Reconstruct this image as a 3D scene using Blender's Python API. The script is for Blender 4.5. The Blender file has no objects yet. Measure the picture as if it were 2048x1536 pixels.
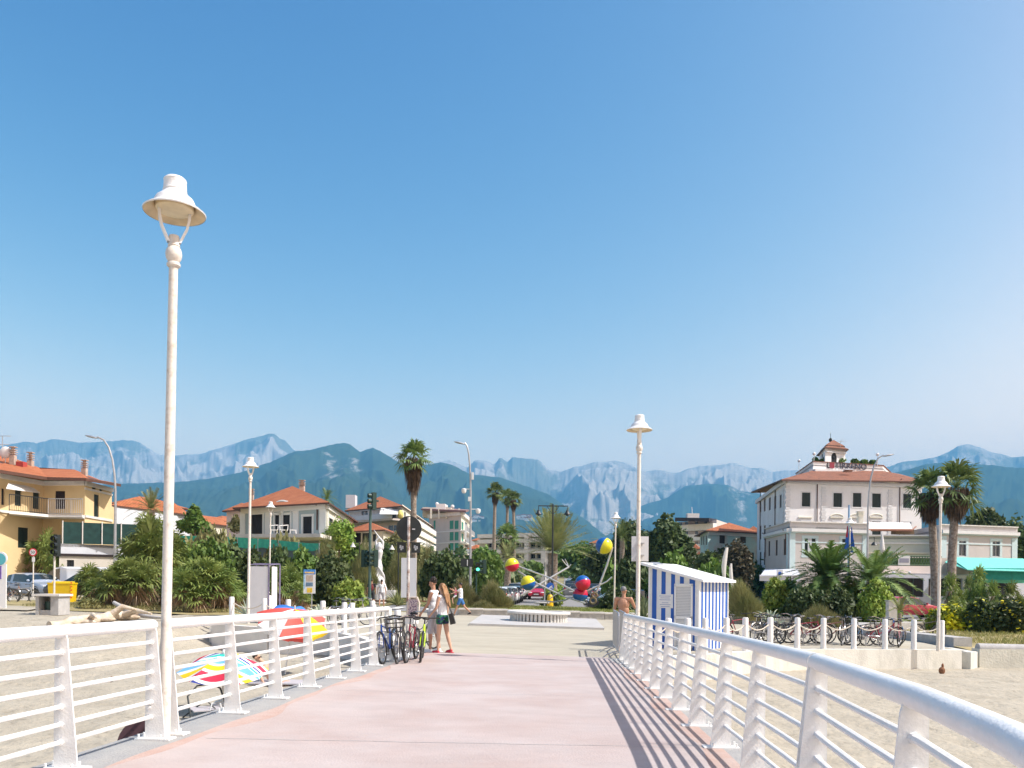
import bpy, bmesh, math, random
import numpy as np
from mathutils import Vector, Matrix, noise
SC = bpy.context.scene; COL = SC.collection
R = math.radians
# ---------------------------------------------------------------- camera, sky, sun, exposure
F = 1640.0; CH = 1.75; CX = 1024.0; CY = 1167.0; RO = 0.010; KG = 0.022
cam = bpy.data.cameras.new('camera'); camo = bpy.data.objects.new('camera', cam); COL.objects.link(camo)
cam.sensor_width = 36; cam.lens = F/2048*36; cam.shift_y = (CY-768)/2048; cam.clip_start = .05; cam.clip_end = 40000
camo.location = (0, 0, CH); camo.rotation_euler = (math.pi/2, -RO, 0)
SC.camera = camo
SUN_EL = 50; SUN_AZ = -11          # azimuth measured from +X towards +Y
world = bpy.data.worlds.new("World"); SC.world = world; world.use_nodes = True
nt = world.node_tree; bg = nt.nodes['Background']
sky = nt.nodes.new('ShaderNodeTexSky'); sky.sky_type = 'NISHITA'; sky.sun_disc = False
sky.sun_elevation = R(SUN_EL); sky.sun_rotation = R(90-SUN_AZ); sky.altitude = 0
sky.air_density = 1.0; sky.dust_density = 1.6; sky.ozone_density = 1.6
sep = nt.nodes.new('ShaderNodeSeparateColor'); com = nt.nodes.new('ShaderNodeCombineColor'); nt.links.new(sky.outputs[0], sep.inputs[0])
for i_, (pw_, ref_, k_) in enumerate(((3.3, 5.05, 63), (2.1, 5.05, 11), (1.2, 5.05, 4.75))):      # contrast of the camera's rendering of the sky
    d_ = nt.nodes.new('ShaderNodeMath'); d_.operation = 'DIVIDE'; d_.inputs[1].default_value = ref_; nt.links.new(sep.outputs[i_], d_.inputs[0])
    p_ = nt.nodes.new('ShaderNodeMath'); p_.operation = 'POWER'; p_.inputs[1].default_value = pw_; mn_ = nt.nodes.new('ShaderNodeMath'); mn_.operation = 'SMOOTH_MIN'; mn_.inputs[1].default_value = (.56, .82, 1.15)[i_]; mn_.inputs[2].default_value = .22; nt.links.new(d_.outputs[0], mn_.inputs[0]); nt.links.new(mn_.outputs[0], p_.inputs[0])
    m_ = nt.nodes.new('ShaderNodeMath'); m_.operation = 'MULTIPLY'; m_.inputs[1].default_value = k_; nt.links.new(p_.outputs[0], m_.inputs[0]); nt.links.new(m_.outputs[0], com.inputs[i_])
nt.links.new(com.outputs[0], bg.inputs[0]); bg.inputs[1].default_value = 0.15
sl = bpy.data.lights.new('sun', 'SUN'); so = bpy.data.objects.new('sun', sl); COL.objects.link(so)
sl.energy = 5.0; sl.angle = R(.5); sl.color = (1, .958, .91)
sd = Vector((math.cos(R(SUN_EL))*math.cos(R(SUN_AZ)), math.cos(R(SUN_EL))*math.sin(R(SUN_AZ)), math.sin(R(SUN_EL))))
so.rotation_euler = sd.to_track_quat('Z', 'Y').to_euler()
SC.view_settings.view_transform = 'Standard'; SC.view_settings.look = 'None'
SC.view_settings.exposure = 0.67; SC.view_settings.gamma = 1
# ---------------------------------------------------------------- pixel -> place
def P(px, py, Y):
    u, v = px-CX, py-CY; u, v = u+RO*v, v-RO*u
    return Vector((u/F*Y, Y, CH-v/F*Y))
def g0(X, Y=0):
    return -KG*max(-60, min(60, X))
def at(px, Y, py=CY+40):
    p = P(px, py, Y); return Vector((p.x, Y, g0(p.x, Y)))
def G(px, py, h=0.0):        # point of the sloping plaza under this pixel
    u, v = px-CX, py-CY; u, v = u+RO*v, v-RO*u
    Y = (CH-h)*F/(v-KG*u); return Vector((u/F*Y, Y, g0(u/F*Y)+h))
def deckz(Y): return .32-.0159*Y if Y < 20.12 else 0.0
def DZ(x, y): return deckz(y)+g0(x)*max(0, min(1, y/20.12))
# ---------------------------------------------------------------- materials
MATS = {}
def mat(name, col=(.5,.5,.5), rough=.6, var=.12, sc=3.0, bump=0.0, bsc=None, metal=0, col2=None, spec=.4, thr=(.4, .6), detail=6, coat=0, trans=0, emit=None, objrand=0, streak=None):
    if name in MATS: return MATS[name]
    m = bpy.data.materials.new(name); m.use_nodes = True; n = m.node_tree; b = n.nodes['Principled BSDF']
    b.inputs['Roughness'].default_value = rough; b.inputs['Metallic'].default_value = metal
    b.inputs['Specular IOR Level'].default_value = spec
    if coat: b.inputs['Coat Weight'].default_value = coat; b.inputs['Coat Roughness'].default_value = .06
    if trans: b.inputs['Transmission Weight'].default_value = trans
    tc = n.nodes.new('ShaderNodeTexCoord')
    nz = n.nodes.new('ShaderNodeTexNoise'); nz.inputs['Scale'].default_value = sc; nz.inputs['Detail'].default_value = detail
    nz.inputs['Roughness'].default_value = .62
    n.links.new(tc.outputs['Object'], nz.inputs['Vector'])
    mr = n.nodes.new('ShaderNodeMapRange'); mr.inputs[1].default_value = thr[0]; mr.inputs[2].default_value = thr[1]
    if col2 is None and thr == (.4, .6): mr.inputs[1].default_value = .3; mr.inputs[2].default_value = .7
    n.links.new(nz.outputs[0], mr.inputs[0])
    mx = n.nodes.new('ShaderNodeMix'); mx.data_type = 'RGBA'
    c1 = tuple(c*(1-var) for c in col) if col2 is None else col
    c2 = tuple(min(1, c*(1+var)) for c in col) if col2 is None else col2
    mx.inputs[6].default_value = (*c1, 1); mx.inputs[7].default_value = (*c2, 1)
    n.links.new(mr.outputs[0], mx.inputs[0])
    outc = mx.outputs[2]
    if streak:
        mp = n.nodes.new('ShaderNodeMapping'); mp.inputs['Scale'].default_value = streak[:3]; n.links.new(tc.outputs['Object'], mp.inputs[0])
        sn = n.nodes.new('ShaderNodeTexNoise'); sn.inputs['Scale'].default_value = 1; sn.inputs['Detail'].default_value = 8; sn.inputs['Roughness'].default_value = .7; n.links.new(mp.outputs[0], sn.inputs[0])
        sr = n.nodes.new('ShaderNodeMapRange'); sr.inputs[1].default_value = streak[4]; sr.inputs[2].default_value = streak[5]; sr.inputs[3].default_value = 1-streak[3]; sr.inputs[4].default_value = 1; n.links.new(sn.outputs[0], sr.inputs[0])
        sm = n.nodes.new('ShaderNodeMix'); sm.data_type = 'RGBA'; sm.blend_type = 'MULTIPLY'; sm.inputs[0].default_value = 1; n.links.new(outc, sm.inputs[6]); n.links.new(sr.outputs[0], sm.inputs[7]); outc = sm.outputs[2]
    if objrand:
        oi = n.nodes.new('ShaderNodeObjectInfo'); hs = n.nodes.new('ShaderNodeHueSaturation')
        m2 = n.nodes.new('ShaderNodeMapRange'); m2.inputs[3].default_value = 1-objrand; m2.inputs[4].default_value = 1+objrand
        n.links.new(oi.outputs['Random'], m2.inputs[0]); n.links.new(m2.outputs[0], hs.inputs['Value'])
        m3 = n.nodes.new('ShaderNodeMapRange'); m3.inputs[3].default_value = .5-objrand*.06; m3.inputs[4].default_value = .5+objrand*.06
        n.links.new(oi.outputs['Random'], m3.inputs[0]); n.links.new(m3.outputs[0], hs.inputs['Hue'])
        n.links.new(outc, hs.inputs['Color']); outc = hs.outputs[0]
    n.links.new(outc, b.inputs['Base Color'])
    if bump:
        n2 = n.nodes.new('ShaderNodeTexNoise'); n2.inputs['Scale'].default_value = bsc or sc*4; n2.inputs['Detail'].default_value = 5
        n.links.new(tc.outputs['Object'], n2.inputs['Vector'])
        bp = n.nodes.new('ShaderNodeBump'); bp.inputs['Strength'].default_value = bump; bp.inputs['Distance'].default_value = .05
        n.links.new(n2.outputs[0], bp.inputs['Height']); n.links.new(bp.outputs[0], b.inputs['Normal'])
    if emit:
        b.inputs['Emission Color'].default_value = (*emit[0], 1); b.inputs['Emission Strength'].default_value = emit[1]
    MATS[name] = m; return m
def leafmat(name, c1, c2, sc=1.2, tr=.25, rnd=.18):
    if name in MATS: return MATS[name]
    c1 = (c1[0]*2.3, c1[1]*1.85, c1[2]*1.9); c2 = (c2[0]*2.05, c2[1]*1.68, c2[2]*1.75)
    m = mat(name, c1, .55, col2=c2, sc=sc, thr=(.38, .62), spec=.35, objrand=rnd, detail=3)
    n = m.node_tree; b = n.nodes['Principled BSDF']; o = n.nodes['Material Output']
    t = n.nodes.new('ShaderNodeBsdfTranslucent'); ms = n.nodes.new('ShaderNodeMixShader'); ms.inputs[0].default_value = tr
    src = b.inputs['Base Color'].links[0].from_socket
    n.links.new(src, t.inputs[0]); n.links.new(b.outputs[0], ms.inputs[1]); n.links.new(t.outputs[0], ms.inputs[2])
    n.links.new(ms.outputs[0], o.inputs[0]); return m
# ---------------------------------------------------------------- mesh builder
class MB:
    def __init__(s): s.v = []; s.f = []; s.m = []; s.uv = None
    def add(s, vs, fs, mi=0):
        o = len(s.v); s.v.extend([tuple(p) for p in vs]); s.f.extend([tuple(i+o for i in f) for f in fs]); s.m.extend([mi]*len(fs)); return s
    def box(s, c, d, rz=0, mi=0, rx=0, ry=0, taper=1):
        M = Matrix.Rotation(rz, 3, 'Z') @ Matrix.Rotation(ry, 3, 'Y') @ Matrix.Rotation(rx, 3, 'X'); c = Vector(c); vs = []
        for z in (-1, 1):
            k = taper if z > 0 else 1
            for x, y in ((-1, -1), (1, -1), (1, 1), (-1, 1)): vs.append(c+M @ Vector((x*d[0]/2*k, y*d[1]/2*k, z*d[2]/2)))
        return s.add(vs, [(3, 2, 1, 0), (4, 5, 6, 7), (0, 1, 5, 4), (1, 2, 6, 5), (2, 3, 7, 6), (3, 0, 4, 7)], mi)
    def tube(s, path, r, n=8, mi=0, closed=False, cap=True):
        path = [Vector(p) for p in path]; N = len(path); rs = r if isinstance(r, (list, tuple)) else [r]*N
        rings = []; up0 = None
        for i, p in enumerate(path):
            if closed: t = path[(i+1) % N]-path[i-1]
            else: t = path[min(i+1, N-1)]-path[max(i-1, 0)]
            if t.length < 1e-9: t = Vector((0, 0, 1))
            t.normalize()
            if up0 is None:
                a = Vector((0, 0, 1)) if abs(t.z) < .9 else Vector((1, 0, 0)); up0 = (a-t*a.dot(t)).normalized()
            else:
                up0 = up0-t*up0.dot(t)
                if up0.length < 1e-6: up0 = Vector((1, 0, 0))
                up0.normalize()
            q = t.cross(up0)
            rings.append([p+(up0*math.cos(2*math.pi*k/n)+q*math.sin(2*math.pi*k/n))*rs[i] for k in range(n)])
        vs = [p for ring in rings for p in ring]; fs = []
        M = N if closed else N-1
        for i in range(M):
            a, b = i*n, ((i+1) % N)*n
            for k in range(n): k2 = (k+1) % n; fs.append((a+k, a+k2, b+k2, b+k))
        if cap and not closed: fs.append(tuple(range(n-1, -1, -1))); fs.append(tuple(range((N-1)*n, N*n)))
        return s.add(vs, fs, mi)
    def lathe(s, prof, c=(0, 0, 0), n=24, mi=0, cap=True):
        c = Vector(c); vs = []; fs = []
        for (r, z) in prof:
            for k in range(n): a = 2*math.pi*k/n; vs.append(c+Vector((r*math.cos(a), r*math.sin(a), z)))
        for i in range(len(prof)-1):
            for k in range(n): k2 = (k+1) % n; fs.append((i*n+k, i*n+k2, (i+1)*n+k2, (i+1)*n+k))
        if cap: fs.append(tuple(range(n-1, -1, -1))); fs.append(tuple(range((len(prof)-1)*n, len(prof)*n)))
        return s.add(vs, fs, mi)
    def ell(s, c, r, n=12, m=8, mi=0, M=None):
        c = Vector(c); vs = [Vector((0, 0, -1))]; fs = []
        for j in range(1, m):
            ph = -math.pi/2+math.pi*j/m
            for k in range(n): a = 2*math.pi*k/n; vs.append(Vector((math.cos(ph)*math.cos(a), math.cos(ph)*math.sin(a), math.sin(ph))))
        vs.append(Vector((0, 0, 1)))
        for k in range(n): fs.append((0, 1+(k+1) % n, 1+k))
        for j in range(m-2):
            for k in range(n): a = 1+j*n; b = a+n; k2 = (k+1) % n; fs.append((a+k, a+k2, b+k2, b+k))
        a = 1+(m-2)*n
        for k in range(n): fs.append((a+k, a+(k+1) % n, len(vs)-1))
        vs = [Vector((p.x*r[0], p.y*r[1], p.z*r[2])) for p in vs]
        if M: vs = [M @ p for p in vs]
        return s.add([c+p for p in vs], fs, mi)
    def cap(s, p0, r0, p1, r1, n=10, mi=0):       # tapered capsule
        s.tube([p0, p1], [r0, r1], n, mi); s.ell(p0, (r0,)*3, n, 6, mi); s.ell(p1, (r1,)*3, n, 6, mi); return s
    def slab(s, poly, th, mi=0, mi2=None):         # thicken a planar polygon downwards
        n = len(poly); t = [Vector(p) for p in poly]; b = [p-Vector((0, 0, th)) for p in t]
        s.add(t+b, [tuple(range(n))], mi); o = len(s.v)-2*n; m2 = mi if mi2 is None else mi2
        s.f.append(tuple(o+n+i for i in range(n-1, -1, -1))); s.m.append(m2)
        for i in range(n): j = (i+1) % n; s.f.append((o+j, o+i, o+n+i, o+n+j)); s.m.append(m2)
        return s
    def build(s, name, mats, parent=None, world=False, smooth=True, ang=35, label=None, base=None):
        off = Vector((0, 0, 0))
        if world and parent is not None:
            r = parent
            while r.parent: r = r.parent
            off = Vector(r.location)
        if base is not None: off = Vector(base)
        used = sorted({i for f in s.f for i in f})
        if len(used) < len(s.v): mp = {u: k for k, u in enumerate(used)}; s.v = [s.v[u] for u in used]; s.f = [tuple(mp[i] for i in f) for f in s.f]
        V = np.array(s.v, dtype=np.float64).reshape(-1, 3)-np.array(off)
        me = bpy.data.meshes.new(name); me.from_pydata(V.tolist(), [], s.f)
        for m in (mats if isinstance(mats, (list, tuple)) else [mats]): me.materials.append(m)
        if any(s.m): me.polygons.foreach_set('material_index', s.m)
        if s.uv:
            ul = me.uv_layers.new(name='UVMap'); ul.data.foreach_set('uv', np.array(s.uv, dtype=np.float32).ravel())
        if smooth:
            me.polygons.foreach_set('use_smooth', [True]*len(me.polygons)); me.set_sharp_from_angle(angle=R(ang))
        me.update()
        o = bpy.data.objects.new(name, me); COL.objects.link(o)
        if parent is not None: o.parent = parent
        if base is not None: o.location = base
        if label: o['label'] = label
        return o
def fast_mesh(name, V, nper, mats, parent=None, mi=None, smooth=False):
    """V: (n*nper,3) array, faces are consecutive nper-gons"""
    V = np.asarray(V, dtype=np.float32).reshape(-1, 3); n = len(V)//nper
    me = bpy.data.meshes.new(name); me.vertices.add(len(V)); me.vertices.foreach_set('co', V.ravel())
    me.loops.add(len(V)); me.loops.foreach_set('vertex_index', np.arange(len(V), dtype=np.int32))
    me.polygons.add(n); me.polygons.foreach_set('loop_start', np.arange(0, len(V), nper, dtype=np.int32))
    for m in (mats if isinstance(mats, (list, tuple)) else [mats]): me.materials.append(m)
    if mi is not None: me.polygons.foreach_set('material_index', np.asarray(mi, dtype=np.int32))
    me.update(calc_edges=True)
    o = bpy.data.objects.new(name, me); COL.objects.link(o)
    if parent is not None: o.parent = parent
    return o
def tag(o, label=None, cat=None, group=None, kind=None):
    if label: o['label'] = label
    if cat: o['category'] = cat
    if group: o['group'] = group
    if kind: o['kind'] = kind
    return o
def thing(name, label, cat, loc=(0, 0, 0), rz=0, group=None):
    o = bpy.data.objects.new(name, None); COL.objects.link(o); o.location = loc; o.rotation_euler = (0, 0, rz)
    o.empty_display_size = .2
    return tag(o, label, cat, group)
def dup(root, loc, rz=0, scale=None, label=None, group=None, rot=None):
    def rec(o, par):
        c = o.copy(); COL.objects.link(c)
        if par is not None: c.parent = par
        for ch in list(o.children): rec(ch, c)
        return c
    r = rec(root, None); r.location = loc; r.rotation_euler = rot if rot else (0, 0, rz)
    if scale is not None: r.scale = (scale,)*3 if not isinstance(scale, (tuple, list)) else scale
    if label: r['label'] = label
    if group: r['group'] = group
    return r
def struct(name, mb, m, smooth=False): 
    o = mb.build(name, m, smooth=smooth); o['kind'] = 'structure'; return o
def line_hit(A, B, px, py):
    u, v = px-CX, py-CY; u, v = u+RO*v, v-RO*u; r = u/F
    dx, dy = B[0]-A[0], B[1]-A[1]; t = (r*A[1]-A[0])/(dx-r*dy); Y = A[1]+t*dy
    return t, CH-v/F*Y
def text_mesh(name, body, size, m, parent, loc, rot, depth=.01, font_spacing=1.0):
    cu = bpy.data.curves.new(name, 'FONT'); cu.body = body; cu.size = size; cu.extrude = depth; cu.align_x = 'CENTER'; cu.align_y = 'CENTER'
    cu.space_character = font_spacing
    t = bpy.data.objects.new(name, cu); COL.objects.link(t); bpy.context.view_layer.update()
    me = bpy.data.meshes.new_from_object(t.evaluated_get(bpy.context.evaluated_depsgraph_get()))
    bpy.data.objects.remove(t); bpy.data.curves.remove(cu)
    me.materials.clear(); me.materials.append(m)
    o = bpy.data.objects.new(name, me); COL.objects.link(o); o.parent = parent; o.location = loc; o.rotation_euler = rot
    return o
# common materials
WHITE = mat('white_paint', (.78, .78, .77), .32, .04, 8, bump=.14, bsc=60, streak=(9, 9, 4, .22, .27, .34))
WHITE2 = mat('white_plaster', (.74, .72, .69), .7, .08, 2)
CREAM = mat('aged_pole_paint', (.68, .64, .58), .5, col2=(.50, .42, .34), sc=14, thr=(.5, .75), bump=.1)
LINER = mat('shade_lining', (.62, .50, .32), .5, .2, 6)
RUST = mat('rust', (.22, .10, .05), .8, .4, 12)
CONC = mat('grey_concrete', (.40, .39, .38), .85, .15, 4, bump=.3, bsc=40)
CONC_L = mat('pale_concrete', (.66, .63, .59), .85, .12, 1.5, bump=.25, bsc=30)
STEEL = mat('galvanised_steel', (.42, .43, .45), .4, .1, 5, metal=.6)
DARK = mat('dark_metal', (.025, .03, .03), .45, .2, 5)
BLACK = mat('black_rubber', (.02, .02, .02), .6, .2, 5)
DGREEN = mat('dark_green_metal', (.02, .05, .04), .45, .2, 5)
GLASS = mat('window_glass', (.03, .04, .05), .06, .3, 1, spec=.9)
# ================================================================ SETTING
def gz(X, Y): return g0(X)+.02*max(0, min(Y, 1500)-75)
def grid(name, xs, ys, zf, m):
    vs = [(x, y, zf(x, y)) for y in ys for x in xs]; n = len(xs); fs = []
    for j in range(len(ys)-1):
        for i in range(n-1): fs.append((j*n+i, j*n+i+1, (j+1)*n+i+1, (j+1)*n+i))
    b = MB(); b.add(vs, fs); o = b.build(name, m, smooth=True, ang=80); o['kind'] = 'structure'; return o
SAND = mat('beach_sand', (.40, .36, .285), .95, col2=(.33, .295, .23), sc=1.2, thr=(.38, .66), bump=1, bsc=7, detail=9, streak=(5, 5, 5, .30, .34, .45))
EARTH = mat('dry_ground', (.30, .24, .13), .95, col2=(.16, .17, .06), sc=.5, thr=(.4, .6), bump=.4, bsc=6)
def sandz(X, Y):
    z = -.65+(g0(X)*.85 if X > 0 else 0)
    if X < -9.5:
        t = max(0, min(1, (Y-20)/11))*max(0, min(1, (-9.5-X)/2.5)); t = t*t*(3-2*t); z = z*(1-t)+(g0(X)-.01)*t
    if X > 15.5 and Y > 27: z = z
    d = noise.fractal(Vector((X*.9, Y*.9, 0)), 1, 2, 4)*.03
    fp = noise.noise(Vector((X*3.2, Y*3.2, 5)))
    near = 1 if Y < 45 else 0
    return z+d+(min(0, fp+.12)*.16)*near+noise.noise(Vector((X*7, Y*7, 2)))*.012
def spaced(a, b, fine0, fine1, s, S):
    out = []; x = a
    while x < b:
        out.append(x); x += s if fine0 <= x < fine1 else S
    out.append(b); return out
grid('beach', spaced(-80, 80, -18, 20, .2, 1.2), spaced(-30, 44.2, 3, 32, .2, .8), lambda x, y: sandz(x, y) if not (x > 15.5 and y > 29.5) else sandz(x, y)-.3, SAND)
grid('ground', [-9000, -3000, -800, -250, -100, -60, -40, -20, 0, 20, 40, 60, 100, 250, 800, 3000, 9000], [44, 52, 60, 75, 100, 150, 250, 500, 900, 1500, 3000, 6000, 13000], lambda x, y: gz(x, y)-.05, EARTH)
# --- plaza and pier
PLZ = mat('plaza_concrete', (.44, .405, .32), .85, col2=(.385, .35, .275), sc=.55, thr=(.35, .7), bump=.15, bsc=30, detail=9, streak=(.5, 1.6, 1, .16, .35, .6))
PINK = mat('pink_deck_paint', (.465, .40, .378), .7, col2=(.425, .335, .305), sc=.7, thr=(.38, .66), bump=.15, bsc=40, detail=12, streak=(1.2, 2.5, 1, .10, .35, .6))
RED = mat('worn_red_edge', (.42, .28, .23), .8, col2=(.45, .35, .31), sc=2.5, thr=(.35, .65), bump=.2, bsc=30)
GREYC = mat('grey_deck_edge', (.29, .29, .29), .85, col2=(.35, .345, .33), sc=3, thr=(.35, .65), bump=.3, bsc=40)
LW = [(-2.5, 20.12), (-3.2, 22), (-4.3, 24.6), (-5.8, 27), (-8, 27.6), (-10.3, 28.8)]
RW = [(2.92, 20.12), (3.5, 20.6), (4.3, 21.2), (5.6, 22.3), (6.6, 23.4), (8.2, 24.7), (9.8, 25.6), (12, 26.4), (15.0, 27.3)]
TOP = [(15.6, 31), (19, 36), (21.5, 43.4), (-3, 43.4), (-3, 44.9), (-11.2, 44.9), (-11.2, 33)]
def gp(x, y, h=0): return Vector((x, y, g0(x)+h))
poly = [gp(*p) for p in LW[::-1]+RW+TOP]
def sheet(name, pts, m, h=0, sub=None):
    bm = bmesh.new(); vs = [bm.verts.new((p[0], p[1], p[2]+h)) for p in pts]; f = bm.faces.new(vs); f.normal_update()
    if f.normal.z < 0: f.normal_flip()
    f.normal_update(); bmesh.ops.triangulate(bm, faces=[f], ngon_method="EAR_CLIP"); me = bpy.data.meshes.new(name); bm.to_mesh(me); me.materials.append(m)
    o = bpy.data.objects.new(name, me); COL.objects.link(o); o['kind'] = 'structure'; return o
sheet('plaza', poly, PLZ)
def deckL(Y): return -4.105+.0855*Y
def deckR(Y): 
    if Y >= 7.5: return 1.64+.054*Y
    pts = [(-6, -.6), (1, .93), (2.2, 1.33), (3.1, 1.54), (5.1, 1.86), (6.65, 1.98), (7.5, 2.045)]
    for (a, xa), (b, xb) in zip(pts, pts[1:]):
        if Y <= b: return xa+(xb-xa)*(Y-a)/(b-a)
    return 2.045
def strip(name, lf, rf, ys, m, dz=0):
    b = MB(); vs = []; fs = []
    for y in ys:
        for k in range(5):
            x = lf(y)+(rf(y)-lf(y))*k/4; vs.append((x, y, DZ(x, y)+dz))
    for j in range(len(ys)-1):
        for k in range(4): a = j*5+k; fs.append((a, a+1, a+6, a+5))
    b.add(vs, fs); return b
ys = [-5+i*.7 for i in range(36)]+[20.12]
b = MB(); n = len(ys)
for j, y in enumerate(ys):
    zl = deckz(y); b.v += [(deckL(y)-.28, y, DZ(deckL(y), y)), (deckR(y)+.26, y, DZ(deckR(y), y)), (deckR(y)+.26, y, zl-.42), (deckL(y)-.28, y, zl-.42)]
for j in range(n-1):
    for k in range(4): a, c = j*4+k, j*4+(k+1) % 4; b.f.append((a, c, c+4, a+4)); b.m.append(0)
b.f.append((0, 3, 2, 1)); b.m.append(0)
pier = b.build('pier_deck', GREYC, smooth=False); pier['kind'] = 'structure'
wob = lambda y, s: .05*math.sin(y*1.3+s)+.03*math.sin(y*3.1+s*2)
ysf = [-5+i*.2 for i in range(126)]+[20.12]
struct('deck_edge_paint', strip('e', lambda y: deckL(y)+.30+wob(y, 1)*.6, lambda y: deckR(y)-.02, ysf, RED, .004), RED)
struct('deck_surface', strip('s', lambda y: deckL(y)+.46+wob(y, 2)*2, lambda y: deckR(y)-.30+wob(y, 4), ysf, PINK, .008), PINK)
b = MB()
for y in (3.9, 7.9, 11.9, 15.9, 19.4):
    vs = []
    for k in range(13): x = deckL(y)+.5+(deckR(y)-.35-deckL(y)-.5)*k/12; yy = y+.012*math.sin(k*2.1); vs += [(x, yy, DZ(x, yy)+.011), (x, yy+.012, DZ(x, yy)+.011)]
    b.add(vs, [(2*i, 2*i+2, 2*i+3, 2*i+1) for i in range(12)])
struct('deck_joints', b, CONC)
# piles under the pier
for k, y in enumerate((3, 9, 15)):
    for x in (deckL(y)+.6, deckR(y)-.6):
        b = MB(); b.tube([(x, y, -1.2), (x, y, deckz(y)-.42)], .22, 16); o = b.build('pier_pile', CONC, base=(x, y, -.65))
        tag(o, 'round concrete pile under the pink pier deck, %s pair, %s side' % (['nearest', 'middle', 'farthest'][k], 'left' if x < 0 else 'right'), 'pile', 'piles carrying the pier')
# --- retaining walls of the plaza
def ret_wall(name, pts, zlow, m, label, th=.3, inn=1, h=.0, cat='wall', joints=None):
    b = MB(); N = len(pts); P2 = [Vector((x, y)) for x, y in pts]; 
    for i in range(N-1):
        a, c = P2[i], P2[i+1]; d = (c-a).normalized(); nn = Vector((-d.y, d.x))*inn*th
        za, zc = g0(a.x)+h, g0(c.x)+h
        V = [(a.x, a.y, zlow), (c.x, c.y, zlow), (c.x, c.y, zc), (a.x, a.y, za)]
        W = [(a.x+nn.x, a.y+nn.y, zlow), (c.x+nn.x, c.y+nn.y, zlow), (c.x+nn.x, c.y+nn.y, zc), (a.x+nn.x, a.y+nn.y, za)]
        b.add(V+W, [(0, 1, 2, 3), (3, 2, 6, 7), (5, 4, 7, 6), (0, 3, 7, 4), (1, 5, 6, 2)])
    o = b.build(name, m, smooth=False, base=(pts[0][0], pts[0][1], zlow)); return tag(o, label, cat)
WALLW = mat('whitewashed_wall', (.66, .64, .58), .85, col2=(.56, .54, .47), sc=.9, thr=(.42, .72), bump=.25, bsc=20, streak=(2, 2, .6, .18, .35, .5))
ret_wall('beach_wall', LW, -1.1, CONC_L, 'pale grey beach wall in shade on the left under the bollards, beside the red and white parasol', inn=1, h=.012)
ret_wall('beach_wall', RW, -1.1, WALLW, 'whitewashed beach wall curving from the pier below the blue striped kiosk and the bicycles', inn=1, h=.012)
ret_wall('beach_wall', [(-10.3, 28.8), (-10.9, 34.5)], -1.1, CONC_L, 'short end of the left beach wall turning inland by the dry grass', inn=1, h=.01)
ret_wall('beach_wall', [(15.3, 27.3), (15.75, 27.7), (15.9, 30), (16.5, 31)], -1.1, WALLW, 'broken end of the whitewashed beach wall beside the grey coping blocks', inn=1, h=-.05)
# blocks right of it with rounded grey coping
BL = mat('block_wall', (.68, .66, .57), .85, col2=(.58, .56, .48), sc=1.5, thr=(.4, .7), bump=.3, bsc=15)
x0, y0 = 15.85, 27.75
root = thing('sea_wall', 'low block wall with a rounded grey coping along the sand at the right edge', 'wall', (x0, y0, -1))
for k in range(7):
    xa = x0+k*1.75+.03; xb = xa+1.68; yy = y0+(xa-x0)*.02; b = MB()
    b.box(((xa+xb)/2, yy+.3, -.72), (xb-xa, .5, .82)); o = b.build('block', BL, root, world=True, smooth=False)
    b = MB(); b.tube([(xa+.02, yy+.22, -.30), (xb-.02, yy+.22, -.32)], .17, 12); b.build('coping', CONC, root, world=True)
grid('dry_bank', spaced(15.95, 60, 0, 0, 1, 1), spaced(28.3, 47, 28, 47, .6, 1), lambda x, y: -.42+.14*min(1, (y-28.3)/4)-.035*max(0, y-37.5)+noise.noise(Vector((x*.7, y*.7, 0)))*.08, EARTH2 if 'EARTH2' in globals() else mat('straw_grass_soil', (.36, .29, .15), .95, col2=(.24, .21, .09), sc=1.1, thr=(.35, .65), bump=.5, bsc=10))
STRAW = MATS['straw_grass_soil']
grid('dry_bank', spaced(-40, -11.1, 0, 0, .8, .8), spaced(34.5, 60, 34, 60, .8, 1), lambda x, y: g0(x)+.02+.10*max(0, min(1, (y-36)/4))*(1 if x > -26 else 0)+noise.noise(Vector((x*.7, y*.7, 0)))*.05-(.08 if x < -25.5 else 0), STRAW)
sheet('pavement', [gp(-60, 26, .03), gp(-19.5, 33, .03), gp(-23.5, 46, .03), gp(-30, 51.5, .03), gp(-60, 52, .03)], mat('sandy_pavement', (.38, .345, .275), .9, col2=(.34, .31, .24), sc=.6, bump=.2, bsc=12), .02)
# --- roads
ASPH = mat('asphalt', (.17, .17, .18), .9, col2=(.13, .13, .135), sc=.8, bump=.2, bsc=60)
ROADL = mat('pale_asphalt', (.25, .245, .245), .9, col2=(.20, .20, .20), sc=.5, bump=.2, bsc=60)
sheet('pavement', [(21, 50.5, -.36), (40, 50.5, -.38), (40, 66, -.38), (21, 66, -.36)], ROADL)
MARK = mat('road_marking', (.62, .62, .60), .8, .1, 10)
def axisX(Y): return 3.0+.065*(Y-65)
sheet('road', [gp(-90, 47.3), gp(90, 47.3), gp(90, 60), gp(-90, 60)], ROADL, .012)
def lane(name, o0, o1, m, h, y0, y1, step=12):
    b = MB(); yy = [y0+(y1-y0)*i/30 for i in range(31)]; vs = []
    for y in yy: c = axisX(y); vs += [(c+o0, y, gz(c, y)+h), (c+o1, y, gz(c, y)+h)]
    b.add(vs, [(2*i, 2*i+1, 2*i+3, 2*i+2) for i in range(30)]); return struct(name, b, m)
lane('road', -5.2, -.9, ROADL, .02, 60, 420); lane('road', .9, 6.2, ROADL, .02, 60, 420)
lane('pavement', -7.2, -5.2, CONC, .12, 61, 420); lane('pavement', 6.2, 8.2, CONC, .12, 61, 420)
b = MB()
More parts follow.
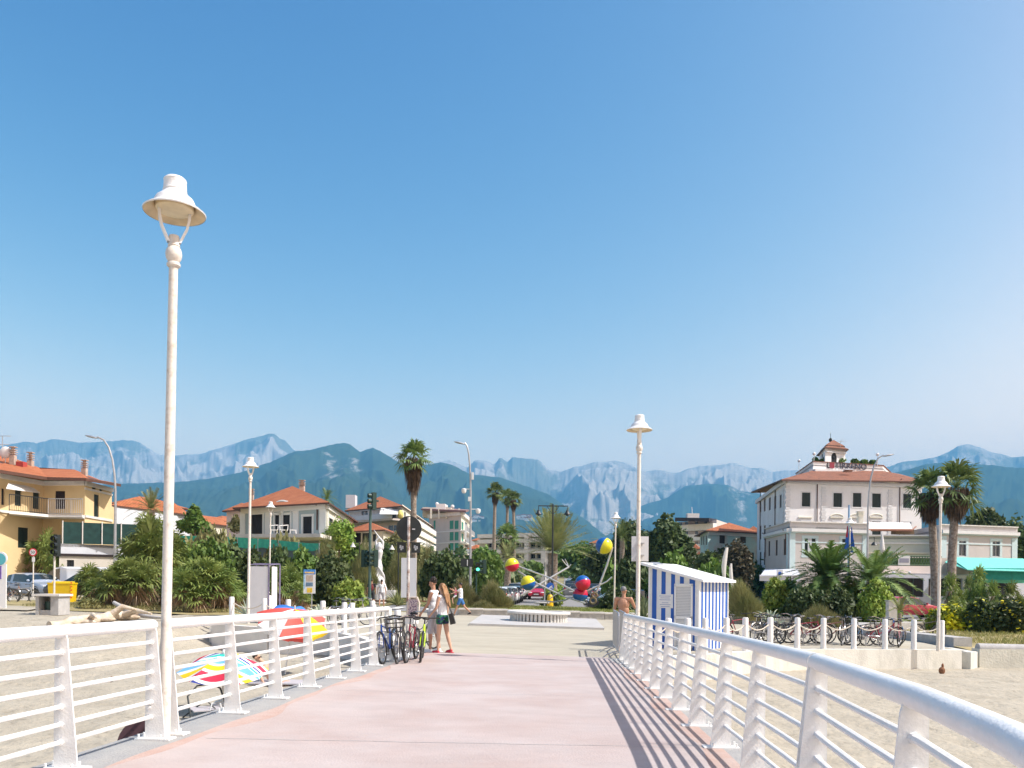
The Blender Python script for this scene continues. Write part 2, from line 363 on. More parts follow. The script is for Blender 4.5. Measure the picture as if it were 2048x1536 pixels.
for y0_, y1_ in [(48.2, 59.2)]:
    for k in range(9): x = -9.2+k*.95; b.add([gp(x, y0_+1, .02), gp(x+.5, y0_+1, .02), gp(x+.5, y0_+4.5, .02), gp(x, y0_+4.5, .02)], [(0, 1, 2, 3)])
for y in np.arange(66, 300, 9.0):
    for s in (3.3,): c = axisX(y)+s; b.add([(c-.06, y, gz(c, y)+.03), (c+.06, y, gz(c, y)+.03), (c+.06, y+3, gz(c, y+3)+.03), (c-.06, y+3, gz(c, y+3)+.03)], [(0, 1, 2, 3)])
struct('road_markings', b, MARK)
# --- lawn behind a stone wall
LAWN = mat('lawn_turf', (.16, .19, .045), .9, col2=(.30, .27, .10), sc=.5, thr=(.42, .62), bump=.6, bsc=20)
lawn = [gp(-4, 43.5, .33), gp(29, 45.6, .33), gp(29, 47.2, .33), gp(9, 50, .33), gp(6.8, 53.5, .33), gp(-1.5, 54, .33), gp(-4, 50, .33)]
sheet('lawn', lawn, LAWN)
b = MB()
for a, c in zip(lawn, lawn[1:]+lawn[:1]): b.add([(a.x, a.y, a.z-.6), (c.x, c.y, c.z-.6), c, a], [(0, 1, 2, 3)])
struct('lawn_kerb', b, CONC)
STONE = mat('stone_blocks', (.45, .42, .38), .85, col2=(.33, .31, .29), sc=3.5, thr=(.4, .65), bump=.5, bsc=9)
root = thing('garden_wall', 'low grey stone block wall with pale coping behind the round fountain', 'wall', gp(-2.8, 43.2))
x = -2.8; k = 0; random.seed(3)
b = MB(); c = MB()
while x < 26:
    w = random.choice((1.3, 1.6, 1.9)); y = 43.2+(x+2.8)*.078 if x > 12 else 43.2+(x+2.8)*.03
    if x > 12: y = 43.64+(x-12)*.06
    b.box((x+w/2, y, g0(x)+.14), (w-.025, .34+random.random()*.02, .30)); c.box((x+w/2, y, g0(x)+.33), (w-.01, .42, .08)); x += w
b.build('blocks', STONE, root, world=True, smooth=False); c.build('coping', CONC_L, root, world=True, smooth=False)
# --- mountains
def mountain_mat(name, veg, rock, rockbias, sc, bd=220, vs=9):
    m = bpy.data.materials.new(name); m.use_nodes = True; n = m.node_tree; b = n.nodes['Principled BSDF']; b.inputs['Roughness'].default_value = 1; b.inputs['Specular IOR Level'].default_value = 0
    g = n.nodes.new('ShaderNodeNewGeometry'); mp = n.nodes.new('ShaderNodeMapping'); mp.inputs['Scale'].default_value = (sc*1.3, sc*.6, sc*1.5)
    n.links.new(g.outputs['Position'], mp.inputs[0])
    n1 = n.nodes.new('ShaderNodeTexNoise'); n1.inputs['Scale'].default_value = 1; n1.inputs['Detail'].default_value = 9; n1.inputs['Roughness'].default_value = .78
    n.links.new(mp.outputs[0], n1.inputs[0])
    at_ = n.nodes.new('ShaderNodeAttribute'); at_.attribute_name = 'rock'
    ad = n.nodes.new('ShaderNodeMath'); ad.operation = 'ADD'; n.links.new(n1.outputs[0], ad.inputs[0]); n.links.new(at_.outputs['Fac'], ad.inputs[1])
    mr = n.nodes.new('ShaderNodeMapRange'); mr.inputs[1].default_value = .98-rockbias; mr.inputs[2].default_value = 1.1-rockbias; n.links.new(ad.outputs[0], mr.inputs[0])
    n3 = n.nodes.new('ShaderNodeTexNoise'); n3.inputs['Scale'].default_value = vs; n3.inputs['Detail'].default_value = 8; n3.inputs['Roughness'].default_value = .7; n.links.new(mp.outputs[0], n3.inputs[0])
    mv = n.nodes.new('ShaderNodeMix'); mv.data_type = 'RGBA'; mv.inputs[6].default_value = (*[c*.2 for c in veg], 1); mv.inputs[7].default_value = (*[c*2.2 for c in veg], 1); n.links.new(n3.outputs[0], mv.inputs[0])
    mk = n.nodes.new('ShaderNodeMix'); mk.data_type = 'RGBA'; mk.inputs[6].default_value = (*[c*.7 for c in rock], 1); mk.inputs[7].default_value = (*[c*1.35 for c in rock], 1); n.links.new(n3.outputs[0], mk.inputs[0])
    mx = n.nodes.new('ShaderNodeMix'); mx.data_type = 'RGBA'; n.links.new(mr.outputs[0], mx.inputs[0]); n.links.new(mv.outputs[2], mx.inputs[6]); n.links.new(mk.outputs[2], mx.inputs[7])
    n.links.new(mx.outputs[2], b.inputs['Base Color']); return m
def ridge(name, sil, D, W, m, amp, sfreq, rockf, seed, cols=420, rows=64, jit=1.5, pw=.9, base_drop=0):
    xs = [s[0] for s in sil]; yy = [s[1] for s in sil]
    px = np.linspace(xs[0], xs[-1], cols); py = np.interp(px, xs, yy); vs = []; rk = []
    for i in range(cols):
        q = px[i]/30+seed
        py[i] += (noise.noise(Vector((q, seed, 0)))*1.3+noise.noise(Vector((q*3.1, seed, 3)))*.8+noise.noise(Vector((q*9, seed, 3)))*.4)*jit
    for j in range(rows+4):
        t = min(1, j/rows); back = max(0, j-rows)
        for i in range(cols):
            p = P(px[i], py[i], D); u = p.x/D
            e = math.sin(math.pi*min(1, t))**.7 if t < 1 else 0
            Y = D-(1-t)*W; X = u*Y
            q = Vector((u*D*sfreq, (1-t)*W*sfreq*.6, seed))
            warp = noise.noise(q*1.3+Vector((9, 4, 1)))*1.1
            r = 1-abs(noise.noise(Vector((q.x+warp, q.y, seed)))*2); r2 = 1-abs(noise.noise(Vector((q.x*2.7+warp*2, q.y*2.2, seed+5)))*2); r3 = 1-abs(noise.noise(Vector((q.x*7, q.y*5, seed+8)))*2)
            r4 = 1-abs(noise.noise(Vector((q.x*17, q.y*12, seed+3)))*2)
            z0 = max(15, gz(0, 1500)); zr = p.z
            h = z0+(zr-z0)*(t**pw)+e*amp*(.62*(r-.5)+.20*(r2-.5)+.07*(r3-.5)+.034*(abs(noise.noise(Vector((q.x*13+warp*3, q.y*2.5, seed))))*2-.5)+.018*(abs(noise.noise(Vector((q.x*27+warp*5, q.y*5, seed+4))))*2-.5))*(zr-z0)*.9
            e2 = t**2 if t < 1 else 1
            if back: h = zr-back*(zr*.08); Y += back*W*.06
            # keep every row below the line of sight of the ridge so that the skyline holds
            lim = CH+(zr-CH)/D*Y
            if t < .999 and h > lim*(.90+.1*t): h = lim*(.90+.1*t)-2
            if t >= .999 and not back: h = CH+(zr-CH)/D*Y
            vs.append((u*Y, Y, h)); rk.append(rockf(px[i], t, r))
    fs = []
    for j in range(rows+3):
        for i in range(cols-1): fs.append((j*cols+i, j*cols+i+1, (j+1)*cols+i+1, (j+1)*cols+i))
    b = MB(); b.add(vs, fs); o = b.build(name, m, smooth=True, ang=60)
    a = o.data.attributes.new('rock', 'FLOAT', 'POINT'); a.data.foreach_set('value', np.array(rk, dtype=np.float32)); o['kind'] = 'structure'; return o
MROCK = mountain_mat('limestone_slopes', (.11, .115, .085), (.33, .305, .275), .17, .0040, 200)
MVEG = mountain_mat('wooded_slopes', (.026, .042, .020), (.28, .27, .25), .0, .007, 150, 2.4)
def bump_(x, c, w): return math.exp(-((x-c)/w)**2)
s1 = [(-60, 900), (0, 894), (15, 890), (50, 883), (75, 886), (105, 879), (130, 881), (160, 886), (190, 884), (235, 881), (265, 881), (280, 886), (300, 900), (322, 911), (345, 912), (400, 908), (450, 892), (500, 877), (535, 868), (548, 868), (560, 878), (570, 880), (588, 900), (620, 930), (680, 960), (740, 990)]
ridge('mountain', s1, 9500, 3600, MROCK, .34, .0013, lambda x, t, r: (.42 if x > 300 else .30)+.25*(1-t)+(-.22 if t > .86 and x < 280 else 0)+.1*(r-.5)+(-.30 if t > .8 and 470 < x else 0)-.35*(1 if t < .25 else 0), 1.3, cols=460, rows=80)
s3 = [(820, 935), (880, 925), (900, 921), (920, 930), (935, 935), (950, 920), (970, 922), (990, 928), (1000, 915), (1015, 922), (1025, 913), (1045, 916), (1075, 918), (1085, 925), (1100, 940), (1120, 942), (1160, 930), (1190, 923), (1210, 924), (1232, 920), (1260, 930), (1290, 942), (1320, 938), (1350, 946), (1380, 938), (1400, 932), (1440, 930), (1470, 927), (1500, 935), (1520, 934), (1545, 943), (1570, 940), (1600, 941), (1640, 935), (1700, 930), (1760, 940)]
ridge('mountain', s3, 9000, 3400, MROCK, .36, .0015, lambda x, t, r: .30+.22*(t)+.22*(r-.5)-.22*bump_(x, 1040, 70)*(t > .2), 7.7, cols=620, rows=84, jit=2)
s5 = [(1700, 948), (1770, 935), (1800, 925), (1840, 920), (1870, 914), (1895, 905), (1915, 892), (1935, 889), (1960, 893), (1980, 903), (2000, 907), (2025, 915), (2048, 912), (2140, 905)]
ridge('mountain', s5, 8600, 2600, MROCK, .36, .0014, lambda x, t, r: .28+.12*bump_(x, 1945, 50)+.1*(r-.5), 3.1, cols=300, rows=64)
s4 = [(1160, 1085), (1200, 1060), (1243, 1037), (1283, 1012), (1337, 993), (1370, 972), (1403, 968), (1457, 970), (1480, 982), (1510, 985), (1540, 1000), (1580, 1010), (1640, 1000), (1700, 985), (1780, 960)]
ridge('mountain', s4, 7000, 2300, MVEG, .36, .0016, lambda x, t, r: .22+.28*bump_(x, 1480, 35)*(t > .35)+.06*(r-.5), 12.4, cols=380, rows=60)
s2 = [(-60, 980), (120, 973), (220, 968), (260, 967), (345, 965), (420, 957), (480, 945), (540, 925), (590, 902), (620, 900), (660, 890), (690, 886), (700, 888), (720, 904), (745, 895), (765, 905), (790, 920), (805, 930), (860, 928), (880, 925), (905, 930), (940, 948), (1000, 955), (1030, 965), (1060, 975), (1100, 990), (1140, 1020), (1180, 1045), (1215, 1075), (1250, 1100), (1300, 1125)]
ridge('mountain', s2, 5600, 2300, MVEG, .34, .0016, lambda x, t, r: .20+.33*bump_(x, 668, 42)*(t > .52)*(t < .9)+.22*bump_(x, 715, 16)*(t > .55)*(t < .9)+.16*bump_(x, 30, 500)*(t > .86)*(x < 330)+.03*(r-.5), 21.9, cols=620, rows=80, jit=1.2)
s6 = [(1480, 1065), (1560, 1040), (1640, 1020), (1700, 985), (1780, 948), (1820, 938), (1850, 928), (1900, 925), (1925, 928), (1960, 928), (2010, 934), (2060, 936), (2140, 925)]
ridge('mountain', s6, 5200, 2000, MVEG, .36, .0016, lambda x, t, r: .22+.05*(r-.5), 31.1, cols=340, rows=60)
# hillside villages: small pale blocks with orange roofs
# --- haze
def make_haze():
    b = MB(); b.box((0, 5200, 760), (24000, 13600, 1580)); m = bpy.data.materials.new('haze'); m.use_nodes = True; n = m.node_tree
    for x in list(n.nodes): n.nodes.remove(x)
    o = n.nodes.new('ShaderNodeOutputMaterial'); v = n.nodes.new('ShaderNodeVolumePrincipled'); n.links.new(v.outputs[0], o.inputs['Volume'])
    v.inputs['Color'].default_value = HAZE_COL; v.inputs['Density'].default_value = HAZE_D; v.inputs['Anisotropy'].default_value = 0.0
    h = b.build('haze', m, smooth=False); h['kind'] = 'stuff'; tag(h, 'thin blue summer haze between the town and the mountains', 'haze'); return h
HAZE_COL = (.17, .53, .93, 1); HAZE_D = 1.4e-4
make_haze()
# ================================================================ PIER RAILINGS
def post_parts(root, x, y, z, side, slope_dir, i, two=False):
    """one steel plate post: outer edge upright, inner edge leaning, foot plate with bolts"""
    out = side; h = 1.05+(.03 if side < 0 else 0); b = MB(); t = .014; ang = slope_dir
    prof = [(out*.07, .0), (-out*.13, .0), (-out*.035, h-.05), (-out*.02, h), (out*.05, h), (out*.07, h-.04)]
    vs = [];
    for k in (-1, 1):
        for (px, pz) in prof: vs.append(Vector((px, k*t/2, pz)))
    n = len(prof); fs = [tuple(range(n)), tuple(range(2*n-1, n-1, -1))]
    for k in range(n): fs.append((k, (k+1) % n, n+(k+1) % n, n+k))
    M = Matrix.Rotation(ang, 3, 'Z'); L = Vector((x, y, z))-Vector(root.location)
    b.add([M @ v+L for v in vs], fs); p = b.build('post', WHITE, root, smooth=False)
    b = MB(); b.box(L+Vector((-out*.03, 0, .008)), (.34, .15, .016), rz=ang)
    for dx in (-.14, .08):
        for dy in (-.05, .05):
            c = L+M @ Vector((dx*out*-1-out*.03+.0, dy, 0)); b.tube([c+Vector((0, 0, .01)), c+Vector((0, 0, .055))], .011, 6)
    b.build('foot_plate', WHITE, p, smooth=False)
RZ = [.207, .345, .48, .622, .762, .90]
def railing(name, label, xf, Y, side, joints=None, extra=.12):
    y0 = Y[0]; base = Vector((xf(y0), y0, DZ(xf(y0), y0))); root = thing(name, label, 'railing', base)
    sl = [math.atan((xf(y+.1)-xf(y-.1))/.2) for y in Y]
    for i, y in enumerate(Y): post_parts(root, xf(y), y, DZ(xf(y), y), side, -sl[i], i)
    ye = [Y[0]-.02]+[Y[0]+(Y[-1]-Y[0])*k/20 for k in range(1, 20)]+[Y[-1]+.02]
    ox = side*.015
    b = MB(); b.tube([Vector((xf(y)+ox, y, DZ(xf(y),y)+1.063+(.03 if side < 0 else 0)))-base for y in ye], .052, 16); b.build('handrail', WHITE, root)
    for z in RZ:
        b = MB(); b.tube([Vector((xf(y)+ox, y, DZ(xf(y),y)+z*(1.03 if side < 0 else 1)))-base for y in ye], .019, 8)
        for y in Y: b.tube([Vector((xf(y)+ox, y-.03, DZ(xf(y),y)+z*(1.03 if side < 0 else 1)))-base, Vector((xf(y)+ox, y+.03, DZ(xf(y),y)+z*(1.03 if side < 0 else 1)))-base], .026, 8)
        b.build('rail', WHITE, root)
    for y in (Y[0], Y[-1]):
        for z in (.3, .6, .88): b = MB(); b.tube([Vector((xf(y)+side*.03, y-.03, DZ(xf(y),y)+z*(1.03 if side < 0 else 1)))-base, Vector((xf(y)+side*.03, y+.03, DZ(xf(y),y)+z*(1.03 if side < 0 else 1)))-base], .017, 8); b.build('bolt', WHITE, root)
    return root
railing('pier_railing', 'nearest left section of white tube railing, ending at the tall lamp post', deckL, [1.6, 3.2, 4.85, 6.5, 7.86], -1)
railing('pier_railing', 'long left section of white tube railing running from the tall lamp to the bicycles', deckL, [8.14, 9.6, 10.95, 12.3, 13.6, 14.85, 16.1, 17.35], -1)
railing('pier_railing', 'nearest right section of white tube railing curving out past the camera', deckR, [.3, 1.7, 3.2, 4.95], 1)
railing('pier_railing', 'long right section of white tube railing casting striped shadows on the pink deck', deckR, [5.03, 6.6, 7.95, 9.3, 10.65, 11.95, 13.2, 14.5, 15.8, 17.1, 18.35, 19.6], 1)
# ================================================================ LAMPS
def shade_lamp(label, base, H=5.5, yaw=0, lean=0, pole=None, r=.047):
    root = thing('street_lamp', label, 'street lamp', base, yaw, 'white bell shaded lamps'); root.rotation_euler = (0, lean, yaw)
    pm = pole or CREAM; t = H-.645; z = H-.345
    b = MB(); b.lathe([(r+.012, 0), (r+.01, .9), (r, 1.0), (r, H*.5), (r*.88, t-.22)], n=14); b.build('pole', pm, root)
    b = MB(); b.lathe([(.05, t-.24), (.064, t-.225), (.064, t-.205), (.05, t-.19), (.072, t-.15), (.078, t-.11), (.07, t-.07), (.052, t-.04), (.058, t-.03), (.052, t-.015), (.050, t+.06), (.045, t+.07)], n=16); b.build('collar', pm, root)
    for k in (-1, 1):
        b = MB(); pts = [(k*.048, 0, t-.0), (k*.075, 0, t+.06), (k*.115, 0, t+.15), (k*.135, 0, t+.24), (k*.14, 0, t+.33)]; vs = []
        for p in pts: vs += [(p[0]-.012, -.03, p[2]), (p[0]+.012, -.03, p[2]), (p[0]+.012, .03, p[2]), (p[0]-.012, .03, p[2])]
        b.add(vs, [(i*4+q, i*4+(q+1) % 4, i*4+4+(q+1) % 4, i*4+4+q) for i in range(len(pts)-1) for q in range(4)]); b.build('bracket', WHITE, root)
    b = MB(); b.lathe([(.288, z-.012), (.293, z), (.265, z+.022), (.222, z+.045), (.198, z+.068), (.190, z+.095), (.172, z+.13), (.142, z+.155), (.124, z+.172), (.112, z+.19), (.108, z+.20), (.113, z+.208), (.109, z+.218), (.104, z+.30), (.108, z+.308), (.104, z+.318), (.085, z+.335), (.035, z+.345), (0, z+.347)], n=32, cap=False); b.build('lamp_shade', WHITE, root)
    b = MB(); b.lathe([(.284, z-.010), (.258, z+.012), (.215, z+.035), (.190, z+.06), (.180, z+.085), (.0, z+.09)], n=32, cap=False); b.build('lining', LINER, root)
    b = MB(); b.lathe([(.0, z-.012), (.11, z-.006), (.165, z+.012), (.175, z+.025), (.175, z+.07), (.0, z+.07)], n=28, cap=False); b.build('diffuser', mat('diffuser_glass', (.72, .62, .42), .35, .15, 6), root)
    return root
pL = Vector((deckL(8)+.04, 8.0, deckz(8)))
shade_lamp('tallest nearest white lamp with a weathered pole and bell shade between the left railing sections', pL, 5.5, R(28), R(.55))
shade_lamp('white bell lamp rising behind the right railing, carrying a blank board, seen against mountains', (2.83, 18.4, deckz(18.4)), 5.55, R(90), R(.4))
LSPEC = [(497, 29.5, 1150, 914, 'slim white bell lamp behind the blank white panel, left of the villa', 60), (538, 48, 1180, 1003, 'small distant white lamp in front of the villa facade', 10),
 (1228, 46.8, 1218, 1024, 'white bell lamp beside the blue and yellow ball of the sculpture', 0), (1697, 47.3, 1235, 1035, 'white bell lamp standing behind the row of bicycles before the leafy palm', 40),
 (1876, 26.6, 1295, 952, 'white bell lamp at the right end of the bollards, in front of two tall palms', 5)]
for px, Y, yb, yt, lb, yaw in LSPEC:
    p = at(px, Y, yb); zt = P(px, yt, Y).z; p.z = min(p.z+(.33 if 1200 < px < 1300 else 0), zt-4)
    shade_lamp(lb, p, zt-p.z, R(yaw), R(.5))
# grey curved road lights
def road_light(px, Y, ytop, ylean, label, arm, clutter=False):
    p = at(px, Y); top = P(px, ytop, Y).z; H = top-p.z; root = thing('road_light', label, 'street light', p, 0, 'tall grey road lights')
    b = MB(); pts = []; 
    for k in range(15):
        t = k/14
        if t < .6: pts.append((ylean*t*H, 0, H*t))
        else:
            q = (t-.6)/.4; pts.append((ylean*.6*H+arm*(q**2.2), 0, H*.6+H*.4*math.sin(q*math.pi/2*.98)))
    b.tube(pts, [.10-.05*k/14 for k in range(15)], 10); b.build('pole', STEEL, root)
    e = Vector(pts[-1]); s = 1 if arm > 0 else -1; b = MB(); b.ell(e+Vector((s*.35, 0, -.0)), (.42, .14, .07), 12, 6, M=Matrix.Rotation(-s*R(12), 3, 'Y')); b.build('lamp_head', STEEL, root)
    if clutter:
        for dz, sx, nm in ((-3.2, -1, 'camera'), (-4.6, 1, 'camera')):
            b = MB(); z = H+dz; b.tube([(0, 0, z), (sx*.45, 0, z)], .025, 6); b.lathe([(.05, z+.05), (.17, z), (.17, z-.16), (.12, z-.28), (0, z-.32)], (sx*.5, 0, 0), 12); b.build(nm, WHITE, root)
        b = MB(); b.box((-.35, 0, H-6.2), (.14, .10, 1.1)); b.tube([(0, 0, H-5.8), (-.35, 0, H-5.8)], .02, 6); b.tube([(0, 0, H-6.6), (-.35, 0, H-6.6)], .02, 6); b.build('antenna_panel', WHITE, root)
        b = MB(); b.box((.10, -.05, H-2.3), (.16, .1, .5)); b.box((-.1, -.05, H-3.9), (.2, .12, .3)); b.build('junction_box', WHITE, root)
    return root
road_light(229, 50, 874, 0, 'tall grey road light curving left above the yellow house', -1.15)
road_light(940, 57, 886, -.003, 'tall grey road light with cameras and antenna panel, right of the round traffic sign', -.45, True)
road_light(1734, 60, 910, .0, 'tall grey road light curving right in front of the hotel', 1.1)
# black twin lamp
p = at(1104, 64); H = P(1104, 1008, 64).z-p.z; root = thing('twin_lamp', 'black post with two hanging lanterns in front of the central date palm', 'street lamp', p)
b = MB(); b.lathe([(.14, 0), (.13, .6), (.08, .8), (.065, H*.7), (.055, H)], n=12); b.build('pole', DARK, root)
b = MB(); b.tube([(-1.15, 0, H-.15), (1.15, 0, H-.15)], .04, 8)
for s in (-1, 1): b.tube([(s*.05, 0, H-.75), (s*.25, 0, H-.5), (s*.45, 0, H-.2)], .02, 6)
b.build('cross_arm', DARK, root)
for s in (-1, 1):
    b = MB(); x = s*1.12; b.lathe([(.02, H-.15), (.03, H-.45), (.10, H-.5), (.14, H-.65), (.27, H-.78), (.28, H-.82)], (x, 0, 0), 16, cap=False); b.lathe([(.13, H-.78), (.10, H-.9), (0, H-.95)], (x, 0, 0), 12, cap=False); b.build('lantern', DARK, root)
# small dark pendant poles left and right of the statue
for px, yt, lb in ((718, 1085, 'thin dark post with a small lantern among the shrubs left of the statue'), (796, 1090, 'thin dark post with a small lantern right of the statue')):
    p = at(px, 62); H = P(px, yt, 62).z-p.z; root = thing('garden_lamp', lb, 'lamp', p, 0); b = MB(); b.tube([(0, 0, 0), (0, 0, H)], .05, 8); b.tube([(0, 0, H), (-.5, 0, H)], .025, 6); b.build('pole', DARK, root)
    b = MB(); b.lathe([(.03, H), (.08, H-.12), (.22, H-.35)], (-.5, 0, 0), 12, cap=False); b.build('lantern', CONC_L, root)
# ================================================================ SIGNS
GREYB = mat('sign_back_grey', (.50, .52, .55), .55, .08, 3)
root = thing('traffic_sign', 'large round road sign seen from behind, black, on a rusty pole with small plates', 'road sign', G(836, 1290) if 0 else (P(815, 1290, 24).x, 24, g0(-3)))
Y = 24; k = 1640/Y; bx = root.location.x; z = lambda py, px=816: P(px, py, Y).z-root.location.z
b = MB(); b.tube([(0, 0, 0), (0, 0, z(1034))], .045, 12); b.build('pole', mat('rusty_white_pole', (.60, .58, .56), .6, col2=(.20, .09, .05), sc=3, thr=(.45, .6)), root)
b = MB(); b.tube([(0, .06, z(1057)), (0, .075, z(1057))], .365, 40); b.tube([(0, .052, z(1057)), (0, .068, z(1057))], [.372, .372], 40); b.build('disc', DARK, root)
b = MB(); b.box((.14, .045, z(1058)), (.09, .006, .035)); b.build('sticker', GREYB, root, smooth=False)
for dx in (-.21, .21):
    b = MB(); b.box((dx, .06, z(1095)), (.26, .012, .30)); pl = b.build('plate', DARK, root, smooth=False)
    random.seed(int(dx*100)); b = MB()
    for q in range(3): b.box((dx+random.uniform(-.05, .05), .05, z(1095)+random.uniform(-.06, .06)), (.05, .004, .09), ry=random.uniform(-.4, .4))
    b.build('peeling_sticker', GREYB, pl, smooth=False)
b = MB(); b.box((0, .03, z(1085)), (.75, .02, .025)); b.build('bracket', DARK, root, smooth=False)
def board(name, label, x0, y0, x1, y1, Y, m, legs=None, th=.04, cat='board', rz=0, parts=None, gnd=True):
    a, c = P(x0, y1, Y), P(x1, y0, Y); p = at((x0+x1)/2, Y); root = thing(name, label, cat, p)
    b = MB(); b.box(((a.x+c.x)/2, Y, (a.z+c.z)/2), (c.x-a.x, th, c.z-a.z), rz=rz); b.build('panel', m, root, world=True, smooth=False)
    if legs:
        b = MB()
        for t in legs: xx = a.x+(c.x-a.x)*t; b.tube([(xx, Y+.03, p.z), (xx, Y+.03, a.z+(c.z-a.z)*.9)], .025, 8)
        b.build('leg', STEEL, root, world=True)
    return root, a, c
board('notice_board', 'tall blank white board standing on the crossing beside the rusty sign pole', 802, 1116, 833, 1195, 34, mat('board_back', (.55, .57, .61), .5, .05, 2), (.5,))
Yb = 18.75; a, c = P(1260, 1123, Yb), P(1294, 1074, Yb); root = thing('sign_board', 'blank white board fixed to the second bell lamp pole', 'sign', (2.85, Yb, 2)); b = MB(); b.box(((a.x+c.x)/2, Yb-.22+.0, (a.z+c.z)/2), (c.x-a.x, .02, c.z-a.z)); b.build('panel', mat('board_white', (.66, .66, .67), .5, .04, 2), root, world=True, smooth=False)
b = MB(); 
for zz in (.1, .3): b.box(((a.x+c.x)/2, Yb-.28, a.z+(c.z-a.z)*zz*2.4), (.16, .1, .02))
b.build('clamp', STEEL, root, world=True, smooth=False)
# big info frame on the left
Yi = 30; a, c = P(496, 1240, Yi), P(549, 1133, Yi); p = at(520, Yi); root = thing('advert_frame', 'big blank white advertising panel on a steel frame behind the left railing', 'panel', p)
xm = P(537, 1200, Yi).x
b = MB(); b.box(((a.x+xm)/2, Yi, (p.z+c.z)/2+.1), (xm-a.x, .03, c.z-p.z-.2)); b.build('panel', mat('panel_grey', (.55, .55, .58), .6, .05, 3), root, world=True, smooth=False)
b = MB(); b.box(((c.x+xm)/2+.02, Yi+.3, (p.z+c.z)/2+.1), (.03, .62, c.z-p.z-.2)); b.build('side_panel', WHITE2, root, world=True, smooth=False)
b = MB()
for xx, yy in ((a.x, Yi), (xm, Yi), (c.x+.03, Yi+.6), (a.x+.1, Yi+.6)): b.tube([(xx, yy, p.z-.2), (xx, yy, c.z+.08)], .03, 8)
b.tube([(a.x, Yi, c.z+.06), (xm, Yi, c.z+.06)], .025, 8); b.tube([(a.x, Yi+.6, c.z+.1), (c.x, Yi+.6, c.z+.1)], .025, 8); b.tube([(xm, Yi, c.z+.05), (c.x+.03, Yi+.6, c.z+.1)], .02, 8)
b.build('frame', mat('weathered_frame', (.16, .14, .22), .6, .3, 8), root, world=True)
# poster board with blue heading
Yp = 36; a, c = P(607, 1187, Yp), P(631, 1139, Yp); p = at(620, Yp); root = thing('poster_board', 'small poster board with blue heading, pictures and yellow patch among agaves', 'sign', p)
w = c.x-a.x; h = c.z-a.z; mx_ = (a.x+c.x)/2
b = MB(); b.box((mx_, Yp, (a.z+c.z)/2), (w, .03, h)); b.build('panel', mat('poster_white', (.68, .68, .68), .5, .04, 9), root, world=True, smooth=False)
b = MB(); b.tube([(mx_+.1, Yp+.03, p.z), (mx_+.1, Yp+.03, a.z+.3)], .025, 8); b.build('leg', STEEL, root, world=True)
for nm, x0_, x1_, z0_, z1_, cc in (('heading', 0, 1, .80, 1, (.05, .22, .55)), ('picture', .22, .80, .50, .76, (.45, .36, .30)), ('picture', .2, .8, .30, .46, (.12, .20, .30)), ('picture', .30, .75, .04, .24, (.75, .50, .06)), ('side_strip', 0, .14, .2, .8, (.30, .48, .66)), ('caption', .1, .9, .84, .90, (.75, .5, .2))):
    b = MB(); b.box((a.x+w*(x0_+x1_)/2, Yp-.018-(.004 if nm == 'caption' else 0), a.z+h*(z0_+z1_)/2), (w*(x1_-x0_), .006, h*(z1_-z0_))); b.build(nm, mat('poster_'+str(cc), cc, .5, .35, 12), root, world=True, smooth=False)
# speed limit sign 50
Ys = 47; c = P(66, 1104.5, Ys); p = at(66, Ys); root = thing('speed_sign', 'small round red rimmed speed limit sign reading 50 beside the silver car', 'road sign', p)
REDP = mat('sign_red', (.62, .03, .05), .4, .05, 5); SW = mat('sign_white', (.75, .75, .75), .4, .03, 5)
zc = c.z-p.z; b = MB(); b.tube([(0, 0, 0), (0, 0, zc+.2)], .035, 8); b.build('pole', CREAM, root)
b = MB(); b.tube([(0, -.05, zc), (0, -.07, zc)], .30*.72*1.05, 28); b.build('rim', REDP, root); b = MB(); b.tube([(0, -.07, zc), (0, -.076, zc)], .165, 28); b.build('face', SW, root)
text_mesh('numerals', '50', .24, DARK, root, (0, -.08, zc), (math.pi/2, 0, 0), .002)
b = MB(); b.box((.03, -.05, zc-.42), (.16, .02, .26)); b.build('plate', SW, root, smooth=False)
# teal sign at the left edge
Ye = 34; c = P(0, 1117, Ye); p = at(4, Ye); root = thing('beach_sign', 'white sign pillar with a round teal top cut by the left edge', 'sign', p)
rr = 13*Ye/F*1.05; b = MB(); b.tube([(c.x, Ye, c.z), (c.x, Ye+.06, c.z)], rr, 28); b.build('disc', SW, root, world=True); b = MB(); b.tube([(c.x, Ye-.012, c.z-.03), (c.x, Ye, c.z-.03)], rr*.86, 28); b.build('face', mat('teal', (.10, .42, .48), .5, .05, 3), root, world=True)
b = MB(); zb_ = p.z; zt_ = P(5, 1128, Ye).z; b.box((P(2, 1150, Ye).x, Ye+.03, (zb_+zt_)/2), (.42, .05, zt_-zb_)); b.build('pillar', SW, root, world=True, smooth=False)
b = MB(); b.box((P(-2, 1150, Ye).x, Ye-.005, P(2, 1145, Ye).z), (.2, .02, .55)); b.build('print', mat('violet_print', (.16, .10, .36), .5, .3, 8), root, world=True, smooth=False)
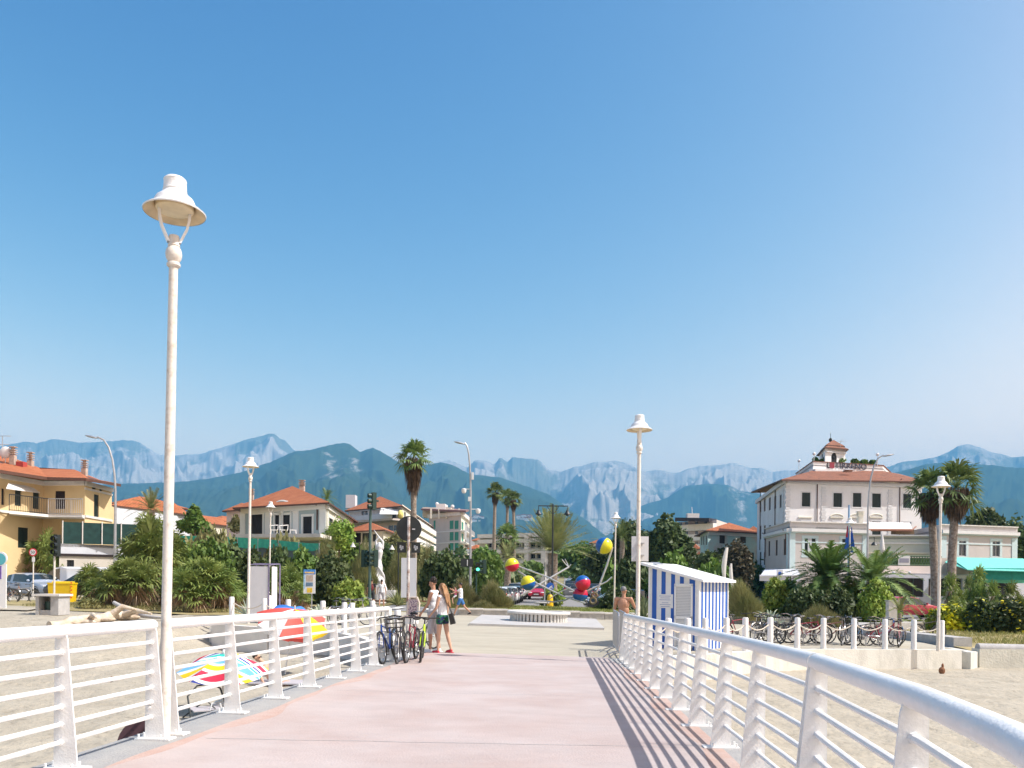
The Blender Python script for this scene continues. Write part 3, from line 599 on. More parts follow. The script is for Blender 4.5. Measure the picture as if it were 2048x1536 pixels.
# blue keep right sign and yellow base on the avenue median
Yk = 62; c = P(1100, 1173, Yk); p = at(1100, Yk); root = thing('keep_right_sign', 'blue round arrow sign above a yellow bollard at the tip of the avenue median', 'road sign', p)
zc = c.z-p.z; b = MB(); b.tube([(0, -.06, zc), (0, -.09, zc)], .30, 28); b.build('disc', mat('sign_blue', (.02, .12, .50), .4, .05, 5), root)
b = MB(); b.box((.03, -.1, zc-.02), (.07, .012, .34), ry=R(45)); b.box((.10, -.1, zc-.12), (.22, .012, .06)); b.box((.12, -.1, zc-.02), (.06, .012, .24)); b.build('arrow', SW, root, smooth=False)
b = MB(); b.lathe([(.26, 0), (.24, .5), (.2, .9), (.12, 1.0)], n=16); b.build('bollard', mat('sign_yellow', (.75, .45, .01), .4, .05, 5), root)
b = MB(); b.box((0, -.02, zc/2+.4), (.05, .05, zc)); b.build('pole', STEEL, root)
p = at(1089, 60); root = thing('sign_pole', 'thin plain steel pole at the head of the avenue median', 'pole', p); b = MB(); zt_ = P(1089, 1126, 60).z-p.z; b.tube([(0, 0, 0), (0, 0, zt_)], .05, 8); b.build('shaft', STEEL, root); b = MB(); b.box((0, 0, zt_-.2), (.04, .25, .5)); b.build('plate', DGREEN, root, smooth=False)
# ---- traffic lights
def tl_head(root, c, n=3, lit=None, rz=0, s=1.0, back=False):
    b = MB(); b.box(c, (.30*s, .22*s, .30*n*s+.06), rz=rz); h = b.build('signal_head', DGREEN, root, smooth=False)
    M = Matrix.Rotation(rz, 3, 'Z')
    for k in range(n):
        zz = c[2]+(.30*(n-1)/2-.30*k)*s; q = Vector((c[0], c[1], zz)); d = M @ Vector((0, -1, 0))
        b = MB(); b.tube([q+d*.11*s, q+d*.34*s], [.115*s, .13*s], 14, cap=False); b.build('visor', DGREEN, h)
        m = MATS.get('signal_green') if lit == k else None
        b = MB(); b.tube([q+d*.10*s, q+d*.135*s], .10*s, 14); b.build('lens', m or mat('lens_dark', (.05, .06, .05), .2, .1, 5), h)
mat('signal_green', (.05, .6, .4), .3, .0, 5, emit=((.1, 1, .6), 2.2))
Yt = 46; px = 739; p = at(px, Yt); root = thing('traffic_light', 'green mast with a traffic signal hooked over its top, left of the statue', 'traffic light', p)
zt = P(740, 1002, Yt).z-p.z; b = MB(); sx = P(752, 1002, Yt).x-P(739, 1002, Yt).x
b.tube([(0, 0, 0), (0, 0, zt-.75), (.03, 0, zt-.35), (.12, 0, zt-.08), (.25, 0, zt), (sx+.1, 0, zt+.01)], [.09, .075, .065, .06, .055, .05], 10); b.build('mast', mat('green_mast', (.06, .11, .10), .5, .2, 8), root)
tl_head(root, (sx*.55, -.1, zt-.02), 3, rz=R(-60))
tl_head(root, (-.33, .12, P(728, 1117, Yt).z-p.z), 3, rz=R(55)); tl_head(root, (.33, .05, P(747, 1117, Yt).z-p.z), 3, rz=R(-75))
Yt = 56; p = at(938, Yt); root = thing('traffic_light', 'pedestrian signals with a lit green walking figure at the foot of the camera mast', 'traffic light', (p.x+.5, Yt-.4, p.z))
b = MB(); zc = P(944, 1139, Yt).z-p.z; b.tube([(0, 0, 0), (0, 0, zc+.5)], .06, 8); b.build('mast', DGREEN, root)
tl_head(root, (.10, -.16, zc+.15), 2, lit=1, rz=R(5)); tl_head(root, (.55, .1, zc+.2), 3, rz=R(-80)); b = MB(); b.box((-.65, .1, zc+.45), (.85, .1, .55)); b.build('back_plate', DARK, root, smooth=False); b = MB(); b.box((-.62, .03, zc+.45), (.05, .02, .4)); b.build('stripe', SW, root, smooth=False)
Yt = 37; p = at(108, Yt); root = thing('traffic_light', 'thin white pole with a long black signal seen side-on near the yellow container', 'traffic light', p)
b = MB(); zt = P(110, 1072, Yt).z-p.z; b.tube([(0, 0, 0), (.01, 0, zt)], .045, 8); b.build('mast', CREAM, root)
b = MB(); zc = P(113, 1091, Yt).z-p.z; b.box((.12, 0, zc), (.16, .3, .98)); b.build('signal_head', DARK, root, smooth=False)
for kk in range(3):
    b = MB(); b.tube([(.12, -.15, zc+.3-.3*kk), (.12, -.38, zc+.3-.3*kk)], .12, 10, cap=False); b.build('visor', DARK, root)
# ================================================================ BOLLARDS AND ROPES
BOLM = mat('bollard_paint', (.76, .74, .72), .6, .06, 10, bump=.1)
ROPE = mat('pale_rope', (.58, .52, .44), .9, .2, 30); 
def wallY(px, pts, off=.22):
    u = (px-CX)/F; best = None
    for a, c in zip(pts, pts[1:]):
        dx, dy = c[0]-a[0], c[1]-a[1]; den = dx-u*dy
        if abs(den) < 1e-6: continue
        t = (u*a[1]-a[0])/den
        if -.02 <= t <= 1.02: best = Vector((a[0]+t*dx, a[1]+t*dy, 0)); n = Vector((-dy, dx, 0)).normalized(); best += n*off; 
    if best is None: return None
    best.z = g0(best.x)+.012; return best
def row(pxs, pts, grp, labf, h=.97, off=.16, protos=[]):
    locs = []
    for i, px in enumerate(pxs):
        q = wallY(px, pts, off) if not isinstance(px, tuple) else Vector((px[0], px[1], g0(px[0])))
        if q is None: continue
        locs.append(q)
        if not protos:
            b = MB(); b.lathe([(.085, 0), (.085, h-.03), (.07, h), (0, h+.005)], n=16, cap=False); o = b.build('bollard', BOLM); protos.append(o)
        else: o = protos[0].copy(); COL.objects.link(o)
        o.location = q; tag(o, labf(i, len(pxs)), 'bollard', grp)
    return locs
ordn = ['first', 'second', 'third', 'fourth', 'fifth', 'sixth', 'seventh', 'eighth', 'ninth', 'tenth', 'eleventh', 'twelfth', 'thirteenth', 'fourteenth']
Rl = row([1307, 1347, 1386, 1421, 1464, 1501, 1551, 1604, 1655, 1716, 1778, 1836, 1892], RW, 'white bollards on the right plaza edge', lambda i, n: '%s round white bollard from the pier along the right plaza edge' % ordn[i])
Ll = row([699, 651, 582, 536, 471], LW, 'white bollards on the left plaza edge', lambda i, n: '%s round white bollard from the pier along the left plaza edge' % ordn[i])
L2 = row([(-2.95, 21.2), (-3.4, 22.6), (-4.2, 24.9), (-5.0, 29.5), (-5.1, 26.2), (-9.6, 32.5)], LW, 'white bollards round the pier entrance', lambda i, n: ['white bollard right behind the lime green bicycle', 'white bollard standing beside the child seat bicycle', 'white bollard left of the rusty sign pole', 'white bollard furthest back beyond the sign pole', 'white bollard above the last left railing posts', 'white bollard just right of the big advertising panel'][i])
def ropes(locs, label, grp, h=.82, skip=()):
    for i, (a, c) in enumerate(zip(locs, locs[1:])):
        if i in skip: continue
        b = MB(); pts = []
        for k in range(13): t = k/12; p = a.lerp(c, t); pts.append((p.x, p.y, p.z+h-.22*4*t*(1-t)))
        b.tube(pts, .018, 6); o = b.build('rope', ROPE, base=a); tag(o, label % (ordn[i], ordn[i+1]), 'rope', grp)
ropes(Rl, 'slack pale rope hung between the %s and %s right bollards from the pier', 'ropes between the right bollards')
ropes(Ll, 'slack rope hung between the %s and %s left bollards from the pier', 'ropes between the left bollards', skip=(1,))
# ================================================================ KIOSK
d2 = Vector((.559, .829, 0)); d1 = Vector((-.829, .559, 0)); K0 = Vector((5.3, 23.3, g0(5.3)-.02)); Lk, Wk = 1.5, 2.4
root = thing('beach_kiosk', 'blue and white striped wooden beach cabin with white lean-to roof and louvred door', 'kiosk', K0)
BLU = mat('kiosk_blue', (.015, .10, .42), .45, .08, 6); KW = mat('kiosk_white', (.76, .76, .76), .45, .03, 6)
hf, hb = 2.03, 2.42
def kpt(a, w, z): return d1*a+d2*w+Vector((0, 0, z))
def ktop(a): return hf+(hb-hf)*a/Lk
def kpanel(b, f, a0, a1, n0, z0, za, zb, th=.02, mi=0, off=0):
    """panel on face f between a0..a1 (plan distance), from z0 to za at a0 and zb at a1"""
    nrm = -d2 if f == 'door' else -d1
    pp = (lambda s: d1*s) if f == 'door' else (lambda s: d2*s)
    o0, o1 = nrm*off, nrm*(off+th); A, B = pp(a0), pp(a1)
    V = [A+o0+Vector((0, 0, z0)), B+o0+Vector((0, 0, z0)), B+o0+Vector((0, 0, zb)), A+o0+Vector((0, 0, za)), A+o1+Vector((0, 0, z0)), B+o1+Vector((0, 0, z0)), B+o1+Vector((0, 0, zb)), A+o1+Vector((0, 0, za))]
    b.add(V, [(0, 3, 2, 1), (4, 5, 6, 7), (0, 1, 5, 4), (1, 2, 6, 5), (2, 3, 7, 6), (3, 0, 4, 7)], mi)
b = MB(); V = []
for (a, w) in ((0, 0), (Lk, 0), (Lk, Wk), (0, Wk)): V += [kpt(a, w, 0), kpt(a, w, ktop(a))]
b.add(V, [(0, 2, 3, 1), (2, 4, 5, 3), (4, 6, 7, 5), (6, 0, 1, 7), (1, 3, 5, 7), (0, 6, 4, 2)]); b.build('wall', KW, root, smooth=False)
for (a0, a1) in ((.10, .27), (.44, .56), (.71, .83), (1.0, 1.13), (1.28, 1.42)):
    z0 = 1.92 if False else 0
    b = MB(); kpanel(b, 'door', a0*Lk/1.5, a1*Lk/1.5, 0, z0, ktop(a0)-.03, ktop(a1)-.03, .006); b.build('stripe', BLU, root, smooth=False)
nst = 8; b = MB()
for k in range(nst):
    w0 = .09+k*(Wk-.1)/nst; b = MB(); kpanel(b, 'side', w0+.13, w0+.26, 0, 0, hf-.02, hf-.02, .006); b.build('stripe', BLU, root, smooth=False)
# corner boards
for a, w in ((0, 0), (Lk, 0), (0, Wk)): b = MB(); b.box(kpt(a, w, ktop(a)/2), (.06, .06, ktop(a)), rz=math.atan2(d1.y, d1.x)); b.build('corner_post', KW, root, smooth=False)
# door with louvres
b = MB()
for (a0, a1, z0, z1) in ((.16, .21, .05, 1.90), (.66, .71, .05, 1.90), (.16, .71, 1.86, 1.93), (.16, .71, .05, .13), (.16, .71, .92, 1.0)): kpanel(b, 'door', a0, a1, 0, z0, z1, z1, .05, off=.006)
dr = b.build('door', KW, root, smooth=False)
b = MB(); kpanel(b, 'door', .2, .67, 0, .1, 1.88, 1.88, .012, off=.006); b.build('door_back', mat('louvre_shadow', (.55, .56, .58), .6, .05, 5), dr, smooth=False)
b = MB(); z = .17
while z < 1.84:
    if not (.88 < z < 1.0): kpanel(b, 'door', .21, .66, 0, z, z+.022, z+.022, .028, off=.012)
    z += .045
b.build('louvres', KW, dr, smooth=False)
b = MB(); b.ell(d1*.22-d2*.08+Vector((0, 0, .95)), (.02, .02, .03), 8, 6); b.build('handle', STEEL, dr)
b = MB(); kpanel(b, 'door', .76, 1.24, 0, 1.22, 1.62, 1.62, .012, off=.008); nb = b.build('notice', SW, root, smooth=False)
b = MB()
for q, (a0, a1) in enumerate(((.82, 1.19), (.86, 1.15), (.84, 1.18), (.9, 1.1), (.83, 1.17), (.86, 1.14))): kpanel(b, 'door', a0, a1, 0, 1.56-q*.055-(.03 if q > 2 else 0), 1.572-q*.055-(.03 if q > 2 else 0), 1.572-q*.055-(.03 if q > 2 else 0), .002, off=.0205)
b.build('print_lines', mat('print_blue', (.12, .18, .4), .5, .05, 5), nb, smooth=False)
# roof
ov = .22; b = MB(); V = []
for a, w in ((-ov, -ov), (Lk+ov, -ov), (Lk+ov, Wk+ov*.7), (-ov, Wk+ov*.7)): V.append(kpt(a, w, ktop(a)+.075))
b.slab(V[::-1] if True else V, .07); b.build('roof', mat('roof_white', (.80, .80, .80), .4, .02, 4), root, smooth=False)
b = MB(); b.box(kpt(Lk-.1, .3, ktop(Lk-.1)+.13), (.35, .2, .02), rz=.7, rx=.3); b.build('roof_hatch', STEEL, root, smooth=False)
# ================================================================ ROUND FOUNTAIN
Yc = 37.2; c = Vector((P(1077, 1240, Yc).x, Yc, 0)); zf_ = g0(c.x); c.z = zf_
MARB = mat('travertine', (.64, .62, .58), .6, col2=(.56, .54, .50), sc=4, bump=.15)
b = MB(); pts = [gp(-1.72, 33.1, .09), gp(3.72, 32.9, .09), gp(4.3, 41.8, .09), gp(-1.55, 42.5, .09)]
b.slab(pts, .12); sp = b.build('stone_platform', mat('slab_marble', (.47, .455, .44), .6, col2=(.42, .405, .385), sc=1.2, bump=.1), smooth=False, base=(1.2, 37, g0(1.2)))
tag(sp, 'wide pale marble slab on the plaza beneath the round fountain', 'platform')
root = thing('fountain', 'low round white stone fountain ringed by stubby columns on the plaza', 'fountain', c+Vector((0, 0, .09))); root.rotation_euler = (0, math.atan(KG), 0)
b = MB(); b.lathe([(1.17, .02), (1.17, .32)], n=48); b.build('core', mat('fountain_core', (.38, .35, .31), .8, .1, 6), root)
ncol = 44
for k in range(ncol):
    a = 2*math.pi*k/ncol
    if math.sin(a) > .35: continue
    b = MB(); b.tube([(1.24*math.cos(a), 1.24*math.sin(a), 0), (1.24*math.cos(a), 1.24*math.sin(a), .33)], .065, 10); b.build('column', MARB, root)
b = MB(); b.lathe([(1.05, .33), (1.42, .33), (1.44, .36), (1.44, .41), (1.41, .44), (1.12, .45), (1.10, .42), (.96, .41), (.94, .38), (.5, .37)], n=64, cap=False); b.lathe([(.0, .40), (.9, .39)], n=32, cap=False); b.build('rim', MARB, root)
b = MB(); b.lathe([(.95, .35), (.95, .375), (0, .376)], n=40, cap=False); b.build('basin_floor', CONC, root)
# ================================================================ BALL SCULPTURE
cols = {'y': mat('ball_yellow', (.70, .62, .02), .3, .05, 3, coat=.3), 'r': mat('ball_red', (.55, .01, .05), .3, .05, 3, coat=.3), 'b': mat('ball_blue', (.01, .10, .36), .3, .05, 3, coat=.3)}
Yq = 50; c0 = at(1120, Yq); c0.z += .3; root = thing('ball_sculpture', 'sculpture of five two-coloured balls on crossed silver rods on the lawn', 'sculpture', c0)
def ball(px, py, dpx, ca, cb, axis, Y):
    c = P(px, py, Y)-c0; r = dpx/2/F*Y; M = Vector(axis).normalized().to_track_quat('Z', 'Y').to_matrix(); b = MB(); b.ell(c, (r, r, r), 32, 20, 0, M)
    n = len(b.f); 
    for i, f in enumerate(b.f):
        cc = sum((Vector(b.v[j]) for j in f), Vector())/len(f)-c
        b.m[i] = 0 if cc.dot(M @ Vector((0, 0, 1))) > 0 else 1
    b.build('ball', [cols[ca], cols[cb]], root)
ball(1024, 1130, 28, 'y', 'r', (-.25, 0, 1), 50); ball(1056, 1166, 30, 'y', 'b', (-.35, -.1, 1), 49)
ball(1208, 1091.5, 34, 'y', 'b', (.85, -.35, -.4), 49); ball(1165.5, 1166, 31, 'b', 'r', (-.25, .5, .95), 48.5); ball(1160.5, 1189, 30.5, 'r', 'b', (.1, 0, 1), 49)
def rod(pts, r=.045, m=None):
    b = MB(); b.tube([P(x, y, Y)-c0 for x, y, Y in pts], r, 8); return b.build('rod', m or STEEL, root)
SIL = mat('silver_rod', (.55, .54, .53), .35, .1, 6, metal=.4)
rod([(1037, 1133, 50), (1097, 1155, 49), (1148, 1182, 48)], .05, SIL); rod([(1036, 1142, 50), (1076, 1168, 49.4), (1130, 1194, 49), (1170, 1206, 48.6)], .05, SIL)
rod([(1042, 1191, 50), (1090, 1162, 50.5), (1138, 1134, 51)], .06, SIL)
rod([(1137, 1134, 51), (1131, 1128, 51), (1124, 1119, 51)], .03, SIL); rod([(1137, 1134, 51), (1134, 1126, 51.2), (1130, 1118, 51)], .03, SIL); rod([(1138, 1134, 51), (1142, 1128, 51)], .03, SIL)
rod([(1225, 1094, 49), (1214, 1130, 49), (1199, 1170, 49), (1193, 1184, 49)], .06, SIL)
rod([(1224, 1154, 49), (1214, 1163, 49), (1198, 1171, 49), (1176, 1181, 49), (1150, 1192, 49), (1128, 1201, 49.5), (1108, 1204, 50), (1080, 1201.5, 50.5)], .045, SIL)
rod([(1142, 1174, 50), (1120, 1184, 50), (1100, 1197, 50)], .03, SIL)
b = MB(); b.lathe([(.45, 0), (.47, .05), (.40, .1)], tuple(P(1084, 1203, 50.5)-c0-Vector((0, 0, .12))), 20); b.build('foot', CONC, root)
for (px, py, ro) in ((1189, 1190, 6.3), (1186, 1201, 7.6)):
    cc = P(px, py, 49)-c0; k = 49/F; b = MB(); ring = [(cc.x+math.cos(a)*ro*k*.76, cc.y, cc.z+math.sin(a)*ro*k*.76) for a in np.linspace(0, 2*math.pi, 25)[:-1]]
    b.tube(ring, .065, 8, closed=True); b.build('ring', mat('bronze_ring', (.20, .16, .10), .5, .2, 8, metal=.3), root)
# ================================================================ SMALL THINGS ON THE LEFT
Yl = 33; p = at(105, 31.5); p.z = sandz(p.x, 31.5)-.03; root = thing('concrete_bin_housing', 'square grey concrete bin housing with a flat lid beside the driftwood', 'litter bin', p)
k = Yl/F; W_ = .95; H_ = P(105, 1190, 31.5).z-p.z
b = MB(); b.box((-.36, 0, H_/2), (.12, .8, H_-.06)); b.box((.30, 0, H_/2), (.30, .8, H_-.06)); b.box((0, .3, H_/2), (.8, .15, H_-.06)); b.box((0, -.3, .12), (.75, .1, .2)); b.build('housing', CONC, root, smooth=False)
b = MB(); b.box((0, 0, H_), (1.05, .98, .08)); b.build('lid', CONC_L, root, smooth=False)
b = MB(); b.lathe([(.22, .05), (.26, H_-.25)], n=14); b.build('liner', DGREEN, root)
Yl = 41; p = at(130, Yl, 1215); root = thing('waste_container', 'bright yellow wheeled waste container with an orange and white striped edge', 'container', p, R(8))
YEL = mat('yellow_plastic', (.72, .48, .01), .45, .06, 4)
b = MB(); b.box((-.12, 0, .56), (.98, .8, .9), taper=1.08); b.build('body', YEL, root, smooth=False); b = MB(); b.box((-.12, 0, 1.04), (1.10, .9, .07)); b.tube([(-.64, .1, 1.06), (.4, .1, 1.06)], .08, 8); b.build('lid', YEL, root)
b = MB()
for kk in range(5): b.box((.44, -.43, .35+.18*kk), (.10, .02, .09))
b.build('warning_strip', mat('orange_reflector', (.75, .2, .02), .4, .05, 5), root, smooth=False)
b = MB()
for sx in (-.5, .3): b.tube([(sx, -.33, .1), (sx+.06, -.33, .1)], .1, 12)
b.build('wheel', BLACK, root)
# driftwood trunk
random.seed(8); Yl = 27.5; WOOD = mat('bleached_driftwood', (.62, .53, .42), .85, col2=(.42, .33, .24), sc=3, thr=(.4, .65), bump=.5, bsc=14)
a = P(98, 1242, Yl); c = P(280, 1220, 30.5); root = thing('driftwood_log', 'long bleached driftwood trunk lying on the sand by the palms', 'driftwood', (a.x, a.y, sandz(a.x, a.y)))
pts = []; rs = []
for i in range(15):
    t = i/14; q = Vector((a.x, a.y, 0)).lerp(Vector((c.x, c.y, 0)), t); q.z = sandz(q.x, q.y)+.08+.12*t+random.uniform(-.04, .05); pts.append(q-root.location); rs.append(.08+.11*math.sin(math.pi*min(1, .15+t*.9))+random.uniform(-.03, .04))
b = MB(); b.tube(pts, rs, 12); 
for q, (dx, dy, dz, r_) in ((9, (.9, .1, .25, .10)), (11, (1.3, -.5, .1, .09)), (6, (.5, -.6, .12, .08))): b.tube([pts[q], pts[q]+Vector((dx*.5, dy*.5, dz+.1)), pts[q]+Vector((dx, dy, dz))], [r_*1.5, r_, r_*.4], 8)
for q in (2, 5, 8, 12): b.ell(pts[q]+Vector((.1, -.12, -.04)), (.42, .16, .10), 10, 6)
b.build('trunk', WOOD, root, ang=60)
a = P(228, 1203, 31); b = MB(); root2 = thing('fallen_branch', 'grey crooked branch propped on the driftwood trunk under the palms', 'branch', (a.x, a.y, g0(a.x)))
b.tube([(0, 0, .55), (.5, -.3, .35), (1.0, -.5, .12), (1.9, -.9, .05), (2.8, -1.2, .02)], [.07, .1, .09, .06, .02], 8); b.build('limb', CONC, root2, ang=60)
# ================================================================ CROWD BARRIER at the end of the right railing
def barrier(x, y, label):
    root = thing('crowd_barrier', label, 'barrier', (x, y, g0(x)), R(86)); L = 2.3
    b = MB(); b.tube([(-L/2, 0, .18), (-L/2, 0, 1.05), (-L/2+.1, 0, 1.12), (L/2-.1, 0, 1.12), (L/2, 0, 1.05), (L/2, 0, .18), ], .022, 8); b.tube([(-L/2, 0, .2), (L/2, 0, .2)], .018, 8); b.build('frame', STEEL, root)
    b = MB()
    for k in range(17): xx = -L/2+L*(k+1)/18; b.tube([(xx, 0, .2), (xx, 0, 1.12)], .008, 5)
    b.build('bars', STEEL, root)
    for s in (-1, 1):
        b = MB(); xx = s*(L/2-.35); b.tube([(xx, -.38, 0), (xx, -.25, .10), (xx, 0, .18), (xx, .25, .10), (xx, .38, 0)], .016, 6); b.build('foot', STEEL, root)
barrier(2.66, 20.9, 'steel crowd barrier end-on, nearest the right railing end'); barrier(2.74+.09, 21.0, 'steel crowd barrier stacked against the other, farther from the deck')
# ================================================================ BUILDINGS
def tilemat(name, c1, c2, su=4.5):
    m = bpy.data.materials.new(name); m.use_nodes = True; n = m.node_tree; b = n.nodes['Principled BSDF']; b.inputs['Roughness'].default_value = .85
    uv = n.nodes.new('ShaderNodeUVMap'); uv.uv_map = 'UVMap'
    w = n.nodes.new('ShaderNodeTexWave'); w.bands_direction = 'X'; w.inputs['Scale'].default_value = su/6.283*2; w.inputs['Distortion'].default_value = .4; w.inputs['Detail Scale'].default_value = 3
    w2 = n.nodes.new('ShaderNodeTexWave'); w2.bands_direction = 'Y'; w2.wave_profile = 'SAW'; w2.inputs['Scale'].default_value = .5; w2.inputs['Distortion'].default_value = .3
    n.links.new(uv.outputs[0], w.inputs[0]); n.links.new(uv.outputs[0], w2.inputs[0])
    g = n.nodes.new('ShaderNodeTexCoord'); nz = n.nodes.new('ShaderNodeTexNoise'); nz.inputs['Scale'].default_value = 1.3; nz.inputs['Detail'].default_value = 8; n.links.new(g.outputs['Object'], nz.inputs[0])
    mr = n.nodes.new('ShaderNodeMapRange'); mr.inputs[1].default_value = .35; mr.inputs[2].default_value = .68; n.links.new(nz.outputs[0], mr.inputs[0])
    mx = n.nodes.new('ShaderNodeMix'); mx.data_type = 'RGBA'; mx.inputs[6].default_value = (*c1, 1); mx.inputs[7].default_value = (*c2, 1); n.links.new(mr.outputs[0], mx.inputs[0])
    wr = n.nodes.new('ShaderNodeMapRange'); wr.inputs[3].default_value = .55; wr.inputs[4].default_value = 1.12; n.links.new(w.outputs['Fac'], wr.inputs[0]); mm = n.nodes.new('ShaderNodeMix'); mm.data_type = 'RGBA'; mm.blend_type = 'MULTIPLY'; mm.inputs[0].default_value = 1; n.links.new(mx.outputs[2], mm.inputs[6]); n.links.new(wr.outputs[0], mm.inputs[7]); n.links.new(mm.outputs[2], b.inputs['Base Color'])
    ad = n.nodes.new('ShaderNodeMath'); ad.operation = 'ADD'; n.links.new(w.outputs['Fac'], ad.inputs[0]); n.links.new(w2.outputs['Fac'], ad.inputs[1])
    bp = n.nodes.new('ShaderNodeBump'); bp.inputs['Strength'].default_value = 1; bp.inputs['Distance'].default_value = .12; n.links.new(ad.outputs[0], bp.inputs['Height']); n.links.new(bp.outputs[0], b.inputs['Normal']); return m
TILE = tilemat('orange_roof_tiles', (.50, .15, .055), (.60, .21, .085)); TILE2 = tilemat('aged_roof_tiles', (.42, .17, .10), (.30, .14, .09))
SHUT = mat('dark_green_shutter', (.012, .025, .022), .5, .3, 30); SHUTB = mat('dark_brown_shutter', (.02, .012, .014), .5, .3, 30)
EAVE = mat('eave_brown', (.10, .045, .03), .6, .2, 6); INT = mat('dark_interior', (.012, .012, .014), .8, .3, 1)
SHG = mat('teal_shutter', (.04, .26, .19), .5, .1, 8)
def side_normal(A, B):
    d = Vector((B[0]-A[0], B[1]-A[1], 0)).normalized(); n = Vector((d.y, -d.x, 0)); mid = Vector(((A[0]+B[0])/2, (A[1]+B[1])/2, 0))
    return d, (n if n.dot(-mid) > 0 else -n)
def wall(root, A, B, z0, z1, m, ops=(), rev=.16, name='wall', trim=None, tw=.14, topf=None):
    """one facade from plan point A to plan point B, openings given as pixel rectangles (x0,y0,x1,y1,kind)"""
    A = Vector((A[0], A[1], 0)); B = Vector((B[0], B[1], 0)); L = (B-A).length; d, n = side_normal(A, B); rec = []
    for o in ops:
        x0, y0, x1, y1, kind = o; ym = (y0+y1)/2
        u0, _ = line_hit(A, B, x0, ym); u1, _ = line_hit(A, B, x1, ym); xm = (x0+x1)/2; _, za = line_hit(A, B, xm, y0); _, zb = line_hit(A, B, xm, y1)
        u0, u1 = sorted((u0*L, u1*L)); zb, za = sorted((za, zb))
        if u0 < 0.02 or u1 > L-.02 or za > z1-.02: 
            u0 = max(u0, .03); u1 = min(u1, L-.03); za = min(za, z1-.03)
            if u1-u0 < .1: continue
        rec.append((u0, u1, max(zb, z0+.02), za, kind))
    us = sorted({0, L, *[r[0] for r in rec], *[r[1] for r in rec]}); zs = sorted({z0, z1, *[r[2] for r in rec], *[r[3] for r in rec]})
    b = MB(); pt = lambda u, z, k=0: tuple(A+d*u-n*k+Vector((0, 0, z)))
    for i in range(len(us)-1):
        for j in range(len(zs)-1):
            um, zm = (us[i]+us[i+1])/2, (zs[j]+zs[j+1])/2
            if any(r[0] < um < r[1] and r[2] < zm < r[3] for r in rec): continue
            b.add([pt(us[i], zs[j]), pt(us[i+1], zs[j]), pt(us[i+1], zs[j+1]), pt(us[i], zs[j+1])], [(0, 1, 2, 3)])
    for (u0, u1, za, zb, k) in rec:
        b.add([pt(u0, za), pt(u1, za), pt(u1, zb), pt(u0, zb), pt(u0, za, rev), pt(u1, za, rev), pt(u1, zb, rev), pt(u0, zb, rev)], [(0, 4, 5, 1), (1, 5, 6, 2), (2, 6, 7, 3), (3, 7, 4, 0)])
    b.build(name, m, root, world=True, smooth=False)
    for (u0, u1, za, zb, kind) in rec:
        w, h = u1-u0, zb-za; rz = math.atan2(d.y, d.x); c = lambda u, z, k: Vector(pt(u, z, k))
        f = MB()
        fm = trim or WHITE2
        fw = .055
        if kind in ('gl', 'open', 'win'):
            for (uu, zz, sx, sz) in ((u0+fw/2, (za+zb)/2, fw, h), (u1-fw/2, (za+zb)/2, fw, h), ((u0+u1)/2, za+fw/2, w-2*fw, fw), ((u0+u1)/2, zb-fw/2, w-2*fw, fw), ((u0+u1)/2, (za+zb)/2, fw*.7, h-2*fw)): f.box(c(uu, zz, rev*.7), (sx, .05, sz), rz=rz)
            wn = f.build('window', WHITE2 if kind != 'win' else STEEL, root, world=True, smooth=False)
            p = MB(); p.box(c((u0+u1)/2, (za+zb)/2, rev*.9), (w, .02, h), rz=rz); p.build('pane', GLASS, wn, world=True, smooth=False)
            if kind == 'open':
                for s in (0, 1):
                    p = MB(); uu = (u0-w*.24) if s == 0 else (u1+w*.24); p.box(c(uu, (za+zb)/2, -.04), (w*.46, .04, h), rz=rz); p.build('shutter', SHUT, wn, world=True, smooth=False)
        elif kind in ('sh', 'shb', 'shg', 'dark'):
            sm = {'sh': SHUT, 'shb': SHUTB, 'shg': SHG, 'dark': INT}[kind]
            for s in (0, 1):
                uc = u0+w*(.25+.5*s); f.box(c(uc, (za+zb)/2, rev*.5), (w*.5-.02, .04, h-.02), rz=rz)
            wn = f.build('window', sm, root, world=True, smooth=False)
            if kind != 'dark' and h/abs(A.y)*F > 14:
                p = MB(); q = za+.1
                while q < zb-.05: p.box(c((u0+u1)/2, q, rev*.5-.026), (w-.12, .012, .03), rz=rz, rx=.5); q += .11
                p.build('slats', sm, wn, world=True, smooth=False)
        if trim and tw and h*F/A.y > 8:
            p = MB()
            for (uu, zz, sx, sz) in ((u0-tw/2, (za+zb)/2, tw, h+.02), (u1+tw/2, (za+zb)/2, tw, h+.02), ((u0+u1)/2, za-tw/2, w+2.6*tw, tw*.8), ((u0+u1)/2, zb+tw/2, w+2.2*tw, tw)): p.box(c(uu, zz, -.012), (sx, .05, sz), rz=rz)
            p.build('surround', trim, wn, world=True, smooth=False)
    return d, n
def band(root, A, B, z, h, out, m, name='cornice', ext=0):
    A = Vector((A[0], A[1], 0)); B = Vector((B[0], B[1], 0)); d, n = side_normal(A, B); L = (B-A).length
    b = MB(); b.box((A+B)/2+n*(out/2-.02)+Vector((0, 0, z)), (L+2*ext, out+.04, h), rz=math.atan2(d.y, d.x)); return b.build(name, m, root, world=True, smooth=False)
def pilaster(root, A, B, px, pw, z0, z1, m, out=.08, y=1040):
    A = Vector((A[0], A[1], 0)); B = Vector((B[0], B[1], 0)); d, n = side_normal(A, B); L = (B-A).length; t, _ = line_hit(A, B, px, y)
    b = MB(); b.box(A+d*t*L+n*(out/2-.01)+Vector((0, 0, (z0+z1)/2)), (pw, out, z1-z0), rz=math.atan2(d.y, d.x)); return b.build('pilaster', m, root, world=True, smooth=False)
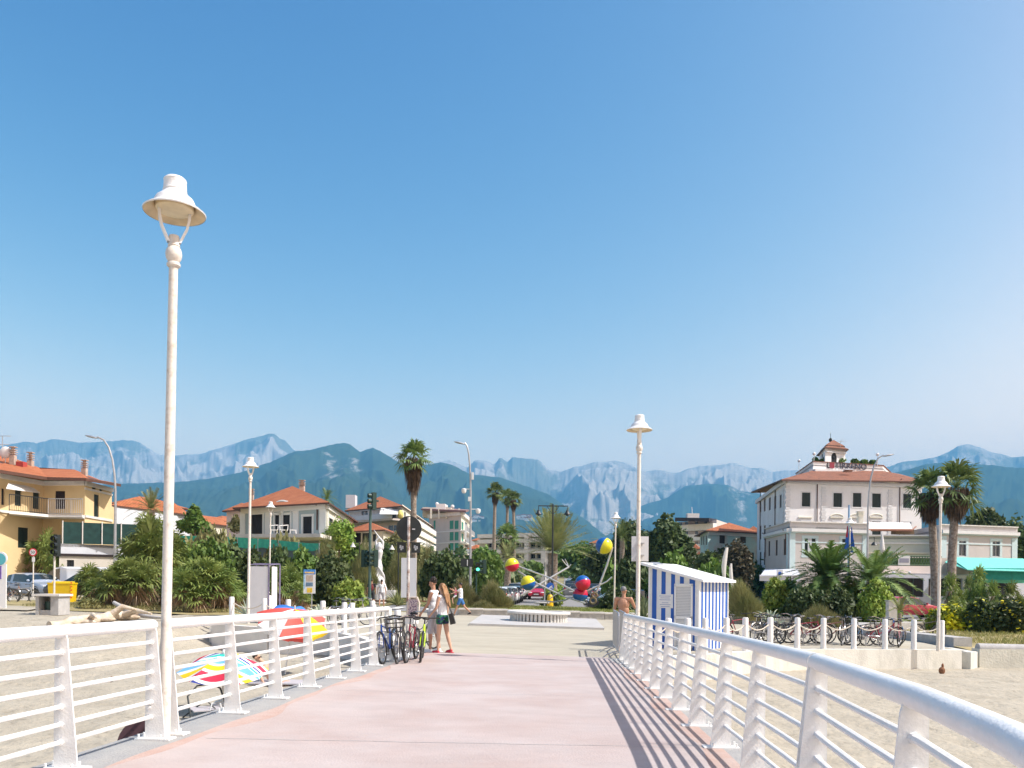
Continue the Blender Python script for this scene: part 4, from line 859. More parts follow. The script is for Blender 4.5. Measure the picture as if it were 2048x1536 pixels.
def roof_faces(root, faces, m, th=.16, name='roof', edge=None):
    """faces: lists of 3D points (outer eave first two); builds slabs with tile uvs"""
    b = MB(); uvs = []
    for f in faces:
        f = [Vector(p) for p in f]; e = (f[1]-f[0]); e.z = 0; e.normalize(); nn = (f[1]-f[0]).cross(f[2]-f[1]).normalized(); up = nn.cross((f[1]-f[0]).normalized())
        nf = len(b.f); b.slab(f, th, 0, 1); o = f[0]
        for g in b.f[nf:]:
            for i in g: q = Vector(b.v[i])-o; uvs.append((q.dot(e), q.dot(up)))
    b.uv = uvs; return b.build(name, [m, edge or EAVE], root, world=True, smooth=False)
def hip(root, A, B, Cc, D, ze, zr, m, ov=.6, th=.16, name='roof', inset=None):
    """A,B front corners, C back right, D back left"""
    P4 = [Vector((p[0], p[1], 0)) for p in (A, B, Cc, D)]; cen = sum(P4, Vector())/4
    O = [p+(p-cen).normalized()*ov*1.3 for p in P4]
    ab, bc = (P4[1]-P4[0]).length, (P4[2]-P4[1]).length
    drop = .0
    E = [Vector((p.x, p.y, ze-drop)) for p in O]
    if ab >= bc:
        k = min(.5, bc/2/ab); m1 = (O[0]+O[3])/2; m2 = (O[1]+O[2])/2; r1 = m1.lerp(m2, k); r2 = m2.lerp(m1, k); r1.z = r2.z = zr
        fs = [[E[0], E[1], r2, r1], [E[1], E[2], r2], [E[2], E[3], r1, r2], [E[3], E[0], r1]]
    else:
        k = min(.5, ab/2/bc); m1 = (O[0]+O[1])/2; m2 = (O[2]+O[3])/2; r1 = m1.lerp(m2, k); r2 = m2.lerp(m1, k); r1.z = r2.z = zr
        fs = [[E[0], E[1], r1], [E[1], E[2], r2, r1], [E[2], E[3], r2], [E[3], E[0], r1, r2]]
    if k > .499: fs = [[f for i, f in enumerate(q) if i == 0 or (f-q[i-1]).length > .02] for q in fs]
    rf = roof_faces(root, fs, m, th, name)
    return rf, r1, r2
def chimney(root, par, p, w=.6, h=1.2, m=None):
    b = MB(); b.box(p+Vector((0, 0, h/2-.5)), (w, w, h)); 
    for k in range(3): b.box(p+Vector((0, 0, h-.42+.14*k+.02)), (w*1.15, w*1.15, .05))
    b.box(p+Vector((0, 0, h+.08)), (w*1.2, w*1.2, .06)); b.tube([p+Vector((0, 0, h-.5)), p+Vector((0, 0, h+.05))], w*.35, 8)
    return b.build('chimney', m or mat('chimney_plaster', (.42, .33, .27), .85, .25, 4), par, world=True, smooth=False)
def plan(px, Y): q = P(px, CY, Y); return (q.x, Y)
def zat(px, py, Y): return P(px, py, Y).z
def bld(name, label, A, z=None, grp=None, cat='building'):
    return thing(name, label, cat, (A[0], A[1], gz(A[0], A[1]) if z is None else z), 0, grp)
def pipe(root, A, B, px, y0, y1, m=None, r=.06):
    t, za = line_hit(A, B, px, y0); _, zb = line_hit(A, B, px, y1); A_ = Vector((*A, 0)); B_ = Vector((*B, 0)); d, n = side_normal(A, B); c = A_+(B_-A_)*t+n*.1
    b = MB(); b.tube([c-n*.02+n*.35+Vector((0, 0, za+.25)), c+Vector((0, 0, za)), c+Vector((0, 0, zb))], r, 8); b.build('drainpipe', m or EAVE, root, world=True)
# ---------------- A yellow house
YEL1 = mat('yellow_plaster', (.68, .52, .29), .85, col2=(.61, .46, .25), sc=.6, thr=(.35, .7), bump=.1)
a0, a1, a2, a3 = plan(-45, 51), plan(85, 56.8), plan(168, 56.4), plan(222, 60.5)
ze = 8.5; zb = g0(-30)-.3
root = bld('yellow_house', 'yellow two storey house with orange tiled roof, balcony and dark shutters at the left edge', a1)
wall(root, a0, a1, zb, ze, YEL1, [(30, 978, 43, 1012, 'sh'), (66, 982, 79, 1018, 'sh'), (36, 1055, 57, 1096, 'sh'), (3, 977, 9, 1010, 'shb')])
wall(root, a1, a2, zb, ze, YEL1, [(110, 982, 130, 1018, 'shb')])
wall(root, a2, a3, zb, ze, YEL1, [(188, 989, 198, 1038, 'sh'), (184, 973, 192, 983, 'dark'), (199, 975, 205, 984, 'dark')], trim=None)
a4 = (a3[0]-9, a3[1]+9); a5 = (a0[0]-4, a0[1]+26)
wall(root, a3, a4, zb, ze, YEL1); wall(root, a4, a5, zb, ze, YEL1); wall(root, a5, a0, zb, ze, YEL1)
O = lambda px, py, Y: P(px, py, Y)
fs = [[O(-60, 930, 49.7), O(94, 954, 55), O(78, 935, 61), O(10, 910, 60), O(-60, 906, 58)],
      [O(94, 954, 55), O(172, 956, 55.4), O(149, 939, 60.5), O(78, 937, 61)],
      [O(172, 956, 55.4), O(242, 968, 59), O(200, 960, 72), O(149, 939, 60.5)],
      [O(-60, 906, 58), O(10, 910, 60), O(78, 935, 61), O(149, 939, 60.5), O(200, 960, 72), O(60, 960, 80), O(-60, 960, 75)]]
rf = roof_faces(root, fs, TILE, .2)
for px, py, Y in ((26, 921, 57), (61, 931, 59.5), (169, 946, 60.5)): chimney(root, rf, P(px, py, Y), .34, .85)
b = MB(); b.box(P(43, 934, 57), (.5, .5, .7)); b.build('chimney', mat('red_chimney', (.35, .05, .04), .7, .1, 5), rf, world=True, smooth=False)
sat = P(11, 905, 57); b = MB(); b.ell(sat, (.42, .12, .42), 16, 8); b.tube([sat, sat-Vector((0, 0, 1))], .03, 6); b.build('satellite_dish', WHITE2, rf, world=True)
b = MB(); q = P(5, 872, 57); b.tube([q-Vector((0, 0, 1.6)), q], .03, 6); b.tube([q-Vector((.6, 0, 0)), q+Vector((.6, 0, 0))], .02, 5); b.tube([q-Vector((.4, 0, .6)), q+Vector((.5, 0, -.6))], .02, 5); b.build('aerial', STEEL, rf, world=True)
for A_, B_ in ((a0, a1), (a1, a2), (a2, a3)):
    band(root, A_, B_, ze-.15, .3, .12, WHITE2, 'cornice'); band(root, A_, B_, zat(85, 1035, 58), .16, .08, CONC_L, 'string_course')
band(root, a2, a3, zat(190, 985, 59), .14, .06, CONC_L, 'string_course')
# balcony: slab and bars
def railbars(root, pts, z0, z1, n, name='balustrade', m=None, rail=.03, bar=.014):
    b = MB()
    for a, c in zip(pts, pts[1:]):
        a = Vector((a[0], a[1], 0)); c = Vector((c[0], c[1], 0)); L = (c-a).length; k = max(2, int(L*n))
        b.tube([a+Vector((0, 0, z1)), c+Vector((0, 0, z1))], rail, 6); b.tube([a+Vector((0, 0, z0+.06)), c+Vector((0, 0, z0+.06))], rail*.7, 6)
        for i in range(k+1): q = a.lerp(c, i/k); b.tube([q+Vector((0, 0, z0)), q+Vector((0, 0, z1))], bar*(2 if i % 12 == 0 else 1), 4, cap=False)
    return b.build(name, m or DARK, root, world=True)
bz = zat(90, 1031, 56); q0, q1, q2 = plan(17, 52.3), plan(95, 55.0), plan(163, 54.9)
b = MB(); b.slab([Vector((*q0, bz)), Vector((*q1, bz)), Vector((*q2, bz)), Vector((*a2, bz)), Vector((*a1, bz)), Vector((plan(17, 54)[0], 54, bz))], .18); b.build('balcony_slab', WHITE2, root, world=True, smooth=False)
railbars(root, [q0, q1], bz, bz+1.05, 8); railbars(root, [q1, q2], bz, bz+1.05, 8, m=STEEL)
b = MB(); w0, w1 = plan(15, 52.8), plan(86, 57.6); zt_ = zat(15, 967, 53); b.slab([Vector((w0[0]+.6, w0[1]-1.2, zt_-.45)), Vector((w1[0]+.4, w1[1]-1.2, zat(86, 976, 57.6)-.45)), Vector((*w1, zat(86, 976, 57.6))), Vector((*w0, zt_))], .05); b.build('awning', WHITE2, root, world=True, smooth=False)
# ---------------- grey building with dark green screen
g1, g2 = plan(118, 54), plan(232, 56); zt_ = zat(150, 1088, 54.5); A2 = (g2[0]-2, g2[1]+9); A1 = (g1[0]-2, g1[1]+6)
root = bld('garage_building', 'low pale grey garage below the yellow house, topped by a dark green screen', g1)
GW = mat('grey_render', (.56, .58, .62), .85, .08, 1); GW2 = mat('beige_render', (.56, .52, .46), .85, .08, 1)
zm = zat(150, 1110, 54.5); wall(root, g1, g2, zb, zm, GW2, [(134, 1120, 148, 1150, 'dark')]); wall(root, g1, g2, zm, zt_, GW, name='parapet'); wall(root, g2, A2, zb, zt_, GW); 
b = MB(); b.slab([Vector((*g1, zt_)), Vector((*g2, zt_)), Vector((*A2, zt_)), Vector((*A1, zt_))], .2); b.build('roof', CONC, root, world=True, smooth=False)
band(root, g1, g2, zm, .16, .10, SHUTB, 'gutter')
zc_ = zat(150, 1046, 55); SCR = mat('dark_green_screen', (.012, .045, .04), .8, .3, 3)
b = MB(); A_, B_ = Vector((g1[0]+.1, g1[1]+.25, 0)), Vector((g2[0]+1.5, g2[1]+.3, 0)); d_ = (B_-A_).normalized(); b.box((A_+B_)/2+Vector((0, 0, (zt_+zc_)/2+.02)), ((B_-A_).length, .05, zc_-zt_), rz=math.atan2(d_.y, d_.x)); scr = b.build('screen', SCR, root, world=True, smooth=False)
for k in range(5):
    q = A_.lerp(B_, k/4); b = MB(); b.tube([q-Vector((0, .06, -zt_)), q-Vector((0, .06, -zc_-.1))], .04, 6); b.build('screen_post', CONC_L, root, world=True)
# ---------------- C villa
GB_SHADE = mat('shade_toned_plaster', (.31, .38, .385), .85, .06, 1); WT = mat('villa_white', (.66, .66, .62), .8, .06, 1); CRM = mat('cream_plaster', (.72, .68, .56), .85, .07, 1)  # blue grey tone paints the villa front's shade into its plaster colour
v0, v1, v2 = plan(483, 78), plan(652, 72), plan(702, 92); ze = zat(652, 1009, 72)+.1; zb = 0
v3 = (v0[0]+(v2[0]-v1[0]), v0[1]+(v2[1]-v1[1]))
root = bld('villa', 'villa with shade toned blue grey front, white pilasters, arched double window and orange hipped roof', v0)
wall(root, v0, v1, zb, ze, GB_SHADE, [(503, 1029, 525, 1072, 'dark'), (550, 1030, 563, 1066, 'dark'), (562, 1030, 580, 1066, 'dark'), (606, 1033, 624, 1077, 'dark')], trim=WT, tw=.22)
wall(root, v1, v2, zb, ze, CRM, [(657.5, 1037, 666, 1064, 'sh'), (676, 1042, 680, 1064, 'sh'), (688, 1044, 692, 1066, 'sh')], trim=WT)
wall(root, v2, v3, zb, ze, CRM); wall(root, v3, v0, zb, ze, CRM)
for px, w_ in ((486, .7), (536, .75), (592, .75), (646, .8)): pilaster(root, v0, v1, px, w_, zb, ze-.3, WT)
for px in (655, 670, 684, 698): pilaster(root, v1, v2, px, .5, zb, ze-.3, WT)
band(root, v0, v1, ze-.25, .5, .2, WT); band(root, v1, v2, ze-.25, .5, .2, WT)
# arch over the double window
t, zz = line_hit(v0, v1, 565, 1030); d_, n_ = side_normal(v0, v1); c_ = Vector((*v0, 0)).lerp(Vector((*v1, 0)), t)+n_*.05
b = MB(); rr = .82; 
for s in (-1, 1):
    b.tube([c_+d_*(s*.62)+d_*(math.cos(a)*.62)+Vector((0, 0, zz+math.sin(a)*.55)) for a in np.linspace(0, math.pi, 11)], .09, 6)
b.tube([c_+d_*(math.cos(a)*1.55)+Vector((0, 0, zz+.1+math.sin(a)*1.15)) for a in np.linspace(0, math.pi, 17)], .14, 6); b.build('arch', WT, root, world=True)
rf, r1, r2 = hip(root, v0, v1, v2, v3, ze, zat(590, 981, 84), TILE, .9)
chimney(root, rf, P(604, 982, 84), .5, 1.0); chimney(root, rf, P(503, 996, 82), .4, .8)
pipe(root, v0, v1, 636, 1012, 1060)
# terrace chairs of the villa
for px, lb in ((548, 'white garden chair left on the villa terrace'), (568, 'white garden chair right on the villa terrace'), (586, 'low white garden stool on the villa terrace')):
    Y = 70; p = P(px, 1068, Y); root = thing('garden_chair', lb, 'chair', p, R(20), 'garden furniture on the villa terrace'); s = 1 if px < 580 else .6; root.scale = (.72,)*3
    for (dx, dy) in ((-.35, -.3), (.35, -.3), (-.35, .3), (.35, .3)): b = MB(); b.tube([(dx, dy, 0), (dx*.9, dy*.9, .45)], .03, 5); b.build('leg', WHITE2, root)
    b = MB(); b.box((0, 0, .47*1), (.8, .7, .05)); b.build('seat', WHITE2, root, smooth=False)
    if s == 1: b = MB(); b.tube([(-.42, .3, .45), (-.5, .4, 1.0), (.5, .4, 1.1), (.42, .3, .45)], .06, 6); b.tube([(-.45, -.3, .7), (-.45, .4, .75)], .04, 5); b.tube([(.45, -.3, .7), (.45, .4, .75)], .04, 5); b.build('backrest', WHITE2, root)
b = MB(); q0, q1 = plan(470, 69), plan(640, 67); zz = zat(560, 1069, 69); b.slab([Vector((q0[0], 69, zz)), Vector((q1[0], 67, zz)), Vector((q1[0], 73, zz)), Vector((q0[0], 78, zz))], .3)
o = b.build('villa_terrace', CONC_L, smooth=False, base=(q0[0], 69, 0)); tag(o, 'raised terrace floor in front of the villa', 'terrace')
# ---------------- small far houses
def smallhouse(label, x0, x1, ye, yr, yb_, Y, wm, rm=TILE, ops=(), depth=9, turn=2, name='house', ov=.5):
    A, B = plan(x0, Y+turn), plan(x1, Y); C2 = (B[0]+depth*.3, B[1]+depth); D2 = (A[0]+depth*.3, A[1]+depth); ze = zat((x0+x1)/2, ye, Y+turn/2); zb_ = min(gz(A[0], Y), zat(x0, yb_, Y))-1
    r = bld(name, label, A, zb_, 'far houses with orange roofs'); wall(r, A, B, zb_, ze, wm, ops); wall(r, B, C2, zb_, ze, wm); wall(r, C2, D2, zb_, ze, wm); wall(r, D2, A, zb_, ze, wm)
    hip(r, A, B, C2, D2, ze, zat((x0+x1)/2, yr, Y+depth/2), rm, ov); return r
PK = mat('pale_pink_plaster', (.60, .47, .43), .85, .07, 1)
smallhouse('small pink house with orange roof peeping out left of the villa', 452, 486, 1021, 1009, 1050, 100, PK, ops=[(466, 1027, 472, 1038, 'win')])
smallhouse('grey walled house with orange roof left of the large weathered lamp pole', 228, 262, 1014, 1003, 1050, 88, GW, turn=-4)
smallhouse('taller orange roofed house directly right of the yellow house', 214, 258, 1006, 990, 1040, 96, GW2, turn=5)
smallhouse('long orange roof just right of the tall lamp pole', 345, 400, 1046, 1031, 1075, 105, CRM)
smallhouse('orange roofed house with pale balustrade behind the small conifer', 398, 450, 1044, 1033, 1075, 112, WT, ops=[(425, 1048, 432, 1056, 'dark'), (438, 1048, 444, 1056, 'dark')])
for i, (x0, x1, ye, yr, Y) in enumerate(((942, 975, 1081, 1073, 240), (970, 996, 1079, 1071, 270), (935, 960, 1098, 1090, 200), (1180, 1212, 1086, 1078, 210), (1376, 1400, 1098, 1088, 170), (1392, 1412, 1110, 1100, 150), (1492, 1520, 1062, 1054, 150))):
    smallhouse(['far house with orange roof just right of the camera mast', 'far orange roof seen left of the three thin palms', 'far low house beneath the camera mast', 'far orange roof left of the upper sculpture ball', 'orange roofed annex left of the weathered aqua house', 'small pale house above the kiosk roof', 'small flat tan house between the weathered house and the hotel'][i], x0, x1, ye, yr, 1110 if i < 4 else 1130, Y, (WT, CRM, GW2, WT, GW2, WT, CRM)[i], ops=[((x0*.6+x1*.4), ye+3, (x0*.5+x1*.5), ye+8, 'dark')] if Y < 260 else ())
# ---------------- F white building with terrace
f0, f1, f2 = plan(696, 146), plan(803, 136), plan(862, 185); ze = zat(803, 1013, 136); zb = 0; f3 = (f0[0]+f2[0]-f1[0], f0[1]+f2[1]-f1[1])
PGW = mat('pale_grey_plaster', (.60, .60, .64), .85, .06, .5); PKG = mat('pinkish_plaster', (.56, .49, .46), .85, .06, .5); CR2 = mat('pale_cream_plaster', (.70, .67, .56), .85, .06, .5)
root = bld('apartment_building', 'white apartment building with orange hipped roof, white awning and stacked balconies behind the round sign', f0)
z1 = zat(750, 1041, 140)
wall(root, f0, f1, z1, ze, PGW, [(723, 1019, 736, 1033, 'gl'), (780, 1024, 792, 1036, 'shb')]); wall(root, f0, f1, zb, z1, PKG, [(776, 1050, 796, 1062, 'gl')])
ops = []
for r_ in range(4):
    for k in range(4): x_ = 808+k*13; y_ = 1024+r_*19+k*(1.8+r_*-1.0); ops.append((x_, y_, x_+4, y_+11, 'win'))
wall(root, f1, f2, zb, ze, CR2, ops); wall(root, f2, f3, zb, ze, CR2); wall(root, f3, f0, zb, ze, CR2)
rf, r1, r2 = hip(root, f0, f1, f2, f3, ze, zat(770, 996, 150), TILE, 1.2)
d_, n_ = side_normal(f0, f1); A_ = Vector((*f0, 0))+n_*2.2; B_ = Vector((*f1, 0))+n_*2.2
b = MB(); zt_ = zat(750, 1028, 136); b.box((A_+B_)/2+Vector((0, 0, (z1+zt_)/2)), ((B_-A_).length, .25, zt_-z1), rz=math.atan2(d_.y, d_.x)); b.build('terrace_parapet', PGW, root, world=True, smooth=False)
b = MB(); b.slab([Vector((*f0, z1)), Vector((*f1, z1)), B_+Vector((0, 0, z1)), A_+Vector((0, 0, z1))][::-1], .3); b.build('terrace_floor', PKG, root, world=True, smooth=False)
railbars(root, [(A_.x, A_.y), (B_.x, B_.y)], zt_, zt_+.8, 1, m=STEEL, rail=.05, bar=.03)
b = MB(); b.slab([P(759, 1028, 134), P(796, 1028.5, 133), P(797, 1016, 137), P(762, 1016, 137.5)], .06); b.build('awning', WHITE2, root, world=True, smooth=False)
b = MB(); b.ell(P(801, 1029, 134), (.5, .5, .75), 10, 8); b.build('yellow_parasol', mat('pale_yellow_cloth', (.75, .62, .2), .8, .1, 3), root, world=True)
d_, n_ = side_normal(f1, f2)
for r_, y_ in enumerate((1040, 1060, 1079)):
    b = MB(); A_ = Vector((*f1, 0)).lerp(Vector((*f2, 0)), .06); B_ = Vector((*f1, 0)).lerp(Vector((*f2, 0)), .93); zz = zat(803, y_+1, 137); b.box((A_+B_)/2+n_*.7+Vector((0, 0, zz)), ((B_-A_).length, 1.4, .25), rz=math.atan2(d_.y, d_.x)); b.build('balcony', CR2, root, world=True, smooth=False)
    b = MB(); b.box((A_+B_)/2+n_*1.35+Vector((0, 0, zz+.55)), ((B_-A_).length, .1, .85), rz=math.atan2(d_.y, d_.x)); b.build('parapet', WHITE2, root, world=True, smooth=False)
b = MB(); b.box(P(703, 1004, 150), (1.7, 2, 2.4)); b.build('stair_tower', PGW, root, world=True, smooth=False)
# ---------------- G apartment block with teal shutters
q0, q1, q2 = plan(857, 200), plan(921, 190), plan(939, 214); ze = zat(880, 1033, 195); q3 = (q0[0]+q2[0]-q1[0], q0[1]+q2[1]-q1[1])
BG = mat('beige_concrete', (.54, .48, .45), .85, .06, .4)
root = bld('apartment_block', 'beige apartment block with teal shutters and flat canopy roof right of the big palm', q0)
ops = []
for y_ in (1041, 1064, 1086, 1108): ops += [(899, y_, 907, y_+17, 'shg'), (909, y_, 917, y_+17, 'shg'), (867, y_, 871, y_+17, 'shg')]
wall(root, q0, q1, 0, ze, BG, ops)
ops = []
for y_ in (1045, 1068, 1090, 1111): ops += [(923, y_-1, 927, y_+15, 'shg'), (930, y_, 935, y_+16, 'win')]
wall(root, q1, q2, 0, ze, CR2, ops); wall(root, q2, q3, 0, ze, BG); wall(root, q3, q0, 0, ze, BG)
zt_ = zat(880, 1027, 195); 
for A_, B_ in ((q0, q1), (q1, q2)): band(root, A_, B_, (ze+zt_)/2, zt_-ze+.2, .5, CONC_L, 'parapet')
for y_ in (1061, 1084, 1106):
    zz = zat(920, y_, 190); band(root, q1, q2, zz, .3, 1.2, WHITE2, 'balcony'); band(root, q0, q1, zz, .18, .1, WHITE2, 'string_course')
    d_, n_ = side_normal(q1, q2); A_ = Vector((*q1, 0))+n_*1.2; B_ = Vector((*q2, 0))+n_*1.2; railbars(root, [(A_.x, A_.y), (B_.x, B_.y)], zz, zz+1.1, 3, m=STEEL, bar=.03)
b = MB(); cc = (Vector((*q0, 0))+Vector((*q1, 0)))/2; b.slab([P(842, 1017, 198), P(932, 1021, 188), P(938, 1019, 210), P(850, 1014, 215)], .45); b.build('canopy_roof', mat('canopy_brown', (.22, .13, .12), .7, .1, 2), root, world=True, smooth=False)
b = MB()
for px in (862, 878, 893, 906, 918): b.box(P(px, 1027, 194), (.4, .4, 2.4))
b.box(P(875, 1026, 204), (7, 4, 2.4)); b.build('penthouse', CR2, root, world=True, smooth=False)
for px, py in ((874, 1008), (905, 1013), (892, 1013)):
    b = MB(); c_ = P(px, py, 198); b.ell(c_, (.45, .2, .45), 12, 6); b.tube([c_, c_-Vector((0, 0, 1.8))], .06, 5); b.build('satellite_dish', WHITE2, root, world=True)
b = MB(); b.box(P(882, 1015, 198), (2.2, 2, 1.6)); b.build('roof_plant', WHITE2, root, world=True, smooth=False)
# ---------------- H low house with orange roof
h0, h1, h2 = plan(700, 92), plan(766, 88), plan(790, 97); ze = zat(740, 1062, 90); h3 = (h0[0]+h2[0]-h1[0], h0[1]+h2[1]-h1[1])
root = bld('low_house', 'low house with plain orange roof and dark shaded porch left of the statue', h0)
wall(root, h0, h1, 0, ze, GW2, [(705, 1066, 722, 1085, 'dark'), (724, 1066, 738, 1085, 'dark'), (745, 1068, 752, 1083, 'dark')]); wall(root, h1, h2, 0, ze, CRM); wall(root, h2, h3, 0, ze, CRM); wall(root, h3, h0, 0, ze, CRM)
hip(root, h0, h1, h2, h3, ze, zat(735, 1045, 93), TILE, .8)
# ---------------- I modern building
m0, m1 = plan(958, 175), plan(1105, 165); m2 = (m1[0]+.8, m1[1]+16); m3 = (m0[0]+.8, m0[1]+16); zt_ = zat(1030, 1070, 170)
OLV = mat('olive_concrete', (.42, .41, .33), .85, .08, .5); TIN = mat('tinted_glass', (.04, .07, .09), .1, .3, .4, spec=.8)
root = bld('office_building', 'flat roofed modern building with ribbon windows behind the central palms', m0); ops = []
for y_, h_ in ((1086, 9), (1108, 9), (1130, 10)):
    for k in range(9): x_ = 975+k*14; ops.append((x_, y_, x_+11.5, y_+h_, 'win'))
wall(root, m0, m1, 0, zt_, OLV, ops, rev=.8); wall(root, m1, m2, 0, zt_, OLV); wall(root, m2, m3, 0, zt_, OLV); wall(root, m3, m0, 0, zt_, OLV)
b = MB(); b.slab([Vector((*m0, zt_)), Vector((*m1, zt_)), Vector((*m2, zt_)), Vector((*m3, zt_))], .3); b.build('roof', OLV, root, world=True, smooth=False)
for y_ in (1071, 1082, 1103, 1125): band(root, m0, m1, zat(1030, y_, 170), .8, .8, CONC_L, 'parapet')
for px in (1018, 1058, 1092): pilaster(root, m0, m1, px, 1.0, 0, zt_, CONC_L, out=1.0)
# ---------------- K right multi-storey
k0, k1 = plan(1352, 215), plan(1432, 205); k2 = (k1[0]+10, k1[1]+20); k3 = (k0[0]+10, k0[1]+20); zt_ = zat(1390, 1042, 210)
root = bld('apartment_block', 'grey multi-storey block with white balconies left of the weathered aqua house', k0); ops = []
for y_ in (1043, 1062, 1083):
    for x_ in (1358, 1370, 1390, 1408): ops.append((x_, y_, x_+6, y_+8, 'win'))
wall(root, k0, k1, 0, zt_, BG, ops); wall(root, k1, k2, 0, zt_, BG); wall(root, k2, k3, 0, zt_, BG); wall(root, k3, k0, 0, zt_, BG)
b = MB(); b.slab([P(1350, 1035, 207), P(1418, 1036, 200), P(1434, 1038, 224), P(1356, 1036, 236)], .9); b.build('roof', SHUTB, root, world=True, smooth=False)
for y_ in (1055, 1075, 1095): band(root, k0, k1, zat(1390, y_, 209), 1.6, 1.4, WHITE2, 'balcony')
b = MB(); q = P(1385, 1036, 208); b.box(q+Vector((0, 0, .4)), (3, 2, 1.4)); b.tube([q, q+Vector((-.2, 0, 2.8))], .07, 5); b.build('roof_plant', WHITE2, root, world=True, smooth=False)
# ---------------- L weathered aqua house
l0, l1, l2 = plan(1399, 141), plan(1415, 128), plan(1514, 134); ze = zat(1415, 1061, 128); l3 = (l0[0]+l2[0]-l1[0], l0[1]+l2[1]-l1[1])
AQ = mat('weathered_aqua', (.40, .55, .52), .85, col2=(.46, .42, .38), sc=.35, thr=(.48, .62))
root = bld('weathered_house', 'weathered aqua house with orange hipped roof above the white kiosk roof', l1)
wall(root, l0, l1, 0, ze, AQ, [(1402, 1073, 1404.5, 1090, 'sh'), (1406, 1072, 1408.5, 1090, 'sh'), (1411, 1071, 1414, 1090, 'sh'), (1402, 1104, 1404.5, 1112, 'sh'), (1411, 1104, 1414, 1113, 'sh')])
wall(root, l1, l2, 0, ze, AQ, [(1439, 1071, 1450, 1087, 'shb'), (1480, 1071, 1492, 1086, 'shb'), (1439, 1105, 1449, 1118, 'shb'), (1500, 1105, 1508, 1118, 'shb')]); wall(root, l2, l3, 0, ze, AQ); wall(root, l3, l0, 0, ze, AQ)
hip(root, l1, l2, l3, l0, ze, zat(1455, 1043, 134), TILE, .9); band(root, l1, l2, ze-.4, .5, .2, WT)
# ---------------- M hotel
PKH = mat('pale_pink_render', (.80, .79, .785), .85, col2=(.73, .715, .70), sc=.35, thr=(.4, .65)); QU = mat('quoin_white', (.68, .68, .68), .8, .04, 3)
p0, p1, p2 = plan(1513, 128), plan(1570, 102), plan(1842, 106); ze = zat(1570, 959, 102); p3 = (p0[0]+p2[0]-p1[0], p0[1]+p2[1]-p1[1])
root = bld('hotel', 'big white hotel with dark shutters, rooftop tower and TIRRENO lettering', p1, -1.5)
ops = []
for x_, w_ in ((1519, 3.4), (1527.5, 3.6), (1537.5, 3.8), (1548, 4.2), (1559, 4)):
    t_ = (x_-1513)/57; y_ = 1001-14*t_; ops += [(x_, y_, x_+w_, y_+26-1*(1-t_), 'shb'), (x_, 1052+t_*-4, x_+w_, 1079-t_*-1, 'shb')]
    ops.append((x_, 1104, x_+w_, 1130, 'shb'))
wall(root, p0, p1, -1.5, ze, PKH, ops, tw=.1)
wall(root, p1, p2, -1.5, ze, PKH, [(1603.5, 985, 1620.5, 1013, 'sh'), (1666.5, 986, 1684, 1014, 'sh'), (1705.5, 986, 1722.5, 1014, 'sh'), (1744, 987, 1761.5, 1015, 'sh'), (1806, 988, 1822, 1016, 'sh'), (1603.5, 1043, 1620, 1072, 'sh'), (1666, 1044, 1684, 1072, 'sh'), (1744, 1043, 1761.5, 1070, 'sh'), (1806, 1044, 1822, 1070, 'sh')], trim=QU, tw=.16)
wall(root, p2, p3, -1.5, ze, PKH); wall(root, p3, p0, -1.5, ze, PKH)
def quoins(px, A, B, wpx=8):
    t, _ = line_hit(A, B, px, 1000); A_ = Vector((*A, 0)); B_ = Vector((*B, 0)); d, n = side_normal(A, B); c = A_.lerp(B_, t); b = MB(); z = 8.2; k = 0
    while z < ze-.6: b.box(c+n*.03+Vector((0, 0, z)), (.75 if k % 2 else .55, .1, .26), rz=math.atan2(d.y, d.x)); z += .33; k += 1
    b.build('quoins', QU, root, world=True, smooth=False)
for px in (1575, 1647, 1780): quoins(px, p1, p2)
quoins(1567, p0, p1)
for px in (1634, 1799): pipe(root, p1, p2, px, 962, 1070)
for px in (1522, 1552): pipe(root, p0, p1, px, 985-(px-1522)*.45, 1100)
band(root, p1, p2, ze-.2, .5, .35, QU); band(root, p0, p1, ze-.2, .5, .35, QU)
for px in (1610, 1673, 1712, 1752):
    t, zz = line_hit(p1, p2, px, 1035); A_ = Vector((*p1, 0)).lerp(Vector((*p2, 0)), t); d, n = side_normal(p1, p2); b = MB(); b.box(A_+n*.05+Vector((0, 0, zz)), (1.9, .14, .16), rz=math.atan2(d.y, d.x))
    if px != 1610: b.tube([A_+n*.06+d*(math.cos(a)*.9)+Vector((0, 0, zz+.05+math.sin(a)*.38)) for a in np.linspace(0, math.pi, 9)], .06, 6)
    b.build('window_hood', CR2, root, world=True)
# roof with flat top platform
r = lambda px, py, Y: P(px, py, Y)
T = [P(1592, 950, 122), P(1626, 941, 110), P(1766, 942, 113), P(1800, 948, 130)]
E = [P(1502, 983.5, 129.5), P(1563, 958.5, 100.6), P(1852, 962.5, 105), P(1800, 975, 140)]
rf = roof_faces(root, [[E[0], E[1], T[1], T[0]], [E[1], E[2], T[2], T[1]], [E[2], E[3], T[3], T[2]], [E[3], E[0], T[0], T[3]]], TILE2, .2)
u0, u1, u2, u3 = [(q.x, q.y) for q in T]; zt_ = zat(1626, 923, 110); 
for A_, B_ in ((u0, u1), (u1, u2), (u2, u3)): 
    wall(root, A_, B_, T[1].z-2.2, zt_, PKH, name='roof_parapet'); band(root, A_, B_, zt_+.02, .09, .10, TILE2, 'coping'); band(root, A_, B_, T[1].z+.0, .3, .5, QU, 'flashing')
b = MB(); b.slab([Vector((*q, zt_-.4)) for q in (u0, u1, u2, u3)][::-1], .2); b.build('roof_terrace', CONC, root, world=True, smooth=False)
